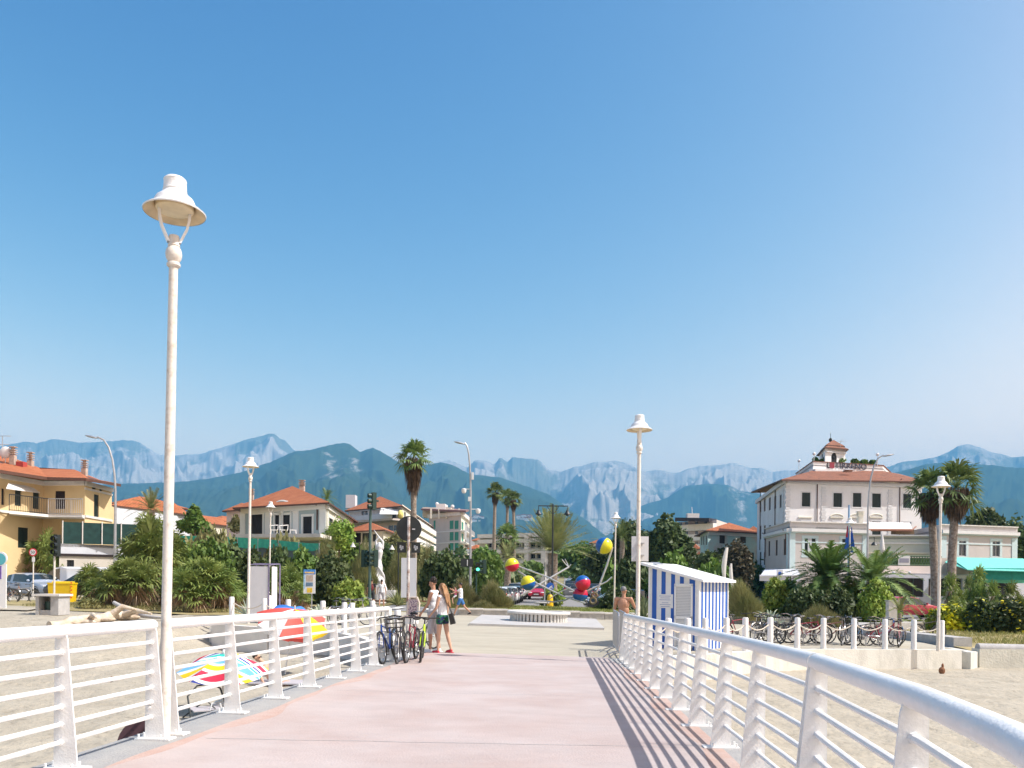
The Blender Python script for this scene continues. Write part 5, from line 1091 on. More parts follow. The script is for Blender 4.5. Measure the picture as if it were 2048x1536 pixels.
w0, w1, w2 = plan(1636, 118), plan(1648, 112), plan(1688, 113.5); w3 = (w0[0]+w2[0]-w1[0], w0[1]+w2[1]-w1[1]); zt2 = zat(1650, 895, 112)
wall(root, w0, w1, zt_-1, zt2, PKH, [(1643, 908, 1645.5, 916, 'dark')], name='tower_wall'); wall(root, w1, w2, zt_-1, zt2, PKH, [(1662.5, 911, 1673.5, 925, 'dark')], name='tower_wall'); wall(root, w2, w3, zt_-1, zt2, PKH, name='tower_wall'); wall(root, w3, w0, zt_-1, zt2, PKH, name='tower_wall')
t, zz = line_hit(w1, w2, 1668, 911); c_ = Vector((*w1, 0)).lerp(Vector((*w2, 0)), t); d_, n_ = side_normal(w1, w2); b = MB(); b.tube([c_+n_*.04, c_-n_*.1], .36, 20); 
for v_ in range(len(b.v)): b.v[v_] = (b.v[v_][0], b.v[v_][1], b.v[v_][2]+zz)
b.build('arched_top', INT, root, world=True); band(root, w1, w2, zat(1668, 903.5, 112), .1, .25, QU, 'hood')
hip(root, w1, w2, w3, w0, zt2, zat(1660, 889, 115), TILE2, .45, name='tower_roof'); c0_ = Vector((*w1, 0)).lerp(Vector((*w3, 0)), .5)
S4 = [Vector((*q, 0)).lerp(c0_, .22) for q in (w1, w2, w3, w0)]; zt3 = zat(1660, 890.5, 113)
hip(root, S4[0], S4[1], S4[2], S4[3], zt3, zat(1661, 880.5, 115), TILE2, .35, name='tower_roof')
b = MB(); q = P(1661, 880, 115); b.ell(q, (.25, .25, .3), 8, 6); b.tube([q, q+Vector((0, 0, 1))], .03, 5); b.build('finial', DARK, root, world=True)
b = MB(); q = P(1681, 884, 113); b.tube([q-Vector((0, 0, .9)), q+Vector((0, 0, .2))], .03, 5); b.tube([q-Vector((.3, 0, -.05)), q+Vector((.8, 0, .1))], .02, 5); b.tube([q, q+Vector((.35, 0, .45))], .02, 5); b.build('aerial', STEEL, root, world=True)
d_, n_ = side_normal(u1, u2); t, zz = line_hit(u1, u2, 1701, 933.2); c_ = Vector((*u1, 0)).lerp(Vector((*u2, 0)), t)+n_*.1
text_mesh('lettering', 'TIRRENO', 1.15, mat('letter_grey', (.06, .06, .09), .5, .1, 3), root, c_+Vector((0, 0, zz))-root.location, (math.pi/2, 0, math.atan2(d_.y, d_.x)), .04, 1.08)
for (px, w_, mm) in ((1656.3, .3, SHUTB), (1663, .75, mat('sign_maroon', (.25, .03, .05), .5, .1, 3))):
    t, zz = line_hit(u1, u2, px, 931); c_ = Vector((*u1, 0)).lerp(Vector((*u2, 0)), t)+n_*.08; b = MB(); b.box(c_+Vector((0, 0, zz)), (w_, .05, .75), rz=math.atan2(d_.y, d_.x)); b.build('sign_panel', mm, root, world=True, smooth=False)
for k in range(4):
    t, zz = line_hit(u1, u2, 1656.3, 926.6+k*2.4); c_ = Vector((*u1, 0)).lerp(Vector((*u2, 0)), t)+n_*.12; b = MB(); b.ell(c_+Vector((0, 0, zz)), (.07, .03, .07), 8, 5); b.build('star', SW, root, world=True)
for px, py, Y in ((1598, 921.5, 118), (1628, 907.5, 111), (1755, 909, 112.5)):
    b = MB(); q = P(px, py, Y); b.ell(q, (.22, .22, .22), 10, 8); b.tube([q, Vector((q.x, q.y, zt_-.3))], .04, 6); b.build('globe_lamp', SW, root, world=True)
b = MB(); b.box(P(1696, 942.5, 107)+Vector((0, 0, .1)), (1.1, .8, .15), rx=-.3); b.build('skylight', STEEL, root, world=True, smooth=False)
b = MB(); q = P(1720, 1037, 96); b.box(q, (.55, .55, 1.5)); 
for k in range(4): b.box(q+Vector((0, 0, .35+.15*k)), (.75, .75, .06))
b.build('chimney', CR2, root, world=True, smooth=False)
# annexes
AG = mat('annex_pink_grey', (.54, .505, .49), .85, .06, .6); AT = mat('annex_aqua_trim', (.52, .64, .66), .8, .05, 2); AGR = mat('annex_grey_green', (.50, .53, .47), .85, .06, .6)
s0, s1, s2 = plan(1530, 97), plan(1579, 86), plan(1736, 88); ze = zat(1579, 1043, 86); s3 = (s0[0]+s2[0]-s1[0], s0[1]+s2[1]-s1[1])
root = bld('hotel_annex', 'single storey left annex of the hotel with aqua pilasters and flat parapet', s1, -1.5)
wall(root, s0, s1, -1.5, ze, AG, [(1536.5, 1082, 1540, 1112, 'shb'), (1551, 1080, 1555, 1111, 'shb'), (1567, 1078, 1571, 1110, 'shb')]); wall(root, s1, s2, -1.5, ze, AG, [(1609, 1077, 1631, 1110, 'sh'), (1684, 1078, 1696, 1110, 'sh')], trim=AT, tw=.3)
wall(root, s2, s3, -1.5, ze, AG); wall(root, s3, s0, -1.5, ze, AG)
b = MB(); b.slab([Vector((*q, ze-.5)) for q in (s0, s1, s2, s3)][::-1], .2); b.build('flat_roof', CONC, root, world=True, smooth=False)
for A_, B_ in ((s0, s1), (s1, s2)): band(root, A_, B_, zat(1600, 1060, 86), .35, .35, QU); band(root, A_, B_, zat(1600, 1064, 86), .2, .2, AT, 'moulding'); band(root, A_, B_, ze, .12, .15, CONC_L, 'coping')
band(root, s1, s2, zat(1600, 1084, 86), .12, .06, AT, 'string_course')
for px in (1585, 1730): pilaster(root, s1, s2, px, .65, -1.5, ze-1.2, AT)
pilaster(root, s0, s1, 1575.5, .5, -1.5, ze-1.2, AT); pipe(root, s0, s1, 1573.5, 1064, 1110); pipe(root, s0, s1, 1532, 1070, 1115)
b = MB(); t, zz = line_hit(s1, s2, 1619, 1093); d_, n_ = side_normal(s1, s2); c_ = Vector((*s1, 0)).lerp(Vector((*s2, 0)), t)+n_*.02; b.box(c_+Vector((0, 0, zz)), (.45, .06, 1.7), rz=math.atan2(d_.y, d_.x)); b.build('open_door_panel', GREYB, root, world=True, smooth=False)
e0, e1 = plan(1880, 87), plan(2034, 90); e2 = (e1[0]+3, e1[1]+12); e3 = (e0[0]+2, e0[1]+12); ze2 = zat(1880, 1049, 87)
root = bld('hotel_annex', 'single storey right annex of the hotel behind the palm trunks and aqua awning', e0, -2)
wall(root, e0, e1, -2, ze2, AG, [(1917.5, 1081.5, 1932, 1112, 'win'), (1984.5, 1082.5, 1999.5, 1113, 'win')], trim=AT, tw=.3); wall(root, e1, e2, -2, ze2, AG); wall(root, e2, e3, -2, ze2, AG); wall(root, e3, e0, -2, ze2, AG)
b = MB(); b.slab([Vector((*q, ze2-.5)) for q in (e0, e1, e2, e3)][::-1], .2); b.build('flat_roof', CONC, root, world=True, smooth=False)
band(root, e0, e1, zat(1960, 1066, 88.5), .35, .35, QU); band(root, e0, e1, zat(1960, 1069.5, 88.5), .22, .2, AT, 'moulding'); band(root, e0, e1, ze2, .12, .15, CONC_L, 'coping'); band(root, e0, e1, zat(1960, 1088.5, 88.5), .12, .06, AT, 'string_course')
for px in (1887, 2029): pilaster(root, e0, e1, px, .75, -2, ze2-1.2, AT)
# link wing
c0_, c1_ = plan(1736, 89.5), plan(1880, 88.5); zt_ = zat(1800, 1071, 89); root = bld('hotel_link_wing', 'grey green link wing with white bands between the two hotel annexes', c0_, -1.5)
wall(root, c0_, c1_, -1.5, zt_, AGR); wall(root, c1_, (c1_[0]+2, c1_[1]+10), -1.5, zt_, AGR); band(root, c0_, c1_, zt_, .14, .2, QU, 'coping'); band(root, c0_, c1_, zat(1800, 1086.5, 89), .16, .1, QU, 'string_course'); band(root, c0_, c1_, zat(1800, 1106, 89), .12, .25, CR2, 'string_course')
b = MB(); b.slab([Vector((c0_[0], c0_[1], zt_-.2)), Vector((c1_[0], c1_[1], zt_-.2)), Vector((c1_[0]+2, c1_[1]+10, zt_-.2)), Vector((c0_[0]+2, c0_[1]+10, zt_-.2))], .2); b.build('flat_roof', CONC, root, world=True, smooth=False)
b = MB(); q = P(1748.5, 1084, 86); b.lathe([(.35, -.35), (.2, -.1), (.08, 0)], tuple(q), 12, cap=False); b.tube([q, q+Vector((0, 0, .5)), q+Vector((.3, 2.6, .5))], .03, 6); b.build('wall_lantern', DARK, root, world=True)
# terrace awning
root = thing('terrace_awning', 'long white awning with brown frame over the hotel roof terrace', 'awning', P(1750, 1056, 92))
AWN = mat('awning_white', (.74, .71, .69), .8, .03, 2)
b = MB(); A_ = [P(1738, 1058, 90), P(1826, 1058, 90), P(1832, 1054, 96), P(1820, 1045, 99), P(1672, 1043, 99), P(1678, 1047, 97)]
b.slab([P(1730, 1057, 90), P(1824, 1057.5, 90), P(1820, 1045, 98.5), P(1724, 1044.5, 98.5)], .08); b.slab([P(1674, 1044, 97.5), P(1724, 1044.5, 97.5), P(1724, 1048, 96), P(1680, 1048, 96)][::-1], .06); b.build('cloth', AWN, root, world=True, smooth=False)
b = MB(); b.tube([P(1730, 1060, 90), P(1824, 1060.5, 90)], .13, 8); b.tube([P(1824, 1060, 90), P(1832, 1053, 97)], .08, 6); b.build('frame', mat('awning_brown', (.28, .12, .07), .6, .1, 4), root, world=True)
b = MB()
for px in (1795, 1815): b.tube([P(px, 1060, 90), P(px+3, 1068, 92)], .05, 6)
b.box(P(1805, 1064, 91), (2.0, 1.2, .5)); b.build('pergola', mat('pergola_wood', (.20, .13, .07), .7, .2, 4), root, world=True, smooth=False)
# closed parasol on terrace + small flags
root = thing('closed_parasol', 'closed white parasol standing on the terrace over the restaurant', 'parasol', P(1764, 1108, 84)); b = MB(); b.lathe([(.05, 0), (.22, .2), (.26, .5), (.18, 1.3), (.03, 2.2)], n=10); b.build('cloth', AWN, root); b = MB(); b.tube([(0, 0, -.6), (0, 0, .3)], .04, 6); b.build('pole', STEEL, root)
# restaurant front
t0, t1 = plan(1757, 76), plan(2070, 78); zt_ = zat(1757, 1112, 76); zm = zat(1757, 1146, 76)
root = bld('restaurant', 'beige restaurant front with white framed glass walls behind the red car', t0, -2)
WF = mat('frame_lilac_white', (.62, .63, .72), .5, .04, 4); BEI = mat('warm_beige', (.66, .55, .47), .85, .05, 1)
wall(root, plan(1757, 78.5), plan(2070, 80.5), zm-.3, zt_, BEI, name='fascia')
wall(root, t0, t1, -2, zm, WF, [(1763.5, 1156, 1847, 1193, 'dark'), (1857, 1157, 1874, 1193, 'gl'), (1878, 1157, 1925, 1193, 'dark'), (1931, 1157, 1975, 1193, 'dark'), (1980, 1157, 2028, 1193, 'dark')], rev=.5)
b = MB(); b.slab([Vector((*t0, zm)), Vector((*t1, zm)), Vector((*plan(2070, 80.5), zm)), Vector((*plan(1757, 78.5), zm))], .1); b.build('ledge', WF, root, world=True, smooth=False)
b = MB(); b.box(P(1805, 1175, 75.62), (3.72, .03, 1.70)); b.build('glazing', mat('smoked_glass', (.010, .014, .016), .12, .2, 1, spec=.15), root, world=True, smooth=False)
b = MB()
for px in (1783, 1797, 1826): b.box(P(px, 1175, 75.58), (.06, .04, 1.68))
b.build('mullion', DGREEN, root, world=True, smooth=False)
for px in (1787, 1819, 1908):
    b = MB(); q = P(px, 1145, 75.9); b.ell(q, (.14, .14, .1), 8, 6); b.build('spotlight', WF, root, world=True)
# trellis with sign board
t0, t1 = plan(1740, 74), plan(1882, 74); za, zb_ = zat(1800, 1130, 74), zat(1800, 1112, 74); root = thing('trellis', 'green crossed trellis railing on the terrace edge of the restaurant', 'trellis', (t0[0], t0[1], za))
b = MB(); n_ = 26; L = t1[0]-t0[0]; st = L/n_*1.0; h_ = zb_-za
for k in range(n_):
    x = t0[0]+k*st; b.tube([(x, 74, za), (x+st*1.2, 74, zb_)], .028, 4, cap=False); b.tube([(x+st*1.2, 74.03, za), (x, 74.03, zb_)], .028, 4, cap=False)
b.tube([(t0[0], 74, zb_), (t1[0], 74, zb_)], .05, 6); b.tube([(t0[0], 74, za), (t1[0], 74, za)], .05, 6); b.build('lattice', mat('trellis_green', (.10, .16, .10), .7, .2, 4), root, world=True)
b = MB(); b.box(((t0[0]+t1[0])/2, 74.5, (za+zb_)/2-.1), (L, .3, h_*.9)); b.build('screen_hedge', leafmat('screen_leaf', (.02, .05, .012), (.05, .10, .02), 6), root, world=True, smooth=False)
b = MB(); c_ = P(1808, 1121, 73.8); b.box(c_, (1.05, .05, .84)); sgn = b.build('sign_panel', SW, root, world=True, smooth=False); b = MB(); b.box(c_-Vector((0, .03, 0)), (.85, .012, .40)); b.build('sign_print', mat('print_mauve', (.30, .30, .38), .5, .4, 30), sgn, world=True, smooth=False)
# aqua awning right
root = thing('aqua_awning', 'wide aqua fabric awning with scalloped dark inner drapes at the right edge', 'awning', P(1990, 1140, 72)); AQF = mat('aqua_cloth', (.16, .58, .48), .75, .08, 2); AQD = mat('deep_aqua_cloth', (.03, .28, .26), .8, .2, 3)
b = MB(); b.slab([P(1935, 1139, 70), P(2080, 1143, 70), P(2046, 1117, 80), P(1900, 1114.5, 80)], .06); b.build('canopy', AQF, root, world=True, smooth=False)
b = MB(); b.slab([P(1890, 1124, 78), P(1935, 1139, 70), P(1945, 1139, 74), P(1900, 1116, 80)], .06); b.build('side_flap', AQF, root, world=True, smooth=False)
b = MB(); a_, c_ = P(1946, 1146, 71), P(2080, 1150, 71); b.box((a_+c_)/2, ((c_-a_).length, .05, 1.0)); b.build('valance', AQD, root, world=True, smooth=False)
b = MB(); a_, c_ = P(1955, 1158, 72.5), P(2080, 1162, 72.5); b.box((a_+c_)/2, ((c_-a_).length, .05, .55)); b.build('lower_band', AQF, root, world=True, smooth=False)
# grey awning + poster near hotel entrance
root = thing('shop_awning', 'grey striped shop awning at the foot of the hotel annex by the pedestrian sign', 'awning', P(1560, 1150, 84)); b = MB(); b.slab([P(1520, 1152, 80), P(1600, 1150, 80), P(1596, 1138, 85), P(1530, 1138, 88)], .06); b.build('cloth', GW, root, world=True, smooth=False)
b = MB(); b.box(P(1560, 1156, 80.1), (4, .04, .6)); b.build('valance', WF, root, world=True, smooth=False)
root = thing('square_sign', 'small white square sign with a blue ring by the grey shop awning', 'sign', at(1559, 66)); c_ = P(1559.5, 1146, 66); b = MB(); b.box(c_, (.5, .04, .5)); b.build('panel', SW, root, world=True, smooth=False); b = MB(); b.tube([c_-Vector((0, .02, .03)), c_-Vector((0, .04, .03))], .14, 16); b.build('ring', mat('sign_blue'), root, world=True) if 'sign_blue' in MATS else 0
b = MB(); b.tube([Vector((c_.x, 66.03, root.location.z)), c_+Vector((0, .03, 0))], .04, 6); b.build('pole', STEEL, root, world=True)
# flagpole
p = P(1697, 1110, 80); root = thing('flagpole', 'tall blue flagpole with a limp blue and red flag in front of the hotel', 'flagpole', (p.x, 80, -1)); b = MB(); zt_ = zat(1696, 1010, 80); b.tube([Vector((p.x, 80, -1)), Vector((p.x, 80, zt_))], .09, 8); b.build('pole', mat('flagpole_blue', (.20, .38, .62), .4, .1, 4), root, world=True)
b = MB(); top = P(1697, 1052, 80)
vs = []; n_ = 9
for j in range(12):
    for i in range(n_): t = i/(n_-1); s = j/11; vs.append(top+Vector(((t-.35)*(.45+.55*s)+.0, math.sin(t*9+s*2)*.12-.05, -s*2.4-t*.25*s)))
b.add(vs, [(j*n_+i, j*n_+i+1, (j+1)*n_+i+1, (j+1)*n_+i) for j in range(11) for i in range(n_-1)]); n0 = len(b.f); b.m = [1 if (k % (n_-1)) in (0, 1) and k < 40 else 0 for k in range(n0)]; b.build('flag', [mat('flag_blue', (.03, .12, .45), .8, .2, 3), mat('flag_red', (.5, .04, .05), .8, .1, 3)], root, world=True)
# green netting fence in front of the villa
NET = mat('green_netting', (.06, .48, .32), .7, col2=(.04, .36, .26), sc=3, thr=(.4, .6), trans=0)
root = thing('green_fence', 'sagging bright green netting fence along the hedge below the villa', 'fence', at(500, 60))
b = MB(); vs = []; tops = [(350, 1071), (400, 1072), (440, 1073), (500, 1076), (540, 1079), (580, 1083), (612, 1086), (640, 1087)]; bots = [(350, 1090), (400, 1092), (440, 1095), (500, 1096), (540, 1096), (580, 1100), (606, 1103), (640, 1100)]
N = 90
for i in range(N+1):
    t = i/N; px = 350+290*t; yt = np.interp(px, *zip(*tops)); yb_ = np.interp(px, *zip(*bots)); Y = 66-8*t; k = math.sin(i*1.7)*.05
    vs += [P(px, yt, Y)+Vector((0, k, 0)), P(px, yb_+math.sin(i*.9)*1.0, Y)+Vector((0, -k, 0))]
b.add(vs, [(2*i, 2*i+1, 2*i+3, 2*i+2) for i in range(N)]); b.build('netting', NET, root, world=True)
b = MB(); vs = []
for i in range(N+1):
    t = i/N; px = 350+290*t; yb_ = np.interp(px, *zip(*bots))-2; Y = 66.2-8*t; q = P(px, yb_, Y); vs += [q, Vector((q.x, q.y, g0(q.x)))]
b.add(vs, [(2*i, 2*i+1, 2*i+3, 2*i+2) for i in range(N)]); b.build('grey_mesh', mat('grey_mesh', (.10, .13, .14), .8, .2, 3), root, world=True)
for k in range(8):
    t = k/7; px = 352+286*t; Y = 65.9-8*t; q = P(px, np.interp(px, *zip(*tops))-1, Y); b = MB(); b.tube([Vector((q.x, q.y+.08, g0(q.x))), q+Vector((0, .08, 0))], .035, 6); b.build('post', STEEL, root, world=True)
# white fish-like carvings and pale grey cross wall behind kiosk
for px, y0_, y1_, lb in ((1451, 1095, 1150, 'tall white wavy carved post behind the kiosk roof'), (1465, 1127, 1156, 'short white rounded carved post behind the kiosk roof')):
    Y = 47; a_, c_ = P(px, y1_, Y), P(px, y0_, Y); root = thing('carved_post', lb, 'sculpture', at(px, Y)); b = MB(); H_ = c_.z-root.location.z; w_ = .16 if px == 1451 else .12
    pr = []
    for k in range(13): t = k/12; pr.append((max(.02, w_*(1+.5*math.sin(t*9+.5))*(1-.5*t)), H_*t))
    b.lathe(pr, n=12)
    for i in range(len(b.v)): x, y, z_ = b.v[i]; b.v[i] = (x+.12*math.sin(z_*1.6), y*.5, z_)
    b.build('carving', WHITE2, root)
p = P(1783, 1220, 40); root = thing('service_cabinet', 'tall grey electric cabinet in front of the red car', 'cabinet', at(1783, 41)); H_ = P(1783, 1203, 41).z-root.location.z
b = MB(); b.box((0, 0, H_/2), (.42, .35, H_)); b.build('body', CONC_L, root, smooth=False); b = MB(); b.box((0, 0, H_+.03), (.50, .42, .06)); b.build('cap', CONC, root, smooth=False); b = MB(); b.tube([(.04, -.18, .45), (.04, -.19, .45)], .08, 14); b.build('sticker', mat('sign_blue', (.02, .12, .50), .4, .05, 5), root)
# ================================================================ VEGETATION
rng = np.random.default_rng(11)
L_DK = leafmat('holm_oak_leaf', (.018, .040, .012), (.050, .085, .024), 1.0); L_MD = leafmat('shrub_leaf', (.035, .085, .015), (.085, .16, .03), 1.4)
L_OL = leafmat('tamarisk_leaf', (.075, .10, .035), (.14, .16, .065), 1.1); L_LT = leafmat('bright_leaf', (.07, .14, .02), (.15, .22, .04), 1.5)
L_PALM = leafmat('palm_leaf', (.035, .075, .02), (.10, .16, .045), 1.5); L_PALM2 = leafmat('date_palm_leaf', (.07, .11, .035), (.16, .20, .08), .8)
L_DEAD = leafmat('dead_palm_leaf', (.085, .065, .035), (.17, .135, .08), 3, tr=.1); L_SKIRT = leafmat('old_palm_skirt', (.035, .027, .015), (.085, .068, .04), 3, tr=.1); L_AG = leafmat('agave_leaf', (.14, .22, .16), (.26, .34, .25), 2, tr=.05)
L_GRASS = leafmat('dry_grass_blade', (.09, .10, .035), (.15, .17, .07), 2); FLOW = leafmat('yellow_flower', (.30, .33, .006), (.36, .40, .015), 5, tr=.2)
BARK = mat('bark', (.13, .09, .06), .9, .3, 5, bump=.6, bsc=20); PBARK = mat('palm_bark', (.20, .15, .11), .9, col2=(.34, .29, .24), sc=6, bump=.8, bsc=14)
def rdir(n): v = rng.normal(size=(n, 3)); return v/np.linalg.norm(v, axis=1)[:, None]
def quads(c, a, b_):   # centre, half axes -> quad array
    return np.stack([c-a-b_, c+a-b_, c+a+b_, c-a+b_], 1).reshape(-1, 3)
def cloud(blobs, n, size, up=0.0, elong=1.6, flat=.9, jit=.35):
    """leaf quads spread through lumpy ellipsoids; blobs = (x,y,z,rx,ry,rz)"""
    B = np.array(blobs, float); w = B[:, 3]*B[:, 4]+B[:, 3]*B[:, 5]; idx = rng.choice(len(B), n, p=w/w.sum()); d = rdir(n); r = rng.random(n)**.33
    r = r*(1+jit*np.sin(d[:, 0]*7+idx)*np.sin(d[:, 2]*6+idx*2)*.6+jit*rng.normal(size=n)*.18)
    c = B[idx, :3]+d*B[idx, 3:]*r[:, None]; o = d*.7+rdir(n)*flat+np.array([0, 0, up]); o /= np.linalg.norm(o, axis=1)[:, None]
    t = np.cross(o, rdir(n)); t /= np.linalg.norm(t, axis=1)[:, None]+1e-9; s = size*(.6+.8*rng.random(n))
    k = np.cross(o, t)
    return quads(c, t*(s*elong/2)[:, None], k*(s/2)[:, None])
def blades(c, d, L, w, droop=.2, seg=2):
    """thin tapering blades; c base, d direction, per-blade length; returns quads"""
    n = len(c); L = np.broadcast_to(L, n); w = np.broadcast_to(w, n); side = np.cross(d, rdir(n)); side /= np.linalg.norm(side, axis=1)[:, None]+1e-9; out = []
    prev = c; pw = w
    for k in range(1, seg+1):
        t = k/seg; p = c+d*(L*t)[:, None]+np.array([0, 0, -1.])*(L*droop*t*t)[:, None]; nw = w*(1-t)**.7+.0008
        out.append(np.stack([prev-side*(pw/2)[:, None], prev+side*(pw/2)[:, None], p+side*(nw/2)[:, None], p-side*(nw/2)[:, None]], 1)); prev = p; pw = nw
    return np.concatenate(out).reshape(-1, 3)
def lumps(W, H, n, D=None, z0=.0):
    D = D or W*.8; out = []
    for i in range(n):
        a = rng.random()*6.28; q = rng.random()**.6; x = math.cos(a)*q*W*.34; y = math.sin(a)*q*D*.34; rz = H*(.24+.16*rng.random()); z = z0+rz*.7+(H-z0-rz*1.7)*rng.random()*(1-.55*q*q)
        r = W*(.16+.13*rng.random()); out.append((x, y, z, r, r*.9, rz))
    out.append((0, 0, z0+(H-z0)*.5, W*.34, D*.34, (H-z0)*.42)); return out
def stems(root, W, H, n=4, r=.05, m=None, name='stem'):
    for i in range(n):
        a = rng.random()*6.28; x, y = math.cos(a)*W*.12, math.sin(a)*W*.12; b = MB(); b.tube([(x*.4, y*.4, -.1), (x, y, H*.3), (x*2+.05, y*2, H*.6)], [r, r*.7, r*.25], 6); b.build(name, m or BARK, root)
def bush_mesh(kind, W, H, n, size, seed):
    global rng; rng = np.random.default_rng(seed)
    if kind == 'feather':
        m = n; a = rng.random(m)*6.28; q = np.sqrt(rng.random(m)); x = np.cos(a)*q*W*.40; y = np.sin(a)*q*W*.34; top = H*(1-.45*q**2)*(.75+.25*np.sin(x*3+seed)*np.cos(y*2.3)); z = top*rng.random(m)**.5*.95
        d = np.stack([x/W*.9, y/W*.9, np.full(m, .8)], 1)+rdir(m)*.45; d /= np.linalg.norm(d, axis=1)[:, None]
        return blades(np.stack([x, y, z], 1), d, size*(2.2+2*rng.random(m)), size*.16, .15, 2)
    return cloud(lumps(W, H, 14 if kind != 'tree' else 20), n, size, up=.3)
PROTO = {}
def plant(kind, px, Y, x0, x1, yt, yb, label, cat, m, name='shrub', grp=None, n=5000, size=.10, gbase=None, trunk=0, flowers=0):
    """fit a crown into the pixel box x0..x1, yt..yb at distance Y; gbase: ground height (default plaza plane)"""
    c = P((x0+x1)/2, yb, Y); W = (x1-x0)/F*Y; H = (yb-yt)/F*Y; zg = g0(c.x) if gbase is None else gbase
    base = Vector((c.x, Y, min(zg, c.z) if not trunk else zg)); 
    t0 = c.z-base.z
    root = thing(name, label, cat, base, 0, grp)
    V = bush_mesh(kind, W, H, n, size, int(px*7+Y)) ; V[:, 2] += max(0, t0)*(1 if trunk else 0)
    if not trunk and t0 > .3: V[:, 2] *= (H+t0)/H
    fast_mesh('crown' if trunk else 'foliage', V, 4, m, root)
    if trunk:
        for i in range(3 if W > 3 else 1):
            a = i*2.1; b = MB(); b.tube([(0, 0, -.2), (.05, 0, t0*.6), (math.cos(a)*W*.08, math.sin(a)*W*.08, t0+H*.25), (math.cos(a)*W*.2, math.sin(a)*W*.2, t0+H*.6)], [W*.035+.05, W*.03+.04, W*.02+.02, .02], 8); b.build('trunk' if i == 0 else 'limb', BARK, root)
    else: stems(root, W, H, 3)
    if flowers:
        F_ = cloud(lumps(W*1.02, H*1.0, 9), flowers, .11, up=.8, elong=1.1, jit=.3); F_ = F_.reshape(-1, 4, 3); keep = (F_[:, 0, 2] > H*.12) & (F_[:, 0, 1] < W*.15); fast_mesh('flower_mass', F_[keep].reshape(-1, 3), 4, FLOW, root)['kind'] = 'stuff'
    return root
def fan_leaves(nf, R_, rng_, spread=1.0, petiole=.5, seg=16, low=-.6, blade=None):
    """rosette of fan leaves; returns green quads"""
    blade = blade or R_*.55; out = []
    for i in range(nf):
        az = i*2.39996+rng_.random()*.4; el = low+(1.45-low)*(1-(i+.5)/nf)**.8*spread; el += rng_.normal()*.08
        d = np.array([math.cos(el)*math.cos(az), math.cos(el)*math.sin(az), math.sin(el)]); p = d*petiole*(.8+.4*rng_.random()); p[2] -= .08*R_*(1-d[2])
        sd = np.cross(d, [0, 0, 1.]); sd /= np.linalg.norm(sd)+1e-9; nrm = np.cross(sd, d); tw = rng_.normal()*.35; sd = sd*math.cos(tw)+nrm*math.sin(tw)
        a = np.linspace(-1.9, 1.9, seg); dirs = np.cos(a)[:, None]*d+np.sin(a)[:, None]*sd; dirs[:, 2] -= .05; dirs /= np.linalg.norm(dirs, axis=1)[:, None]
        dirs += rng_.normal(size=dirs.shape)*.05
        L = blade*(.65+.35*np.cos(a*.55))*(.85+.3*rng_.random()); w = blade*.13
        side = np.cross(dirs, nrm); side /= np.linalg.norm(side, axis=1)[:, None]+1e-9
        mid = p+dirs*(L*.55)[:, None]; tip = p+dirs*L[:, None]+np.array([0, 0, -1])*(L*.28)[:, None]
        out.append(np.stack([np.repeat(p[None], seg, 0)-side*w*.15, np.repeat(p[None], seg, 0)+side*w*.15, mid+side*w*.55, mid-side*w*.55], 1)); out.append(np.stack([mid-side*w*.55, mid+side*w*.55, tip+side*w*.06, tip-side*w*.06], 1))
        s2 = np.cross(d, [0.3, 0, 1.]); s2 /= np.linalg.norm(s2); w2 = .018*R_+.004; out.append(np.stack([-s2*w2, s2*w2, p+s2*w2*.6, p-s2*w2*.6], 0)[None])
    return np.concatenate(out).reshape(-1, 3)
def washingtonia(px, Y, ytop, ytrunk, label, R_, skirt, seed, lean=0, tr=.16, skw=.5):
    """tall fan palm: crown centre at ytrunk, dead skirt hanging below"""
    rg = np.random.default_rng(seed); p = at(px, Y); zc = P(px, ytrunk, Y).z-p.z; root = thing('fan_palm', label, 'palm tree', p, 0, 'tall fan palms')
    dx = lean; b = MB(); N = 16; b.tube([(dx*(t**1.5), 0, zc*t-.2) for t in np.linspace(0, 1, N)], [tr*(1.25-.35*t)+(.015 if i % 2 else 0) for i, t in enumerate(np.linspace(0, 1, N))], 12); b.build('trunk', PBARK, root, ang=70)
    V = fan_leaves(27, R_, rg, petiole=R_*.56, low=-.75, blade=R_*.56, seg=15)+np.array([dx, 0, zc]); fast_mesh('crown', V, 4, L_PALM, root)
    n = int(900*skw+300); a = rg.random(n)*6.28; t = rg.random(n); rr = R_*(.30+.10*rg.random(n))*np.sin(np.clip((1-t)*1.5+.25, 0, 1.57)); c = np.stack([dx+np.cos(a)*rr*skw*1.6, np.sin(a)*rr*skw*1.6, zc-t*skirt*.85], 1)
    d = np.stack([np.cos(a)*.18, np.sin(a)*.18, -np.ones(n)], 1); fast_mesh('dead_skirt', blades(c, d, skirt*(.20+.25*rg.random(n)), .05*R_, .1, 2), 4, L_SKIRT, root)
    return root
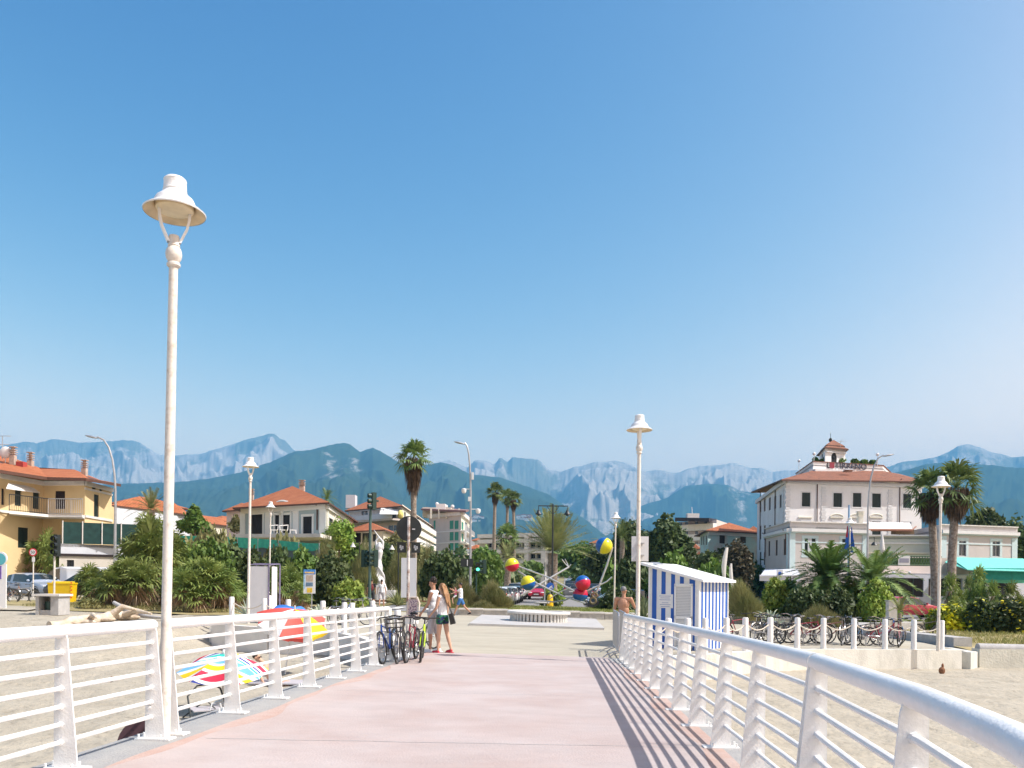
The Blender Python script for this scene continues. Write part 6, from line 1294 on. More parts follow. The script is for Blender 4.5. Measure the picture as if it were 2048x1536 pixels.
def frond_set(nf, L, rg, low=-.3, high=1.35, droop=.5, leaf=.28, pairs=26, w=.02):
    out = []
    for i in range(nf):
        az = i*2.39996+rg.random()*.3; el = low+(high-low)*(1-(i+.5)/nf)**.75; Lf = L*(.8+.3*rg.random()); d0 = np.array([math.cos(el)*math.cos(az), math.cos(el)*math.sin(az), math.sin(el)])
        t = np.linspace(.08, 1, pairs); P_ = d0[None]*(t*Lf)[:, None]; P_[:, 2] -= droop*Lf*t**2*(.6 if el > .9 else 1)*math.cos(el*.7)
        T = np.gradient(P_, axis=0); T /= np.linalg.norm(T, axis=1)[:, None]; S = np.cross(T, [0, 0, 1.]); S /= np.linalg.norm(S, axis=1)[:, None]+1e-9; U = np.cross(S, T)
        ll = Lf*leaf*np.sin(np.clip(t*2.6+.35, 0, 3.0))**.7*.5+.02
        for s in (-1, 1):
            dr = T*.55+S*s*.8+U*.28+rg.normal(size=T.shape)*.08; dr /= np.linalg.norm(dr, axis=1)[:, None]; tip = P_+dr*ll[:, None]; tip[:, 2] -= ll*.18; a_ = P_-T*w; b_ = P_+T*w
            out.append(np.stack([a_, b_, tip+T*w*.2, tip-T*w*.2], 1))
        wr = .012*L; out.append(np.stack([P_[:-1]-S[:-1]*wr, P_[:-1]+S[:-1]*wr, P_[1:]+S[1:]*wr*.8, P_[1:]-S[1:]*wr*.8], 1))
    return np.concatenate(out).reshape(-1, 3)
def datepalm(px, Y, yc, ybase, label, L, seed, tr=.3, nf=46, droop=.45, m=None, low=-.35, w=.02, high=1.35):
    rg = np.random.default_rng(seed); p = at(px, Y); zc = P(px, yc, Y).z-p.z; root = thing('date_palm', label, 'palm tree', p); b = MB(); b.tube([(0, 0, zc*t-.1) for t in np.linspace(0, 1, 12)], [tr*(1+.1*(i % 2)) for i in range(12)], 12); b.build('trunk', PBARK, root, ang=70)
    fast_mesh('crown', frond_set(nf, L, rg, low=low, droop=droop, w=w, high=high)+np.array([0, 0, zc]), 4, m or L_PALM2, root); return root
# dwarf fan palm clumps: three prototypes copied
def dwarf_proto(seed, heads, W, H, dead=True):
    rg = np.random.default_rng(seed); root = thing('dwarf_fan_palm', '', 'palm', (0, 0, 0), 0); G_, D_ = [], []
    for i in range(heads):
        a = i*2.4+rg.random(); q = math.sqrt((i+.3)/heads); x, y = math.cos(a)*q*W*.36, math.sin(a)*q*W*.30; z = H*(.30+.55*rg.random()*(1-.5*q))*(1.0 if i else 1.1)
        b = MB(); b.tube([(x*.3, y*.3, -.1), (x*.7, y*.7, z*.55), (x, y, z)], [.11, .09, .08], 7); b.build('trunk', PBARK, root, ang=70)
        R_ = W*.30*(.8+.4*rg.random()); V = fan_leaves(20, R_, rg, petiole=R_*.45, low=-.5, blade=R_*.6, seg=11); G_.append(V+np.array([x, y, z]))
        n = 60; a_ = rg.random(n)*6.28; c = np.stack([x+np.cos(a_)*.05, y+np.sin(a_)*.05, z-rg.random(n)*z*.4], 1); d = np.stack([np.cos(a_)*.8, np.sin(a_)*.8, -.8*np.ones(n)], 1); D_.append(blades(c, d, R_*(.5+.4*rg.random(n)), .05, .3, 2))
    fast_mesh('foliage', np.concatenate(G_), 4, L_PALMY, root); fast_mesh('dead_leaves', np.concatenate(D_), 4, L_DEAD, root); return root
L_PALMY = leafmat('dwarf_palm_leaf', (.05, .095, .02), (.13, .19, .05), 1.3)
DP = [dwarf_proto(5, 9, 3.2, 2.6), dwarf_proto(6, 6, 2.4, 1.8), dwarf_proto(7, 3, 1.8, 1.6)]; used_dp = [False]*3
def dwarf(i, px, Y, ybot, width_px, label, hs=1.0, z=None):
    p = at(px, Y); 
    if z is not None: p.z = z
    s = width_px/F*Y/(3.2, 2.4, 1.8)[i]; o = DP[i] if not used_dp[i] else dup(DP[i], (0, 0, 0)); used_dp[i] = True; o.location = p; o.scale = (s, s, s*hs); o.rotation_euler = (0, 0, px*.37); tag(o, label, 'palm', 'dwarf fan palms'); return o
dwarf(0, 262, 38, 1220, 120, 'big dwarf fan palm clump left of the tall lamp, behind the driftwood', 1.0)
dwarf(0, 300, 43, 1200, 150, 'tallest dwarf fan palm clump rising behind the tall lamp pole', 1.4)
dwarf(1, 215, 40, 1215, 95, 'low dwarf fan palm by the fallen grey branch', .9)
dwarf(1, 190, 43, 1205, 110, 'dwarf fan palm in front of the black car beside the yellow container', 1.0)
dwarf(1, 240, 39, 1222, 105, 'dwarf fan palm touching the upper end of the driftwood trunk', 1.0)
dwarf(0, 405, 37, 1222, 135, 'broad dwarf fan palm clump right of the tall lamp over dry grass', .95)
dwarf(1, 352, 40, 1215, 105, 'dwarf fan palm directly behind the tall lamp pole on its right', 1.1)
dwarf(1, 455, 39, 1222, 95, 'dwarf fan palm with brown dead leaves left of the advertising panel', 1.1)
dwarf(1, 572, 41, 1215, 100, 'dwarf fan palm between the advertising panel and the poster board', 1.35)
dwarf(2, 600, 38, 1222, 75, 'small spiky dwarf fan palm at the foot of the poster board', .9)
dwarf(1, 105, 55, 1180, 95, 'dwarf fan palm above the white van', 1.9)
dwarf(1, 35, 56, 1180, 95, 'dwarf fan palm above the silver car at the left edge', 1.7)
dwarf(2, 78, 55.5, 1180, 80, 'low dwarf fan palm behind the speed sign', 1.4)
dwarf(2, 2010-105, 45, 1200, 70, 'dwarf fan palm right of the last bell lamp over yellow flowers', 1.9, -1)
dwarf(2, 1950, 48, 1200, 60, 'single headed fan palm before the aqua awning', 2.4, -1)
dwarf(2, 1990, 47, 1200, 60, 'spiky fan palm beneath the aqua valance', 1.9, -1)
dwarf(2, 2022, 47, 1200, 60, 'spiky fan palm at the right edge over the dark hedge', 1.9, -1)
for i_, (px, py, nm) in enumerate(((1905, 1128, 'left'), (1937, 1132, 'right'))):
    o = dwarf(2, px, 66, 1150, 40, '%s of two umbrella shaped fan palms in front of the aqua awning' % nm, 2.6, -1.2)
# tall fan palms
washingtonia(827, 58, 880, 915, 'tallest fan palm with a long dead skirt above the round traffic sign', 1.35, 2.3, 21, -.1, .19, .62)
washingtonia(986, 150, 965, 984, 'left palm of the three thin fan palms behind the ball sculpture', 2.0, 2.2, 22, .2, .30, .45)
washingtonia(1012, 165, 980, 995, 'middle palm of the three thin fan palms behind the ball sculpture', 1.9, 2.0, 23, .1, .28, .4)
washingtonia(1028, 158, 983, 1000, 'right palm of the three thin fan palms behind the ball sculpture', 1.9, 2.0, 24, -.3, .28, .45)
washingtonia(1872, 62, 945, 985, 'left palm of the tall pair behind the right bell lamp', 2.0, 2.1, 25, -.5, .26, .62)
washingtonia(1900, 60, 935, 975, 'right palm of the tall pair behind the right bell lamp', 2.15, 2.2, 26, .35, .27, .62)
washingtonia(1014, 105, 1045, 1075, 'short shaggy fan palm below the three thin palms', 1.9, 2.4, 27, 0, .35, .75)
datepalm(1105, 76, 1105, 1160, 'large central date palm with upswept grey green fronds at the avenue median', 4.6, 31, .42, 90, .28, low=.1, high=1.45, w=.045)
datepalm(1015, 88, 1118, 1150, 'drooping date palm left of the avenue behind the red and yellow ball', 3.0, 32, .3, 40, .75)
datepalm(1243, 105, 1075, 1140, 'date palm beside the upper blue and yellow ball', 3.3, 33, .3, 40, .5, m=L_PALM)
datepalm(300, 62, 1018, 1080, 'date palm rising over the dwarf palms left of the tall lamp', 1.9, 34, .28, 44, .45)
datepalm(652, 108, 1000, 1050, 'date palm showing above the right side of the villa roof', 2.2, 35, .25, 34, .6, m=L_PALM)
datepalm(1655, 47, 1158, 1230, 'large leafy date palm behind the bicycles, left of the slim lamp', 3.1, 36, .3, 90, .55, m=leafmat('lush_palm_leaf', (.022, .055, .012), (.07, .125, .03), .8), low=-.45, w=.055, high=1.2)
datepalm(1745, 46, 1165, 1230, 'arching date palm right of the slim lamp by the restaurant', 2.9, 37, .25, 60, .6, m=L_PALM, low=-.4, w=.045, high=1.2)
datepalm(1800, 39.5, 1222, 1240, 'little feathery palm in front of the red car door', 1.0, 38, .08, 16, .5, m=L_PALM2, low=.1)
# agaves and sword leaved plants
def sword(px, Y, w_px, label, m, n=34, spread=.9, seed=1, wd=.09, hscale=1.0, name='agave', droop=.25, z=None):
    rg = np.random.default_rng(seed); p = at(px, Y); p.z = z if z is not None else p.z; R_ = w_px/F*Y*.5; root = thing(name, label, 'plant', p)
    a = np.arange(n)*2.39996; el = np.linspace(.25, 1.45, n)+rg.normal(size=n)*.08; d = np.stack([np.cos(el)*np.cos(a)*spread, np.cos(el)*np.sin(a)*spread, np.sin(el)], 1); d /= np.linalg.norm(d, axis=1)[:, None]
    c = d*.05; L = R_*1.1*(.8+.4*rg.random(n))*hscale; global rng; rng = rg; V = blades(c, d, L, wd, droop, 5); fast_mesh('leaves', V, 4, m, root)
    b = MB(); b.lathe([(.08, -.1), (.10, .05), (.05, .15)], n=8); b.build('stem', PBARK, root); return root
sword(497, 33.5, 60, 'grey green agave left behind the advertising panel', L_AG, 30, seed=3, hscale=1.5)
sword(640, 35, 62, 'large grey agave with arching leaves right of the poster board', L_AG, 34, seed=4, hscale=1.5, droop=.5)
sword(795, 56, 58, 'yucca with stiff pale leaves right of the white statue', L_PALM2, 60, seed=5, wd=.08, hscale=1.3, name='yucca')
sword(858, 52, 52, 'spiky yucca just right of the blank board', L_PALM2, 40, seed=6, wd=.08, hscale=1.3, name='yucca', droop=.5)
sword(1287, 40, 62, 'tall flax with dark upright leaves between the lamp pole and the kiosk', leafmat('flax_leaf', (.03, .05, .025), (.09, .12, .06), 3), 46, spread=.55, seed=7, wd=.10, hscale=2.1, name='flax_plant')
sword(1540, 41.5, 62, 'large pale agave with curled leaf tips behind the bicycles', L_AG, 26, spread=.7, seed=8, wd=.16, hscale=1.7, droop=.45)
sword(1556, 40.8, 36, 'smaller agave beside the large curled agave', L_AG, 18, spread=.7, seed=9, wd=.13, hscale=1.7, droop=.5)
sword(562, 47, 50, 'yucca behind the advertising panel with upright leaves', L_PALM, 50, seed=10, wd=.07, hscale=1.8, name='yucca')
sword(590, 50, 55, 'tall narrow leaved yucca under the green netting', L_PALM, 50, seed=12, wd=.07, hscale=1.9, name='yucca')
sword(1975, 40, 40, 'small yucca rising from the dark hedge', L_PALM, 40, seed=13, wd=.05, hscale=1.5, name='yucca', z=.6)
# shrubs: kind, anchor, Y, x0,x1,ytop,ybot, label, material, leaves, leaf size
SH = [
 ('leaf', 46, 365, 470, 1058, 1150, 'rounded light green shrub below the green netting right of the tall lamp', L_MD, 6000, .11),
 ('leaf', 50, 425, 505, 1072, 1160, 'dark shrub against the green netting left of the slim lamp pole', L_DK, 5500, .12),
 ('leaf', 44, 470, 545, 1090, 1190, 'dark green shrub behind the advertising panel', L_DK, 5000, .11),
 ('leaf', 56, 345, 480, 1046, 1085, 'pale trimmed hedge along the top of the netting on the left', L_OL, 5000, .12),
 ('leaf', 62, 498, 630, 1058, 1092, 'olive green hedge on the villa terrace edge', L_OL, 5000, .12),
 ('leaf', 51, 570, 640, 1085, 1150, 'grey green shrub under the sagging netting', L_MD, 4500, .12),
 ('leaf', 50, 612, 705, 1092, 1180, 'dense dark shrub right of the poster board', L_DK, 6500, .11),
 ('leaf', 42, 655, 735, 1150, 1212, 'bright green bush beside the crossing, left of the strolling couple', L_LT, 5500, .09),
 ('feather', 54, 600, 690, 1068, 1130, 'feathery grey green tamarisk under the villa', L_OL, 4200, .16),
 ('feather', 60, 680, 770, 1075, 1150, 'feathery tamarisk left of the statue', L_OL, 4600, .16),
 ('feather', 64, 765, 850, 1072, 1150, 'feathery tamarisk right of the statue', L_OL, 4600, .16),
 ('feather', 66, 820, 880, 1085, 1135, 'olive green shrub below the round sign', L_OL, 3600, .16),
 ('leaf', 60, 838, 950, 1090, 1165, 'large rounded dark green bush right of the blank board', L_DK, 9000, .13),
 ('feather', 47.5, 893, 968, 1146, 1216, 'left half of the heather like bush beside the walking man', L_OL, 4500, .12),
 ('feather', 47, 955, 1030, 1158, 1216, 'brown tinged feathery bush left of the sculpture on the lawn', L_OL, 5200, .12),
 ('feather', 45, 865, 940, 1185, 1222, 'low silvery bush behind the man and woman', L_OL, 3000, .10),
 ('feather', 45.4, 940, 1000, 1195, 1222, 'low straggly grey shrub on the lawn by the stone wall', L_OL, 2500, .09),
 ('leaf', 70, 925, 1000, 1095, 1150, 'green shrub behind the pedestrian signals', L_MD, 4000, .16),
 ('leaf', 52, 1198, 1300, 1168, 1218, 'dark clipped hedge behind the white lamp and bare backed man', L_DK, 6500, .10),
 ('leaf', 62, 1215, 1310, 1105, 1180, 'dark bushy shrub behind the blank sign board', L_DK, 6500, .14),
 ('leaf', 58, 1290, 1400, 1098, 1160, 'rounded dark shrub above the kiosk roof on the left', L_MD, 6500, .13),
 ('leaf', 56, 1380, 1470, 1108, 1165, 'rounded shrub above the kiosk roof below the aqua house', L_MD, 6000, .13),
 ('feather', 43.5, 1452, 1528, 1150, 1232, 'tall feathery tamarisk just right of the kiosk', L_OL, 6500, .13),
 ('leaf', 47, 1515, 1580, 1150, 1220, 'yellow green shrub behind the pale agave', L_LT, 4500, .10),
 ('leaf', 44, 1565, 1650, 1165, 1238, 'dense dark green shrub behind the bicycles below the date palm', L_DK, 6500, .10),
 ('leaf', 43.5, 1635, 1715, 1165, 1240, 'dark shrub around the foot of the slim white lamp', L_DK, 6500, .10),
 ('feather', 42, 1592, 1690, 1212, 1242, 'low dry grey shrub along the stone wall behind the bicycles', L_OL, 3200, .09),
 ('leaf', 43, 1710, 1792, 1152, 1238, 'bright green shrub left of the red car', L_LT, 7000, .09),
 ('leaf', 39, 1862, 1940, 1195, 1262, 'shrub covered in bright yellow flowers beside the last bell lamp', L_LT, 3800, .08),
 ('leaf', 38, 1925, 1990, 1182, 1264, 'dark hedge with scattered yellow flowers right of the bright yellow one', L_DK, 5500, .09),
 ('leaf', 37.5, 1975, 2060, 1178, 1264, 'dark hedge with a few yellow flowers at the right edge', L_DK, 6500, .09),
 ('leaf', 39.5, 1850, 1875, 1210, 1262, 'thin yellowing shrub left of the last bell lamp', L_LT, 2000, .07),
 ('leaf', 37, 150, 205, 1192, 1216, 'low tuft of rough greenery behind the driftwood', L_OL, 2500, .07),
 ('leaf', 48, 1590, 1680, 1150, 1230, 'tall green shrub under the fronds of the leafy date palm', L_MD, 6500, .11),
 ('leaf', 46.5, 1660, 1740, 1150, 1235, 'leafy mid green shrub right of the slim lamp below the palm', L_LT, 6000, .10),
 ('leaf', 49, 1540, 1610, 1155, 1225, 'mid green shrub between the pale agave and the palm', L_MD, 5500, .11),
 ('leaf', 52, 330, 400, 1078, 1140, 'light green shrub showing just behind the tall lamp pole', L_LT, 4500, .11),
 ('leaf', 55, 520, 590, 1078, 1130, 'dark shrub growing over the middle of the green netting', L_DK, 3500, .12),
 ('leaf', 64, 1200, 1240, 1110, 1170, 'shrub in the avenue verge right of the cars', L_MD, 3000, .16),
]
for i, (k, Y, x0, x1, yt, yb, lb, m, n, s) in enumerate(SH):
    fl = {'shrub covered in': 1700, 'dark hedge with s': 420, 'dark hedge with a': 260, 'thin yellowing': 300}
    f = next((v for q, v in fl.items() if lb.startswith(q)), 0)
    plant(k, x0, Y, x0, x1, yt, yb, lb, 'shrub', m, n=n, size=s, flowers=f)
TR = [
 ('tree', 72, 645, 705, 1030, 1100, 'pale green fig tree in front of the villa side wall', L_LT, 4500, .16),
 ('tree', 66, 372, 404, 1004, 1060, 'small pointed conifer rising over the hedge', L_MD, 2600, .14),
 ('tree', 68, 350, 430, 1030, 1066, 'bushy green tree before the long orange roof', L_MD, 3500, .16),
 ('tree', 92, 458, 486, 1030, 1062, 'small tree against the pink house', L_OL, 1500, .2),
 ('tree', 96, 1282, 1386, 1022, 1140, 'large dark holm oak right of the second bell lamp', L_DK, 12000, .24),
 ('tree', 108, 1222, 1300, 1033, 1130, 'dark holm oak behind the second bell lamp', L_DK, 8000, .26),
 ('tree', 100, 1435, 1510, 1075, 1170, 'dark tree with reddish crown before the aqua house', leafmat('bronze_leaf', (.03, .035, .018), (.06, .055, .03), 1), 8000, .2),
 ('tree', 130, 1118, 1205, 1082, 1140, 'row tree shading the right side of the avenue', L_MD, 7000, .28),
 ('tree', 160, 1150, 1215, 1085, 1140, 'further row tree on the right side of the avenue', L_DK, 5000, .32),
 ('tree', 115, 1165, 1245, 1090, 1150, 'low wide tree between the avenue cars and the dark oaks', L_DK, 6000, .25),
 ('tree', 110, 1930, 2010, 1015, 1080, 'dark holm oak behind the right annex next to the palms', L_DK, 8000, .26),
 ('tree', 100, 1985, 2075, 1020, 1150, 'dark tree at the right edge behind the annex corner', L_DK, 9000, .25),
 ('tree', 120, 940, 1000, 1090, 1140, 'broad tree left of the three thin palms', L_MD, 5000, .28),
 ('tree', 140, 1040, 1090, 1120, 1150, 'small tree beside the modern building', L_MD, 2500, .3),
 ('tree', 78, 672, 740, 1078, 1150, 'leafy tree hiding the wall of the low house left of the statue', L_MD, 5000, .17),
 ('tree', 76, 735, 790, 1080, 1160, 'dark tree directly behind the white statue', L_DK, 5000, .17),
 ('tree', 84, 785, 850, 1078, 1150, 'grey green tree behind the blank board', L_OL, 5000, .18),
 ('tree', 105, 1410, 1470, 1092, 1150, 'dark tree right of the aqua house corner', L_DK, 4000, .2),
 ('tree', 80, 770, 830, 1062, 1110, 'olive tree behind the round sign pole', L_OL, 4000, .18),
 ('tree', 90, 1385, 1440, 1100, 1140, 'dark tree left of the aqua house door', L_DK, 4000, .22),
]
for i, (k, Y, x0, x1, yt, yb, lb, m, n, s) in enumerate(TR):
    plant(k, x0, Y, x0, x1, yt, yb, lb, 'tree', m, name='tree', n=n, size=s, trunk=1, gbase=gz((x0+x1-2048)/2/F*Y, Y))
# median strip plants, oleander along the avenue
for i, (o_, y_, w_, h_, lb) in enumerate(((.0, 66, 1.5, 1.0, 'green bush at the tip of the avenue median behind the arrow sign'), (.1, 72, 1.7, 1.6, 'flowering bush on the median under the central date palm'), (0, 82, 1.8, 2.0, 'taller median bush beyond the central date palm'), (0, 96, 1.8, 2.0, 'far median bush between the parked cars'))):
    c = axisX(y_)+o_; root = thing('shrub', lb, 'shrub', (c, y_, gz(c, y_))); rng = np.random.default_rng(60+i); fast_mesh('foliage', cloud(lumps(w_, h_, 8), 2600, .13, up=.3), 4, L_LT if i else L_DK, root); stems(root, w_, h_, 2)
# terrace pots on hotel roof
for k, (x0, x1, yt, lb) in enumerate(((1624, 1640, 912, 'leftmost leafy plant on the hotel roof terrace'), (1640, 1664, 914, 'leafy plants left of the arched tower window'), (1672, 1696, 914, 'leafy plants right of the arched tower window'), (1702, 1720, 916, 'small potted plant over the lettering end'), (1722, 1738, 917, 'potted plant near the road light arc'), (1738, 1758, 919, 'low plants at the right end of the roof terrace'))):
    Y = 113.2; c = P((x0+x1)/2, 922, Y); root = thing('potted_plant', lb, 'plant', c-Vector((0, -.3, .30)), 0, 'plants on the hotel roof terrace'); W = (x1-x0)/F*Y; rng = np.random.default_rng(k); fast_mesh('foliage', cloud(lumps(W, (925-yt)/F*Y*1.15, 5), 500, .14, up=.5), 4, L_MD, root); b = MB(); b.box((0, .3, .0), (W*.8, .3, .3)); b.build('planter', TILE2, root, smooth=False)
# far wood and hillside villages
rng = np.random.default_rng(5)
def far_mass(name, label, n, f, size, m):
    V = []
    for _ in range(n):
        px, Y, h, w = f(); c = P(px, CY, Y); z = gz(c.x, Y); V.append((c.x, Y, z+h*.45, w, w, h*.55))
    fast = fast_mesh(name, cloud(V, n*170, size, up=.4), 4, m); tag(fast, label, 'trees', kind='stuff')
far_mass('far_trees', 'mass of distant trees between the town and the foot of the hills', 230, lambda: (rng.uniform(-80, 2130), rng.uniform(260, 420), rng.uniform(6, 15), rng.uniform(5, 10)), 1.1, L_MD)
far_mass('far_trees', 'dark trees filling the gaps behind the seafront houses', 120, lambda: ((lambda x: x if not 1030 < x < 1200 else x-260)(rng.uniform(200, 1560)), rng.uniform(118, 138), rng.uniform(3, 6.5), rng.uniform(3, 5)), .45, L_DK)
b = MB(); cR = random.Random(4)
def village(x0, x1, y0, y1, n, D, label):
    b = MB()
    for _ in range(n):
        px, py = cR.uniform(x0, x1), cR.uniform(y0, y1); q = P(px, py, D); s = cR.uniform(.7, 1.5)*D/420
        b.box(q, (s*1.6, s, s), mi=0); b.box(q+Vector((0, 0, s*.6)), (s*1.8, s*1.2, s*.3), mi=1)
    o = b.build('hill_village', [WHITE2, TILE], smooth=False); tag(o, label, 'village', kind='stuff')
village(1035, 1062, 1032, 1040, 26, 3900, 'cluster of pale houses on the hill right of the thin palms'); village(938, 966, 1031, 1042, 14, 3900, 'scattered pale houses on the hill right of the camera mast')
# grass tufts
def tufts(n, fx, label, m, size=.12):
    pts = np.array([fx() for _ in range(n)]); d = rdir(n)*.5+np.array([0, 0, 1.]); d /= np.linalg.norm(d, axis=1)[:, None]; o = fast_mesh('grass', blades(pts, d, size*(.6+.9*rng.random(n)), size*.10+.006, .3, 2), 4, m); tag(o, label, 'grass', kind='stuff')
def fl1():
    x = rng.uniform(-4, 29); y = rng.uniform(43.6, 53.5); return (x, y if x < 7 else 43.8+(y-43.6)*.33+(x-7)*.07, g0(x)+.33)
tufts(26000, fl1, 'short mown grass on the lawn around the ball sculpture', leafmat('lawn_blade', (.055, .095, .012), (.12, .14, .04), .5), .11)
def fl2():
    x = rng.uniform(-21.5, -11.2); y = rng.uniform(35.5, 46); return (x, y, g0(x)+.10)
tufts(9000, fl2, 'dry grass under the dwarf palms on the left', L_GRASS, .18)
def fl3():
    x = rng.uniform(17.0, 34); y = rng.uniform(29.5, 38); return (x, y, -.30)
tufts(12000, fl3, 'straw coloured grass on the bank below the yellow flowers', leafmat('straw_blade', (.15, .16, .065), (.12, .15, .04), .7), .20)
# ================================================================ VEHICLES
TYRE = BLACK; RIM = mat('alloy_rim', (.40, .41, .43), .35, .1, 5, metal=.7); CARGLASS = mat('car_glass', (.02, .03, .035), .04, .2, 2, spec=1); PLATE = SW
HL = mat('headlight_lens', (.62, .64, .66), .12, .1, 9, spec=.9); TL_ = mat('tail_lamp', (.45, .02, .02), .2, .1, 9)
def paint(name, c): return mat('paint_'+name, c, .28, .04, 3, coat=.8, spec=.5)
CARP = {}
def car(name, label, cat, kind, pm, loc, rz, grp=None):
    key = (kind, pm.name)
    if key in CARP:
        o = dup(CARP[key], loc, rz, label=label); o['category'] = cat
        if grp: o['group'] = grp
        o.name = name; return o
    L, W, H = {'hatch': (4.1, 1.74, 1.47), 'suv': (4.4, 1.82, 1.62), 'van': (4.7, 1.85, 1.92), 'wagon': (4.4, 1.76, 1.5)}[kind]
    root = thing(name, label, cat, loc, rz, grp)
    if kind == 'van': st = [(-.5, .45, .80, 1.0), (-.485, .3, 1.05, H-.2), (-.46, .26, 1.10, H-.02), (-.2, .24, 1.10, H), (.12, .24, 1.08, H), (.20, .24, 1.06, H-.06), (.36, .24, 1.02, 1.06), (.46, .26, .88, .92), (.5, .40, .60, .62)]; glz = [(.10, .34)]
    elif kind == 'suv': st = [(-.5, .5, .85, .95), (-.485, .34, 1.0, 1.28), (-.42, .28, 1.02, H-.05), (-.2, .26, 1.0, H), (.02, .26, .99, H-.02), (.10, .26, .98, H-.12), (.26, .26, .96, 1.0), (.42, .28, .88, .92), (.49, .34, .70, .72), (.5, .45, .6, .62)]; glz = [(-.49, .27)]
    else: st = [(-.5, .45, .78, .90), (-.49, .30, .92, 1.12), (-.42, .24, .94, H-.10), (-.25, .22, .93, H), (-.02, .22, .91, H-.01), (.07, .22, .90, H-.10), (.25, .22, .88, .92), (.40, .24, .76, .80), (.48, .28, .62, .65), (.5, .38, .50, .52)]; glz = [(-.495, .26)]
    ns = []; 
    for (a, b) in zip(st, st[1:]):
        for k in range(3): t = k/3; ns.append(tuple(a[i]+(b[i]-a[i])*t for i in range(4)))
    ns.append(st[-1]); rings = []
    for (x, zb, zm, zt) in ns:
        e = 1-max(0, abs(x)-.36)**2*11*.6; w = W/2*e; cab = zt-zm > .12; wr = w*(.80 if cab else .93) if kind != 'van' else w*(.93 if cab else .95)
        if not cab: zs = zm+(zt-zm)*.3
        half = [(0, zb), (w*.86, zb), (w*.97, zb+.10), (w, (zb+zm)/2), (w*.985, zm-.06), (w*.95, zm), (wr+(w*.95-wr)*.08 if cab else wr, zm+(zt-zm)*.86), (wr*.82, zt-.012), (0, zt+.012)]
        rings.append([Vector((x*L, y, z)) for y, z in half]+[Vector((x*L, -y, z)) for y, z in half[-2:0:-1]])
    n = len(rings[0]); B = MB(); Gm = MB(); vs = [p for r in rings for p in r]; B.add(vs, []); Gm.add(vs, [])
    for i in range(len(rings)-1):
        xm = (ns[i][0]+ns[i+1][0])/2; cabh = (ns[i][3]-ns[i][2]+ns[i+1][3]-ns[i+1][2])/2; slope = abs(ns[i+1][3]-ns[i][3])/(abs(ns[i+1][0]-ns[i][0])*L+1e-6)
        for k in range(n):
            k2 = (k+1) % n; f = (i*n+k, i*n+k2, (i+1)*n+k2, (i+1)*n+k); kk = k if k < 8 else n-1-k
            g = False
            if cabh > .14:
                if kk == 5 and glz[0][0] < xm < glz[0][1] and not any(abs(xm-px) < .012 for px in (-.27, -.03)): g = True
                if kk in (6, 7) and slope > .35 and (xm > 0 or kind != 'van') and not (kk == 6 and slope < .5): g = True
            (Gm if g else B).f.append(f); (Gm if g else B).m.append(0)
    for m_ in (B,): m_.f.append(tuple(range(n))); m_.f.append(tuple(range((len(rings)-1)*n+n-1, (len(rings)-1)*n-1, -1))); m_.m += [0, 0]
    B.build('body', pm, root, ang=42); Gm.build('windows', CARGLASS, root, ang=42)
    for x in (-.31, .31):
        for s in (-1, 1):
            r = .33 if kind in ('suv', 'van') else .305; y = s*(W/2-.10); b = MB(); b.lathe([(r*.62, -.10), (r*.93, -.10), (r, -.06), (r, .06), (r*.93, .10), (r*.62, .10)], n=22, cap=False)
            M = Matrix.Rotation(math.pi/2, 3, 'X'); b.v = [tuple(M @ Vector(v)+Vector((x*L, y, r))) for v in b.v]; w_ = b.build('wheel', TYRE, root)
            b = MB(); b.tube([(x*L, y+s*.02, r), (x*L, y+s*.085, r)], [r*.66, r*.62], 18); b.build('rim', RIM, w_)
            b = MB(); ys_ = s*(W/2-.005); b.tube([(x*L, s*(W/2-.2), r+.02), (x*L, ys_, r+.02)], r*1.17, 20); b.build('wheel_arch', BLACK, root)
    zf = .66 if kind != 'van' else .82; zf += .1 if kind == 'suv' else 0
    for s in (-1, 1):
        b = MB(); b.ell((L*.462, s*W*.35, zf), (.13, .19, .075), 12, 8); b.build('headlight', HL, root)
        b = MB(); b.ell((-L*.482, s*W*.39, zf+.22), (.08, .10, .14), 10, 8); b.build('tail_light', TL_, root)
        b = MB(); b.ell((L*.17, s*(W/2+.06), 1.0 if kind != 'van' else 1.2), (.07, .10, .08), 8, 6); b.build('mirror', pm, root)
        for x in (-.14, .06): b = MB(); b.box((x*L, s*(W/2+.005), .86 if kind != 'van' else 1.0), (.18, .03, .03)); b.build('door_handle', pm if x > 0 else pm, root, smooth=False)
    b = MB(); b.box((L*.492, 0, zf-.02), (.06, W*.42, .08)); b.box((L*.495, 0, zf-.26), (.06, W*.5, .11)); b.build('grille', BLACK, root, smooth=False)
    b = MB(); b.box((L*.508, 0, zf-.17), (.02, .5, .11)); b.build('number_plate', PLATE, root, smooth=False); b = MB(); b.box((-L*.502, 0, zf-.05), (.02, .5, .11)); b.build('number_plate', PLATE, root, smooth=False)
    CARP[key] = root; return root
PS, PW_, PR, PB_, PG, PBL = paint('silver_blue', (.30, .36, .46)), paint('white', (.68, .69, .70)), paint('red', (.42, .01, .03)), paint('black', (.012, .013, .018)), paint('grey', (.20, .21, .22)), paint('navy', (.02, .035, .09))
car('parked_car', 'silver blue hatchback facing right beside the speed limit sign at the left edge', 'car', 'hatch', PS, at(72, 50.0), R(-28))
car('white_van', 'white van parked behind the yellow container and black car', 'van', 'van', PW_, at(150, 51.6), R(187))
car('parked_car', 'black car half hidden between the white van and the yellow container', 'car', 'suv', PB_, at(175, 48.6), R(182))
car('parked_car', 'bright red hatchback parked before the restaurant glass front', 'car', 'hatch', PR, Vector((at(1820, 57).x, 57, -.35)), R(3))
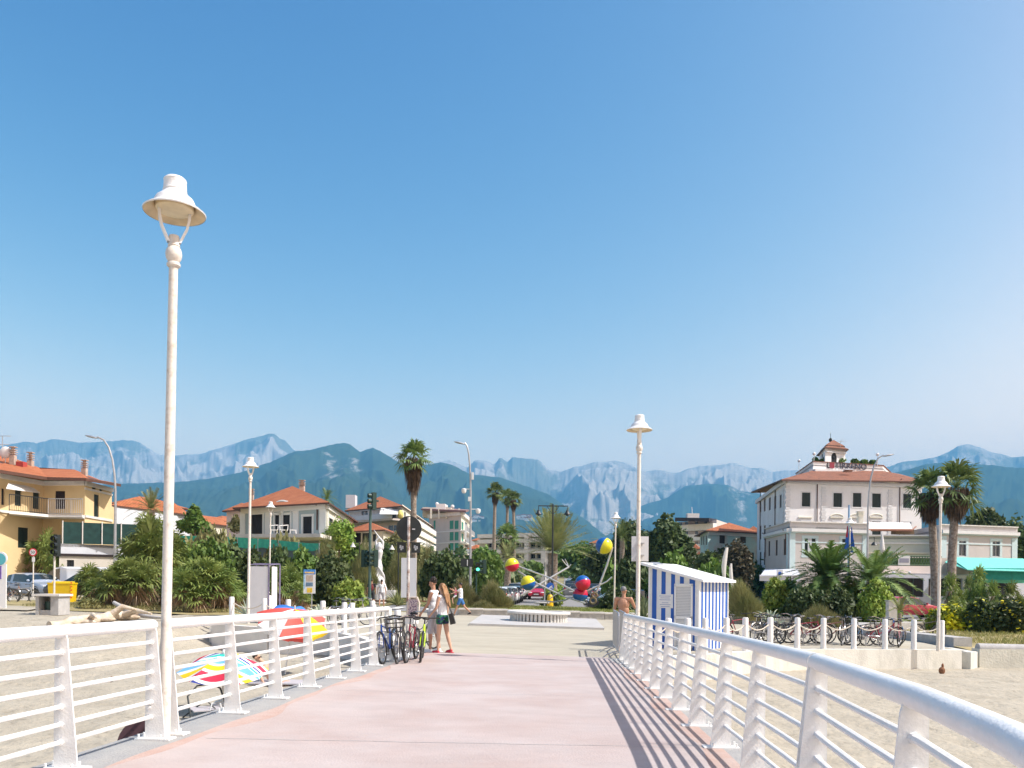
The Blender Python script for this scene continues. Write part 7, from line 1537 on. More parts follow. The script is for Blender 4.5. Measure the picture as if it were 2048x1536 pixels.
car('parked_car', 'black estate car behind the dark hedge right of the ball sculpture', 'car', 'suv', PB_, at(1232, 58), R(186))
AV = [(-3.7, 61, 'hatch', PW_, 90, 'white hatchback at the near end of the left avenue row beside the bush'), (-3.7, 67, 'hatch', PG, 90, 'second car of the left avenue row, grey'), (-3.7, 72.5, 'hatch', PW_, 90, 'third car of the left avenue row, white'), (-3.7, 78, 'hatch', PBL, 90, 'fourth car of the left avenue row, navy'), (-3.7, 84, 'suv', PW_, 90, 'fifth car of the left avenue row, white and tall'), (-3.7, 91, 'hatch', PG, 90, 'sixth car of the left avenue row, grey'), (-3.7, 98, 'hatch', PB_, 90, 'farthest car of the left avenue row, black'),
 (-1.75, 86, 'hatch', PR, -90, 'dark red car driving towards the plaza left of the median'),
 (1.9, 92, 'suv', PG, 90, 'silver grey car driving away beside the red ball'), (2.0, 112, 'suv', PB_, 90, 'black car driving away up the avenue'), (4.7, 74, 'hatch', PR, 90, 'maroon car parked in the right avenue row'), (4.8, 80, 'hatch', PW_, 90, 'white car parked in the right avenue row beside the maroon one'), (4.8, 68, 'wagon', PG, 90, 'grey estate parked nearest on the right of the avenue'), (4.8, 88, 'hatch', PBL, 90, 'navy car parked further up the right avenue row'), (4.8, 96, 'suv', PG, 90, 'grey tall car parked up the right avenue row'), (4.8, 105, 'hatch', PB_, 90, 'farthest parked car of the right avenue row, black'), (2.0, 135, 'hatch', PW_, 90, 'tiny white car at the far end of the avenue'), (2.2, 150, 'hatch', PB_, 90, 'tiny black car at the far end of the avenue')]
for o_, y_, k_, pm, a_, lb in AV:
    x_ = axisX(y_)+o_; car('parked_car' if abs(o_) > 3 else 'moving_car', lb, 'car', k_, pm, (x_, y_, gz(x_, y_)+.02), R(a_-3.7), 'cars along the avenue')
# ================================================================ BICYCLES
SPK = mat('spoke_steel', (.35, .35, .36), .35, .1, 5, metal=.8); CHROME = mat('chrome', (.55, .55, .56), .18, .05, 5, metal=1); SADDLE = mat('saddle_black', (.02, .018, .016), .5, .2, 8); TAN = mat('tan_leather', (.30, .14, .06), .6, .2, 8)
BIKES = {}
def cpaint(c): return mat('bike_paint_%02d_%02d_%02d' % tuple(int(v*99) for v in c), c, .3, .05, 5, coat=.5)
def bike(kind, col, loc, rz, label, lean=4, grp=None, saddle=None, basket=False, rack=False):
    key = (kind, col, basket, rack)
    if key in BIKES:
        o = dup(BIKES[key], loc, label=label, rot=(R(lean), 0, rz)); o['category'] = 'bicycle'
        if grp: o['group'] = grp
        return o
    root = thing('bicycle', label, 'bicycle', loc, 0, grp); root.rotation_euler = (R(lean), 0, rz); pm = cpaint(col); r = .34 if kind != 'child' else .24; wb = .54 if kind != 'child' else .40; tr = .024 if kind == 'mtb' else .017
    for x in (-wb, wb):
        b = MB(); ring = [(x+math.cos(a)*(r-tr), 0, r+math.sin(a)*(r-tr)) for a in np.linspace(0, 2*math.pi, 33)[:-1]]; b.tube(ring, tr, 8, closed=True); w = b.build('wheel', BLACK, root)
        b = MB(); ring = [(x+math.cos(a)*(r-tr*2.2), 0, r+math.sin(a)*(r-tr*2.2)) for a in np.linspace(0, 2*math.pi, 29)[:-1]]; b.tube(ring, .009, 6, closed=True); b.build('rim', SPK, w)
        b = MB(); 
        for k in range(18): a = k*math.pi/9; b.tube([(x, .02*(-1)**k, r), (x+math.cos(a)*(r-.04), 0, r+math.sin(a)*(r-.04))], .0022, 3, cap=False)
        b.tube([(x, -.04, r), (x, .04, r)], .022, 8); b.build('spokes', SPK, w)
        if kind == 'city':
            b = MB(); arc = [(x+math.cos(a)*(r+.025), 0, r+math.sin(a)*(r+.025)) for a in np.linspace(.2, 2.9, 14)]; b.tube(arc, .016, 5); b.build('mudguard', pm if rack else CHROME, root)
    k = r/.34; bb = Vector((-.08*k, 0, .28*k)); st = Vector((-.24*k, 0, .72*k)); hd = Vector((.36*k, 0, .80*k)); hb = Vector((.40*k, 0, .66*k)); rw = Vector((-wb, 0, r)); fw = Vector((wb, 0, r))
    b = MB(); t = .017
    if kind == 'city': b.tube([hb, Vector((.12, 0, .42)), bb], t, 8); b.tube([hd-Vector((0, 0, .06)), Vector((.08, 0, .52)), bb+(st-bb)*.35], t*.9, 8)
    else: b.tube([bb, hb], t*1.15, 8); b.tube([st-(st-bb)*.08, hd-Vector((.005, 0, .03))], t, 8)
    b.tube([bb, st], t, 8); b.tube([hb+(hb-hd)*.1, hd], t*1.15, 8)
    for s in (-1, 1): b.tube([bb, rw+Vector((0, s*.05, 0))], t*.6, 6); b.tube([st-(st-bb)*.15, rw+Vector((0, s*.05, 0))], t*.55, 6)
    b.build('frame', pm, root)
    b = MB()
    for s in (-1, 1): b.tube([hb, hb+Vector((.02, s*.045, -.06)), fw+Vector((0, s*.045, 0))], [.014, .014, .009], 6)
    b.build('fork', pm if kind != 'city' else CHROME, root)
    b = MB(); b.tube([hd, hd+Vector((-.02, 0, .12))], .013, 6); h2 = hd+Vector((-.02, 0, .13))
    if kind == 'city': b.tube([h2+Vector((-.16, .26, .03)), h2+Vector((0, .24, .05)), h2+Vector((.06, .1, .01)), h2, h2+Vector((.06, -.1, .01)), h2+Vector((0, -.24, .05)), h2+Vector((-.16, -.26, .03))], .011, 6)
    else: b.tube([h2+Vector((-.02, .31, .02)), h2+Vector((.03, .1, .01)), h2+Vector((.03, -.1, .01)), h2+Vector((-.02, -.31, .02))], .012, 6)
    hbm = b.build('handlebar', CHROME if kind == 'city' else SADDLE, root)
    for s in (-1, 1):
        b = MB(); e = h2+(Vector((-.16, s*.26, .03)) if kind == 'city' else Vector((-.02, s*.31, .02))); d = Vector((-.09, 0, -.005)) if kind == 'city' else Vector((.0, -s*.11, 0)); b.tube([e, e+d], .017, 8); b.build('grip', SADDLE, hbm)
    b = MB(); b.tube([st, st+Vector((-.03, 0, .14))], .013, 6); b.build('seat_post', CHROME, root)
    b = MB(); c = st+Vector((-.04, 0, .17)); b.ell(c+Vector((-.06, 0, 0)), (.10, .085, .035), 10, 6); b.ell(c+Vector((.06, 0, 0)), (.12, .035, .025), 10, 6); b.build('saddle', saddle or SADDLE, root)
    b = MB(); b.tube([bb+Vector((0, -.035, 0)), bb+Vector((0, -.045, 0))], .085*k, 16); b.tube([bb+Vector((0, -.06, 0)), bb+Vector((.12, -.06, -.12))*k], .009, 5); b.tube([bb+Vector((0, .06, 0)), bb+Vector((-.12, .06, .12))*k], .009, 5); b.tube([bb+Vector((0, -.03, .075)), rw+Vector((0, -.03, .035))], .004, 4); b.tube([bb+Vector((0, -.03, -.075)), rw+Vector((0, -.03, -.035))], .004, 4); b.build('crankset', SPK, root)
    for s in (-1, 1): b = MB(); b.box(bb+Vector((.12*-s*-1 if s < 0 else -.12, s*.10, -.12 if s < 0 else .12)), (.08, .07, .02)); b.build('pedal', SADDLE, root, smooth=False)
    if basket:
        b = MB(); c = hd+Vector((.20, 0, .0)); 
        for q in range(4):
            z = -.14+q*.09; w0 = .12+q*.015; b.tube([c+Vector((-w0, -w0-.03, z)), c+Vector((w0, -w0-.03, z)), c+Vector((w0, w0+.03, z)), c+Vector((-w0, w0+.03, z))], .006, 4, closed=True)
        for q in range(7):
            t_ = -1+q/3
            for s in (-1, 1): b.tube([c+Vector((s*.12, t_*.15, -.14)), c+Vector((s*.165, t_*.195, .13))], .004, 3); b.tube([c+Vector((t_*.12, s*.15, -.14)), c+Vector((t_*.165, s*.195, .13))], .004, 3)
        b.box(c+Vector((0, 0, -.14)), (.24, .3, .01)); b.build('basket', mat('basket_wire', (.05, .045, .04), .6, .2, 8), root)
    if rack:
        b = MB(); z = r*2+.06
        for s in (-.06, 0, .06): b.tube([(-.26, s, z), (-.74, s, z)], .006, 4)
        for s in (-1, 1): b.tube([(-.70, s*.06, z), (-wb, s*.06, r)], .005, 4)
        b.build('rack', SPK, root)
    BIKES[key] = root; return root
def onpl(x, y): return (x, y, DZ(x, y) if y < 20.12 else g0(x))
bike('mtb', (.01, .05, .26), onpl(-2.50, 16.95), R(-97), 'blue mountain bike leaning on the last left railing post', 7)
bike('city', (.05, .05, .06), onpl(-2.30, 17.1), R(-90), 'black bicycle with a wire basket, second of the group by the left railing', 4, basket=True)
bike('mtb', (.20, .01, .03), onpl(-2.12, 17.35), R(-94), 'dark red bicycle between the basket bicycle and the lime green one', -3)
bike('mtb', (.50, .72, .02), onpl(-1.93, 17.6), R(-86), 'lime green bicycle, rightmost of the group by the left railing', -5)
cs = bike('city', (.30, .28, .26), onpl(-2.35, 21.4), R(-50), 'bicycle carrying a padded child seat behind the standing man', 3, rack=True)
root = thing('child_seat', 'pink patterned padded child seat with pale rim on the rear bicycle', 'child seat', (-2.62, 21.70, .72+g0(-2.6)), R(-20)); root.scale = (.85,)*3; SEATF = mat('floral_cloth', (.62, .50, .47), .8, col2=(.14, .08, .16), sc=28, thr=(.5, .56)); 
b = MB(); b.slab([(-.15, .04, .62), (.15, .04, .62), (.17, -.02, .1), (-.17, -.02, .1)], .05); b.box((0, -.12, .1), (.32, .28, .06)); b.build('padding', SEATF, root); b = MB(); b.tube([(-.19, 0, .1), (-.2, .06, .5), (-.12, .07, .68), (.12, .07, .68), (.2, .06, .5), (.19, 0, .1)], .028, 8); b.build('shell_rim', mat('beige_plastic', (.62, .54, .46), .5, .05, 5), root); b = MB(); b.box((0, -.05, -.03), (.3, .3, .22), taper=1.1); b.build('footwell', KW, root)
for i, (px, Y, c, rz, k, lb) in enumerate(((4, 39.5, (.06, .07, .08), 5, 'city', 'dark bicycle cut by the left edge of the plaza pavement'), (22, 40.2, (.40, .14, .05), 12, 'city', 'rusty orange bicycle beside the grey touring bicycle'), (48, 40.0, (.38, .38, .36), -3, 'mtb', 'pale grey touring bicycle, rightmost by the teal topped sign'))):
    p = at(px, Y); p.z += .03; bike(k, c, p, R(rz), lb, 5, 'bicycles by the left sign', rack=i == 0)
for i, (px, Y, c, rz, lb) in enumerate(((676, 31, (.08, .09, .12), 75, 'dark bicycle seen through the last left railing gaps'), (690, 31.5, (.05, .16, .36), 80, 'blue bicycle seen through the last left railing gaps'), (706, 30.5, (.45, .42, .38), 10, 'cream bicycle standing sideways near the left bollards'), (722, 33, (.03, .03, .03), 30, 'black bicycle furthest back left of the crossing'))):
    p = at(px, Y); bike('city', c, p, R(rz), lb, 5, 'bicycles behind the left bollards')
# plaza right row behind the bollards
CR_ = [(.02, .02, .025), (.30, .02, .04), (.10, .10, .11), (.05, .05, .05), (.20, .03, .04), (.16, .06, .05)]
spots = [(1478, 29.0, 1, 15, 'green tinged'), (1512, 28.6, 0, 60, ''), (1528, 28.4, 3, 40, ''), (1546, 28.2, 2, 100, ''), (1563, 28.6, 0, 20, ''), (1582, 28.3, 3, 5, ''), (1612, 28.2, 1, -8, ''), (1632, 28.4, 4, 20, ''), (1646, 28.0, 0, 70, ''), (1664, 28.6, 5, 12, ''), (1690, 28.3, 2, 60, ''), (1705, 28.6, 0, 85, ''), (1728, 28.3, 3, 10, ''), (1747, 28.6, 4, 35, ''), (1764, 28.2, 1, 8, ''), (1800, 28.2, 1, 62, ''), (1790, 28.9, 4, 80, '')]
words = ['first', 'second', 'third', 'fourth', 'fifth', 'sixth', 'seventh', 'eighth', 'ninth', 'tenth', 'eleventh', 'twelfth', 'thirteenth', 'fourteenth', 'fifteenth', 'rightmost', 'last but one']
cn = ['black', 'bright red', 'grey', 'dark grey', 'crimson', 'rusty brown']
for i, (px, Y, ci, rz, _) in enumerate(spots):
    p = at(px, Y); bike('city' if i % 3 else 'mtb', CR_[ci], p, R(rz), '%s bicycle, %s from the kiosk in the row behind the right bollards' % (cn[ci], words[i]), random.choice((4, -4, 6)), 'bicycles parked behind the right bollards', basket=ci == 0 and i % 3 > 0)
p = at(1856, 33); bike('mtb', (.02, .02, .03), p, R(15), 'dark bicycle lying low by the grey kerb near the yellow flowers', 5)
# bike racks hoops between
for i, px in enumerate((1500, 1522, 1620, 1640, 1720, 1745, 1775)):
    p = at(px, 27.9); b = MB(); b.tube([(-.22, 0, 0), (-.22, 0, .22), (-.15, 0, .34), (0, 0, .38), (.15, 0, .34), (.22, 0, .22), (.22, 0, 0)], .014, 6); o = b.build('rack_hoop', STEEL, base=(0, 0, 0)); o.location = p; tag(o, 'low steel wheel hoop on the ground, %s from the left behind the right bollards' % words[i], 'bike rack', 'bicycle rack hoops')
# kerb ramp behind
b = MB(); pts = [(16.3, 29.6), (16.0, 33.5), (15.2, 36.8), (17.5, 41), (21, 43)]
for a, c in zip(pts, pts[1:]):
    A_ = Vector((*a, 0)); B_ = Vector((*c, 0)); d_ = (B_-A_).normalized(); n_ = Vector((-d_.y, d_.x, 0))*.35; z0_ = g0(a[0]); b.add([A_-n_+Vector((0, 0, z0_+.32)), B_-n_+Vector((0, 0, z0_+.32)), B_+n_+Vector((0, 0, z0_+.32)), A_+n_+Vector((0, 0, z0_+.32)), A_-n_+Vector((0, 0, -.7)), B_-n_+Vector((0, 0, -.7)), B_+n_+Vector((0, 0, -.7)), A_+n_+Vector((0, 0, -.7))], [(0, 1, 2, 3), (0, 4, 5, 1), (2, 6, 7, 3), (0, 3, 7, 4), (1, 5, 6, 2)])
o = b.build('kerb_wall', CONC, smooth=False, base=(16.3, 29.6, -.4)); tag(o, 'low grey kerb wall curving behind the right end of the bollards', 'wall')
# ================================================================ PEOPLE
SKIN = mat('skin_tan', (.44, .235, .15), .5, .08, 8, spec=.35); SKIN2 = mat('skin_light', (.55, .33, .23), .5, .06, 8, spec=.35); HAIRB = mat('hair_dark', (.02, .013, .01), .5, .3, 30); HAIRL = mat('hair_light_brown', (.20, .10, .045), .5, col2=(.36, .20, .09), sc=12, thr=(.35, .65)); HAIRG = mat('hair_grey', (.16, .16, .17), .6, .2, 30)
def remesh(mb, vox, name, m, parent, smooth_it=2):
    me = bpy.data.meshes.new('tmp'); me.from_pydata([list(map(float, v)) for v in mb.v], [], mb.f); o = bpy.data.objects.new('tmp', me); COL.objects.link(o)
    md = o.modifiers.new('r', 'REMESH'); md.mode = 'VOXEL'; md.voxel_size = vox; ms = o.modifiers.new('s', 'SMOOTH'); ms.factor = .5; ms.iterations = smooth_it
    bpy.context.view_layer.update(); nm = bpy.data.meshes.new_from_object(o.evaluated_get(bpy.context.evaluated_depsgraph_get()))
    bpy.data.objects.remove(o); nm.name = name; nm.materials.clear(); nm.materials.append(m); nm.polygons.foreach_set('use_smooth', [True]*len(nm.polygons))
    r = bpy.data.objects.new(name, nm); COL.objects.link(r); r.parent = parent; return r
def dirv(fwd, side, s): 
    """unit limb direction: hanging down, swung forward by fwd and outward by side"""
    return Vector((s*math.sin(side)*math.cos(fwd), math.sin(fwd), -math.cos(fwd)*math.cos(side)))
def person(label, loc, rz, h=1.75, skin=None, arms=((10, 8, 15), (10, 8, 15)), legs=((0, 0), (0, 0)), torso=None, top=None, bottom=None, sleeves=.5, blen=.5, skirt=0, hair='short', hm=None, shoes=None, head_turn=0, head_tilt=0, female=False, bend=0, vox=.012, fat=1.0, seat=None, name='person'):
    """faces +Y locally; arms=(forward, out, elbow) degrees for left,right; legs=(thigh forward, knee)"""
    k = h/1.75; sk = skin or SKIN; root = thing(name, label, 'person', loc, rz); Z = lambda *a: Vector(a)*k
    sw = (.185 if not female else .165)*fat**.5; hw = .095 if not female else .105
    hip = Z(0, 0, .93); lean = Matrix.Rotation(-R(bend), 3, 'X'); up = lambda v: hip+lean @ (Z(*v)-hip)
    chest = up((0, .0, 1.28)); neck = up((0, -.01, 1.47)); headc = up((0, .02, 1.64)); J = {}
    for s, i in ((-1, 0), (1, 1)):
        J['sh', s] = up((s*sw, -.01, 1.42)); a = arms[i]; d = lean @ dirv(R(a[0]), R(a[1]), s); J['el', s] = J['sh', s]+d*.29*k; ax = Matrix.Rotation(R(a[2]), 3, 'X'); d2_ = lean @ (ax @ dirv(R(a[0]), R(a[1])*.4, s)); J['wr', s] = J['el', s]+d2_*.25*k; J['hd', s] = d2_
        L_ = legs[i]; J['hp', s] = hip+Z(s*hw, 0, -.03); dl = dirv(R(L_[0]), R(L_[2] if len(L_) > 2 else 2), s); J['kn', s] = J['hp', s]+dl*.43*k; dk = Matrix.Rotation(-R(L_[1]), 3, 'X') @ dl; J['an', s] = J['kn', s]+dk*.41*k; J['dk', s] = dk
    low = min(J['an', -1].z, J['an', 1].z)-.075*k
    if seat is None:
        for q in list(J): 
            if q[0] not in ('hd', 'dk'): J[q] = J[q]-Vector((0, 0, low))
        dz = Vector((0, 0, low)); hip -= dz; chest -= dz; neck -= dz; headc -= dz
    f_ = fat; b = MB()
    b.ell(hip+Z(0, 0, .02), (.155*k*(1.05 if female else 1)*f_**.4, .105*k*f_, .12*k)); mid = hip.lerp(chest, .5); b.ell(mid, (.135*k*f_*(.92 if female else 1), .095*k*f_, .16*k)); b.ell(chest, (.155*k*(.92 if female else 1)*f_**.6, .105*k*f_, .17*k)); b.cap(J['sh', -1], .052*k, J['sh', 1], .052*k); b.cap(hip, .11*k, chest, .105*k)
    b.cap(chest+Vector((0, 0, .1*k)), .06*k, headc, .050*k)
    H = Matrix.Rotation(R(head_turn), 3, 'Z') @ Matrix.Rotation(-R(head_tilt), 3, 'X'); hp = lambda x, y, z: headc+H @ Z(x, y, z)
    b.ell(hp(0, -.012, .028), (.076*k, .094*k, .088*k), 14, 10, 0); b.ell(hp(0, .022, -.035), (.056*k, .064*k, .072*k)); b.ell(hp(0, .05, -.085), (.028*k, .028*k, .022*k)); b.cap(hp(0, .085, .005), .010*k, hp(0, .105, -.028), .013*k, 8); b.ell(hp(0, .083, -.062), (.024*k, .012*k, .010*k), 8, 6)
    for s in (-1, 1): b.ell(hp(s*.077, -.005, -.01), (.012*k, .022*k, .032*k), 8, 6); b.ell(hp(s*.034, .074, .018), (.022*k, .014*k, .009*k), 8, 6)
    for s in (-1, 1):
        b.cap(J['sh', s], .053*k*f_**.5, J['el', s], .038*k, 10); b.cap(J['el', s], .038*k, J['wr', s], .025*k, 10); b.cap(J['hp', s], .088*k*f_**.4, J['kn', s], .054*k, 12); kn, an = J['kn', s], J['an', s]; b.cap(kn, .052*k, kn.lerp(an, .3), .054*k, 10); b.cap(kn.lerp(an, .3), .054*k, an, .032*k, 10)
        fd = Matrix.Rotation(math.pi/2, 3, 'X') @ J['dk', s]; fd = Vector((s*.12, abs(fd.y)*1.0+.1, min(0, -J['dk', s].y*.5*-1) if seat is None else .3)).normalized() if seat is None else Vector((s*.1, .3, 1)).normalized()
        b.cap(an-Vector((0, 0, .045*k)), .034*k, an-Vector((0, 0, .05*k))+fd*.13*k, .024*k, 8); J['ft', s] = fd
        # hand: palm, four fingers and thumb
        d = J['hd', s]; w = J['wr', s]; sidev = Vector((0, 1, 0)); sidev = (sidev-d*sidev.dot(d)).normalized(); b.cap(w, .022*k, w+d*.07*k, .026*k, 8)
        inn = d.cross(sidev)*(1 if s < 0 else -1)
        for q, (o_, l_) in enumerate(((-.026, .062), (-.009, .072), (.009, .068), (.026, .056))):
            p0 = w+d*.075*k+sidev*o_*k; p1 = p0+(d*.9+inn*.2)*l_*.55*k; p2 = p1+(d*.6+inn*.7)*l_*.5*k; b.cap(p0, .0095*k, p1, .0085*k, 6); b.cap(p1, .0085*k, p2, .0075*k, 6)
        p0 = w+d*.03*k+sidev*.024*k; p1 = p0+(d*.5+sidev*.8)*.04*k; b.cap(p0, .012*k, p1, .010*k, 6); b.cap(p1, .010*k, p1+(d*.9+sidev*.2)*.03*k, .008*k, 6)
    body = remesh(b, vox*.8, 'body', sk, root, 1)
    for s in (-1, 1): e = MB(); e.ell(hp(s*.031, .081, .008), (.011*k, .007*k, .006*k), 8, 6); e.build('eye', HAIRB, root)
    g = .014*k
    if top:
        b = MB(); b.ell(chest, (.158*k*f_**.6+g*.5, .108*k*f_+g*.5, .17*k)); b.ell(mid, (.140*k*f_+g, .098*k*f_+g, .17*k)); b.ell(hip+Vector((0, 0, .03*k)), (.152*k+g, .105*k*f_+g, .10*k)); b.cap(J['sh', -1], .054*k, J['sh', 1], .054*k); b.cap(hip+Vector((0, 0, .03*k)), .12*k, chest, .118*k)
        if sleeves:
            for s in (-1, 1): b.cap(J['sh', s], .058*k*f_**.4, J['sh', s].lerp(J['el', s], sleeves), .052*k, 10)
        remesh(b, vox*1.1, 'shirt', top, root)
    if bottom:
        b = MB(); b.ell(hip, (.165*k+g*.5, .112*k*f_+g, .10*k)); 
        for s in (-1, 1): b.cap(J['hp', s], .098*k, J['hp', s].lerp(J['kn', s], blen) if blen <= 1 else J['kn', s], (.098-.02*min(1, blen))*k, 12)
        if skirt: b.tube([hip, hip-Vector((0, 0, skirt*k))], [.15*k, .21*k], 16)
        remesh(b, vox*1.1, 'shorts' if not skirt else 'dress_skirt', bottom, root)
    if hair:
        b = MB(); b.ell(hp(0, -.024, .042), (.083*k, .094*k, .088*k), 14, 10)
        if hair == 'curly':
            rr = random.Random(2)
            for _ in range(26): a, e = rr.uniform(0, 6.28), rr.uniform(-.1, 1.5); b.ell(hp(math.cos(a)*math.cos(e)*.078, -.03+math.sin(a)*math.cos(e)*.088, .05+math.sin(e)*.085), (.026*k,)*3, 6, 5)
        if hair == 'long':
            nb_ = neck+Vector((0, 0, 0)); bk = H @ Vector((0, -1, 0))
            rr = random.Random(3); [(b.cap(hp(x, -.08, .03), .016*k, hp(x*1.25, -.105+.02*rr.random(), -.18), .015*k, 6), b.cap(hp(x*1.25, -.105, -.18), .015*k, hp(x*1.1+.03*rr.random(), -.11+.04*rr.random(), -.40-.14*rr.random()), .007*k, 6)) for x in [q*.0095 for q in range(-8, 9)]]
            for s in (-1, 1): b.cap(hp(s*.07, -.02, .0), .024*k, hp(s*.08, -.07, -.2), .025*k, 8)
        if hair == 'bun': b.ell(hp(0, -.09, .09), (.045*k,)*3, 10, 8)
        if hair == 'tail': b.cap(hp(0, -.11, .03), .03*k, hp(0, -.15, -.22), .018*k, 8)
        remesh(b, vox*(.9 if hair != 'long' else .6), 'hair', hm or HAIRB, root, 1)
    if shoes:
        for s in (-1, 1): b = MB(); an = J['an', s]; b.cap(an-Vector((0, 0, .035*k)), .044*k, an-Vector((0, 0, .045*k))+J['ft', s]*.14*k, .034*k, 10); b.box(an-Vector((0, 0, .078*k))+J['ft', s]*.06*k, (.085*k, .27*k, .022*k), rz=-.1*s); remesh(b, vox, 'shoe', shoes, root, 1)
    root['_'] = 0; del root['_']; return root, J, hp
CW = mat('cloth_white', (.72, .72, .73), .85, .05, 14); CB = mat('cloth_black', (.02, .02, .025), .85, .1, 14); CGR = mat('cloth_grey', (.42, .40, .42), .85, .08, 14); CFL = mat('tropical_print', (.02, .16, .05), .8, col2=(.02, .03, .10), sc=16, thr=(.45, .55)); CBL = mat('cloth_blue_check', (.05, .16, .40), .85, .2, 30); REDS = mat('shoe_red', (.45, .03, .05), .6, .05, 9)
pm_, pw_ = onpl(-1.88, 20.15), onpl(-1.62, 19.65)
pm_ = (P(866, 1306, 20.3).x, 20.3, g0(-1.9)); pw_ = (P(884, 1308, 20.0).x, 20.0, 0.04)
person('young man in white vest and long grey shorts with curly dark hair by the bicycles', pm_, R(75), 1.80, SKIN, ((14, 5, 22), (4, 5, 10)), ((4, 4), (-6, 4)), top=CW, bottom=CGR, sleeves=0, blen=1.05, hair='curly', shoes=CW, head_tilt=14, vox=.011)
_, Jw, _ = person('young woman with very long brown hair, white top and red shoes', pw_, R(58), 1.67, SKIN2, ((12, 6, 30), (0, 8, 8)), ((3, 2), (-9, 8)), top=CW, bottom=CFL, sleeves=0, blen=.30, hair='long', hm=HAIRL, shoes=REDS, female=True, head_tilt=16, vox=.011)
root = thing('shoulder_bag', 'black shoulder bag hanging at the hip of the long haired woman', 'bag', (pw_[0]+.24, pw_[1]-.10, .88)); b = MB(); b.box((0, 0, 0), (.12, .30, .26), ry=-.25, taper=.85); b.build('bag', SADDLE, root); b = MB(); b.tube([(0, -.1, .12), (-.16, .02, .50), (-.22, .06, .53), (-.1, .1, .4), (0, .1, .12)], .008, 5); b.build('strap', SADDLE, root)
# mans tank motif
p = G(921, 1231.5); person('man in white shirt and blue shorts walking left while carrying a child in front', p, R(82), 1.74, SKIN, ((55, 6, 70), (50, 4, 75)), ((24, 4), (-26, 22)), top=CW, bottom=CBL, sleeves=.5, blen=.6, hair='short', shoes=CB, vox=.014)
b_, _, _ = person('small child in pink top held in the arms of the walking man', (p.x-.26, p.y-.08, p.z+.55), R(100), .95, SKIN2, ((30, 10, 40), (30, 10, 40)), ((50, 60), (45, 60)), top=mat('cloth_pink', (.60, .14, .25), .85, .1, 9), bottom=CW, sleeves=.4, blen=.5, hair='short', vox=.012, seat=1)
p = G(743, 1215); person('man in black shirt and dark shorts crossing the road, left of the pair', p, R(12), 1.76, SKIN, ((-8, 14, 10), (14, 10, 10)), ((14, 6), (-14, 14)), top=CB, bottom=CB, sleeves=.6, blen=.85, hair='short', shoes=CB, vox=.015)
rk = thing('rucksack', 'dark red rucksack on the back of the man in black', 'bag', (p.x, p.y-.17, p.z+1.22), R(12)); b = MB(); b.ell((0, 0, 0), (.15, .09, .21), 12, 8); b.build('pack', mat('dark_red_cloth', (.14, .02, .02), .85, .1, 9), rk); 
for s in (-1, 1): b = MB(); b.tube([(s*.09, .02, .18), (s*.1, .14, .24), (s*.1, .2, .1)], .014, 5); b.build('strap', MATS['dark_red_cloth'], rk)
p = G(763, 1214.5); person('person in white top with long dark ponytail crossing the road, right of the pair', p, R(4), 1.74, SKIN, ((10, 10, 8), (-10, 12, 8)), ((-12, 10), (12, 4)), top=CW, bottom=CGR, sleeves=.5, blen=.8, hair='tail', shoes=CB, vox=.015)
p = G(841, 1197); p.z = g0(p.x); person('woman in a short white dress standing far behind the blank board', p, R(0), 1.64, SKIN2, ((20, 12, 60), (20, 12, 60)), ((2, 2), (-4, 4)), top=CW, bottom=CW, sleeves=.3, blen=.2, skirt=.32, hair='bun', hm=HAIRB, shoes=CB, female=True, head_tilt=30, vox=.018)
p = (3.04, 22.3, g0(3)); person('bare backed older man with grey hair standing beside the steel barriers', p, R(-20), 1.74, SKIN, ((4, 10, 12), (30, 20, 60)), ((2, 4), (-4, 6)), bottom=CB, blen=.35, hair='short', hm=HAIRG, head_turn=-25, head_tilt=8, vox=.011, fat=1.18)
# sunbather
Ys = 19.2; hc = P(526, 1311, Ys); sp_ = Vector((hc.x+.30, Ys-.05, sandz(hc.x, Ys))); _r = person('sunbather with dark glasses reclining on a towel between the two beach parasols', (sp_.x, sp_.y, sp_.z-.78), R(-95), 1.68, SKIN2, ((-25, 14, 12), (-25, 14, 12)), ((80, 30, 4), (76, 8, 6)), bottom=CW, blen=.12, hair='short', vox=.011, bend=-42, seat=1)
hpf = _r[2]; b = MB(); 
for s in (-1, 1): b.ell(hpf(s*.034, .092, .012), (.028, .012, .022), 10, 6)
b.tube([hpf(-.07, .05, .016), hpf(-.03, .1, .016), hpf(.03, .1, .016), hpf(.07, .05, .016)], .005, 5); b.build('sunglasses', SADDLE, _r[0])
b = MB(); b.box((0, 0, 0), (2.0, .8, .03)); o = b.build('beach_towel', CGR, base=(0, 0, 0)); o.location = (sp_.x+.5, sp_.y, sandz(sp_.x+.5, sp_.y)+.04); tag(o, 'grey beach towel under the reclining sunbather', 'towel')
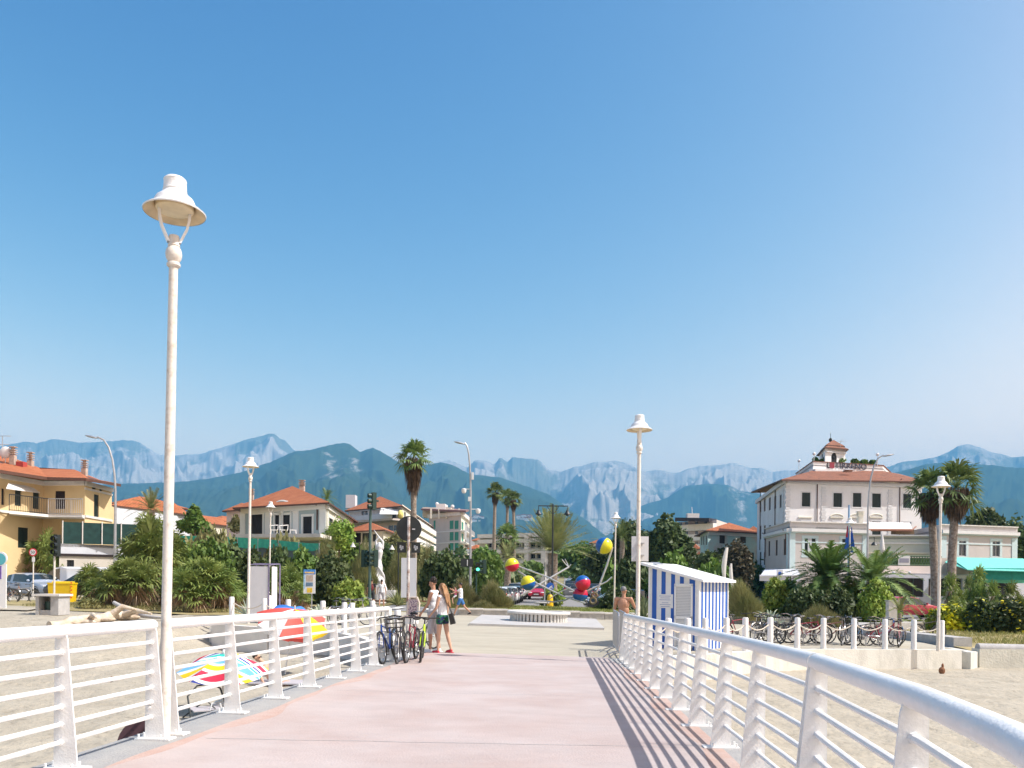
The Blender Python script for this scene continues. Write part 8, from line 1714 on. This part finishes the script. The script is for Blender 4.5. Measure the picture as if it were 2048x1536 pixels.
# ================================================================ STATUE
p = at(758, 60, 1195); MARBW = mat('white_marble', (.72, .72, .72), .45, col2=(.64, .64, .65), sc=3); k = 60/F; root = thing('marble_statue', 'tall white marble statue of a twisting draped figure with raised arms', 'statue', p)
def S(px, py, dy=0): q = P(px, py, 60+dy); return q-Vector(p)
b = MB(); b.cap(S(760, 1157), 6.6*k, S(757, 1132), 6.4*k); b.cap(S(757, 1132), 7.5*k, S(758, 1118), 4.6*k); b.cap(S(758, 1118), 5*k, S(759, 1104), 7.0*k, 12); b.cap(S(758, 1103), 5.8*k, S(759, 1094), 6.6*k, 12); b.cap(S(759, 1100), 3*k, S(759, 1089), 3.2*k)
b.ell(S(759, 1089), (4.0*k, 4.6*k, 5.2*k)); b.cap(S(753, 1097), 2.8*k, S(752, 1082), 2.1*k); b.cap(S(752, 1082), 2.1*k, S(758, 1074), 1.6*k); b.cap(S(765, 1097), 2.8*k, S(766, 1084), 2.2*k); b.cap(S(766, 1084), 2.2*k, S(757, 1073), 1.6*k); b.cap(S(757, 1073), 1.5*k, S(748, 1060), .9*k)
remesh(b, .03, 'figure', MARBW, root, 2)
b = MB(); N = 90
for j, ph in enumerate((0, 2.1, 4.2)):
    pts = []; rs = []
    for i in range(N//3):
        t = i/(N//3-1); y = 1128+t*42; rr = (5.5+6.0*t**1.5)*k; a = ph+t*3.6; c_ = S(757+1.0*math.sin(t*5)+t*2, y); pts.append(c_+Vector((math.cos(a)*rr, math.sin(a)*rr, 0))); rs.append((1.8+2.8*t)*k)
    b.tube(pts, rs, 8)
b.tube([S(757, 1126), S(756, 1150), S(761, 1175)], [6*k, 8*k, 12*k], 14); remesh(b, .04, 'drapery', MARBW, root, 2)
b = MB(); b.lathe([(16*k, 0), (16*k, S(758, 1176).z), (13*k, S(758, 1170).z)], n=20); b.box(S(770, 1182)+Vector((0, .3, -.2)), (38*k, 1.2, 14*k)); b.build('base', MARBW, root)
b = MB(); a_ = at(758, 58.5); b.box((a_.x+1.6, 58.6, a_.z+.2), (5.6, .12, .12)); o = b.build('statue_kerb', RUST, smooth=False, base=a_); tag(o, 'low rusty rail along the grass edge at the foot of the statue', 'kerb')
# ================================================================ BEACH PARASOLS
def cloth(n, c): return mat('canvas_'+n, c, .8, .05, 8)
ST = {'n': cloth('navy', (.02, .04, .25)), 'r': cloth('red', (.60, .03, .07)), 'y': cloth('yellow', (.78, .55, .02)), 'l': cloth('light_blue', (.15, .42, .75)), 't': cloth('teal', (.03, .42, .36)), 'p': cloth('purple', (.10, .04, .30)), 'w': cloth('white', (.74, .74, .73)), 'b': cloth('blue', (.04, .20, .62)), 'o': cloth('coral', (.68, .10, .08))}
def ramp_mat(bands):
    m = mat('rainbow_canvas', (.5, .5, .5), .8); n = m.node_tree; bs = n.nodes['Principled BSDF']; a = n.nodes.new('ShaderNodeAttribute'); a.attribute_name = 'stripe'; r = n.nodes.new('ShaderNodeValToRGB'); r.color_ramp.interpolation = 'CONSTANT'; N_ = len(bands); prev = None; els = []
    for i, q in enumerate(bands):
        if q != prev: els.append((i/N_, q)); prev = q
    cc = lambda q: ST[q].node_tree.nodes['Mix'].inputs[7].default_value[:]
    e0 = r.color_ramp.elements; e0.remove(e0[1]); e0[0].position = 0; e0[0].color = cc(els[0][1])
    for p_, q in els[1:]: e = e0.new(p_); e.color = cc(q)
    n.links.new(a.outputs['Fac'], r.inputs[0]); n.links.new(r.outputs[0], bs.inputs['Base Color']); return m
def canopy(root, R_, rise, tilt_m, bands=None, panels=8, pan=None, val=.0):
    keys = []; b = MB(); mk = list(ST)
    nr = 8; rad = [i/nr for i in range(nr+1)]; nf = 6; sy = []
    def pt(i, r, f):      # panel i, fraction f across
        a0_, a1_ = 2*math.pi*i/panels, 2*math.pi*(i+1)/panels; p0 = Vector((math.cos(a0_), math.sin(a0_), 0)); p1 = Vector((math.cos(a1_), math.sin(a1_), 0)); q = p0.lerp(p1, f)*r*R_; sag = 4*f*(1-f)*r*R_*.06; q = q*(1-4*f*(1-f)*.05*r); q.z = rise*(1-r**1.7)-sag; return q
    for i in range(panels):
        for j in range(len(rad)-1):
            for f in range(nf):
                col = 'w' if bands else pan[i]
                if bands:
                    for q in ([pt(i, rad[j], f/nf)]*1+[pt(i, rad[j+1], f/nf), pt(i, rad[j+1], (f+1)/nf), pt(i, rad[j], (f+1)/nf)]): q.rotate(Matrix.Rotation(R(22.5), 3, 'Z')); sy.append(q.y/R_*.5+.5)
                b.add([pt(i, rad[j], f/nf), pt(i, rad[j+1], f/nf), pt(i, rad[j+1], (f+1)/nf), pt(i, rad[j], (f+1)/nf)], [(0, 1, 2, 3)], mk.index(col))
    if val and not bands:
        for i in range(panels):
            for f in range(6):
                q0, q1 = pt(i, 1, f/6), pt(i, 1, (f+1)/6); d = Vector((0, 0, -val)); b.add([q0, q1, q1+d*(1+.2*math.sin(f*2)), q0+d], [(0, 1, 2, 3)], mk.index(bands[-1] if bands else pan[i]))
    b.v = [tuple(tilt_m @ Vector(v)) for v in b.v]; c = b.build('canopy', [ST[q] for q in mk] if not bands else ramp_mat(bands), root)
    if bands: at_ = c.data.attributes.new('stripe', 'FLOAT', 'POINT'); at_.data.foreach_set('value', np.array(sy, dtype=np.float32))
    for i in range(panels): r_ = MB(); r_.tube([tilt_m @ (pt(i, .05, 0)-Vector((0, 0, .02))), tilt_m @ (pt(i, .6, 0)-Vector((0, 0, .02))), tilt_m @ (pt(i, 1, 0)-Vector((0, 0, .01)))], .006, 4); r_.build('rib', STEEL, root)
    return c
Yu = 15.0; c_ = P(447, 1342, Yu); root = thing('beach_parasol', 'low parasol with rainbow coloured stripes tilted towards the pier by the left railing', 'parasol', (c_.x, Yu, c_.z)); root.rotation_euler = (0, 0, R(22.5))
tm = Matrix.Rotation(-R(22.5), 3, 'Z') @ Matrix.Rotation(R(11), 3, 'X') @ Matrix.Rotation(R(4), 3, 'Y') @ Matrix.Rotation(R(22.5), 3, 'Z'); canopy(root, .80, .33, tm, bands=list('nnwrrrwyywlllwttwnwrrwyywllwttwrr'), val=.03)
b = MB(); dn = tm @ Vector((0, 0, -1)); zz = sandz(c_.x, Yu)-c_.z; b.tube([tm @ Vector((0, 0, .37)), Vector((0, 0, 0)), Vector((-.02, .0, zz))], .018, 8); b.build('pole', SW, root); b = MB(); b.ell(tm @ Vector((0, 0, .36)), (.03, .03, .05), 8, 6); b.build('finial', SW, root)
b = MB(); b.ell((0, 0, zz+.1), (.2, .2, .12), 12, 8); b.build('base', KW, root)
Yu = 21.2; c_ = P(585, 1243, Yu); root = thing('beach_parasol', 'large parasol with blue, yellow, coral and white panels leaning away behind the left railing', 'parasol', (c_.x, Yu, c_.z))
tm = Matrix.Rotation(R(-20), 3, 'Y') @ Matrix.Rotation(R(-6), 3, 'X') @ Matrix.Rotation(R(22.5), 3, 'Z'); tm = Matrix.Rotation(R(14), 3, 'Y') @ Matrix.Rotation(R(20), 3, 'X')
canopy(root, .95, .36, tm, pan=['o', 'b', 'b', 'b', 'o', 'w', 'o', 'y'], val=.10)
b = MB(); zz = sandz(c_.x, Yu)-c_.z; b.tube([tm @ Vector((0, 0, .45)), Vector((0, 0, 0)), Vector((-.15, -.1, zz))], .018, 8); b.build('pole', SW, root)
# folding chair and bag under the rainbow parasol
q = P(412, 1405, 14.2); q.z = sandz(q.x, 14.2); root = thing('folding_chair', 'black folding beach chair frame in the shade of the rainbow parasol', 'chair', q, R(35))
b = MB(); b.tube([(-.3, -.25, 0), (-.28, .1, .42), (-.1, .2, .58), (.12, .2, .60), (.28, .15, .52), (.34, -.2, .1)], .016, 8); b.tube([(.3, -.3, 0), (0, .0, .35), (-.3, .35, .02)], .014, 6); b.build('frame', DARK, root); b = MB(); b.slab([(-.25, -.2, .2), (.25, -.2, .2), (.25, .2, .22), (-.25, .2, .22)], .02); b.build('seat', CGR, root)
q = P(432, 1412, 13.2); q.z = sandz(q.x, 13.2)+.0; root = thing('beach_bag', 'dark grey rounded beach bag beside the parasol pole', 'bag', q, R(20)); b = MB(); b.ell((0, 0, .16), (.22, .12, .2), 14, 10); b.build('bag', mat('bag_charcoal', (.05, .05, .06), .8, .1, 9), root); b = MB(); b.tube([(-.1, 0, .3), (-.06, 0, .46), (.06, 0, .46), (.1, 0, .3)], .012, 6); b.build('handle', SW, root)
Yb_ = 8.9; q = P(296, 1462, Yb_); q.z = sandz(q.x, Yb_); root = thing('life_ring', 'dark maroon half round board leaning against the pier edge by the tall lamp', 'board', q, R(10)); b = MB(); b.tube([(0, 0, 0), (0, .03, 0)], .32, 28); M_ = Matrix.Translation((0, 0, .62)); b.v = [(v[0], v[1], v[2]+.62) for v in b.v]; b.build('disc', mat('maroon_plastic', (.10, .05, .06), .6, .1, 6), root); b = MB(); b.tube([(0, .03, 0), (0, .03, .62)], .02, 6); b.build('stand', STEEL, root); root.name = 'round_board'
# small bird like stone on the sand, debris
for i, (px, py, lb) in enumerate(((1884, 1330, 'small brown stone at the foot of the right beach wall'), (222, 1363, 'tiny dry weed tuft on the sand seen through the near left railing'), (1648, 1330, 'small dry weed at the foot of the whitewashed wall'))):
    Y = (CH+.62)*F/(py-CY-.01*(px-CX)); q = P(px, py, Y); q.z = sandz(q.x, Y)+.02; rr = random.Random(i); b = MB(); b.ell((0, 0, .08), (.10, .08, .12), 9, 7); b.ell((.02, 0, .22), (.04, .04, .09), 8, 6); o = b.build('stone' if i == 0 else 'dry_weed', RUST if i == 0 else L_DEAD); o.location = q; o.scale = (1, 1, 1) if i == 0 else (.6, .6, .4); tag(o, lb, 'stone' if i == 0 else 'weed')
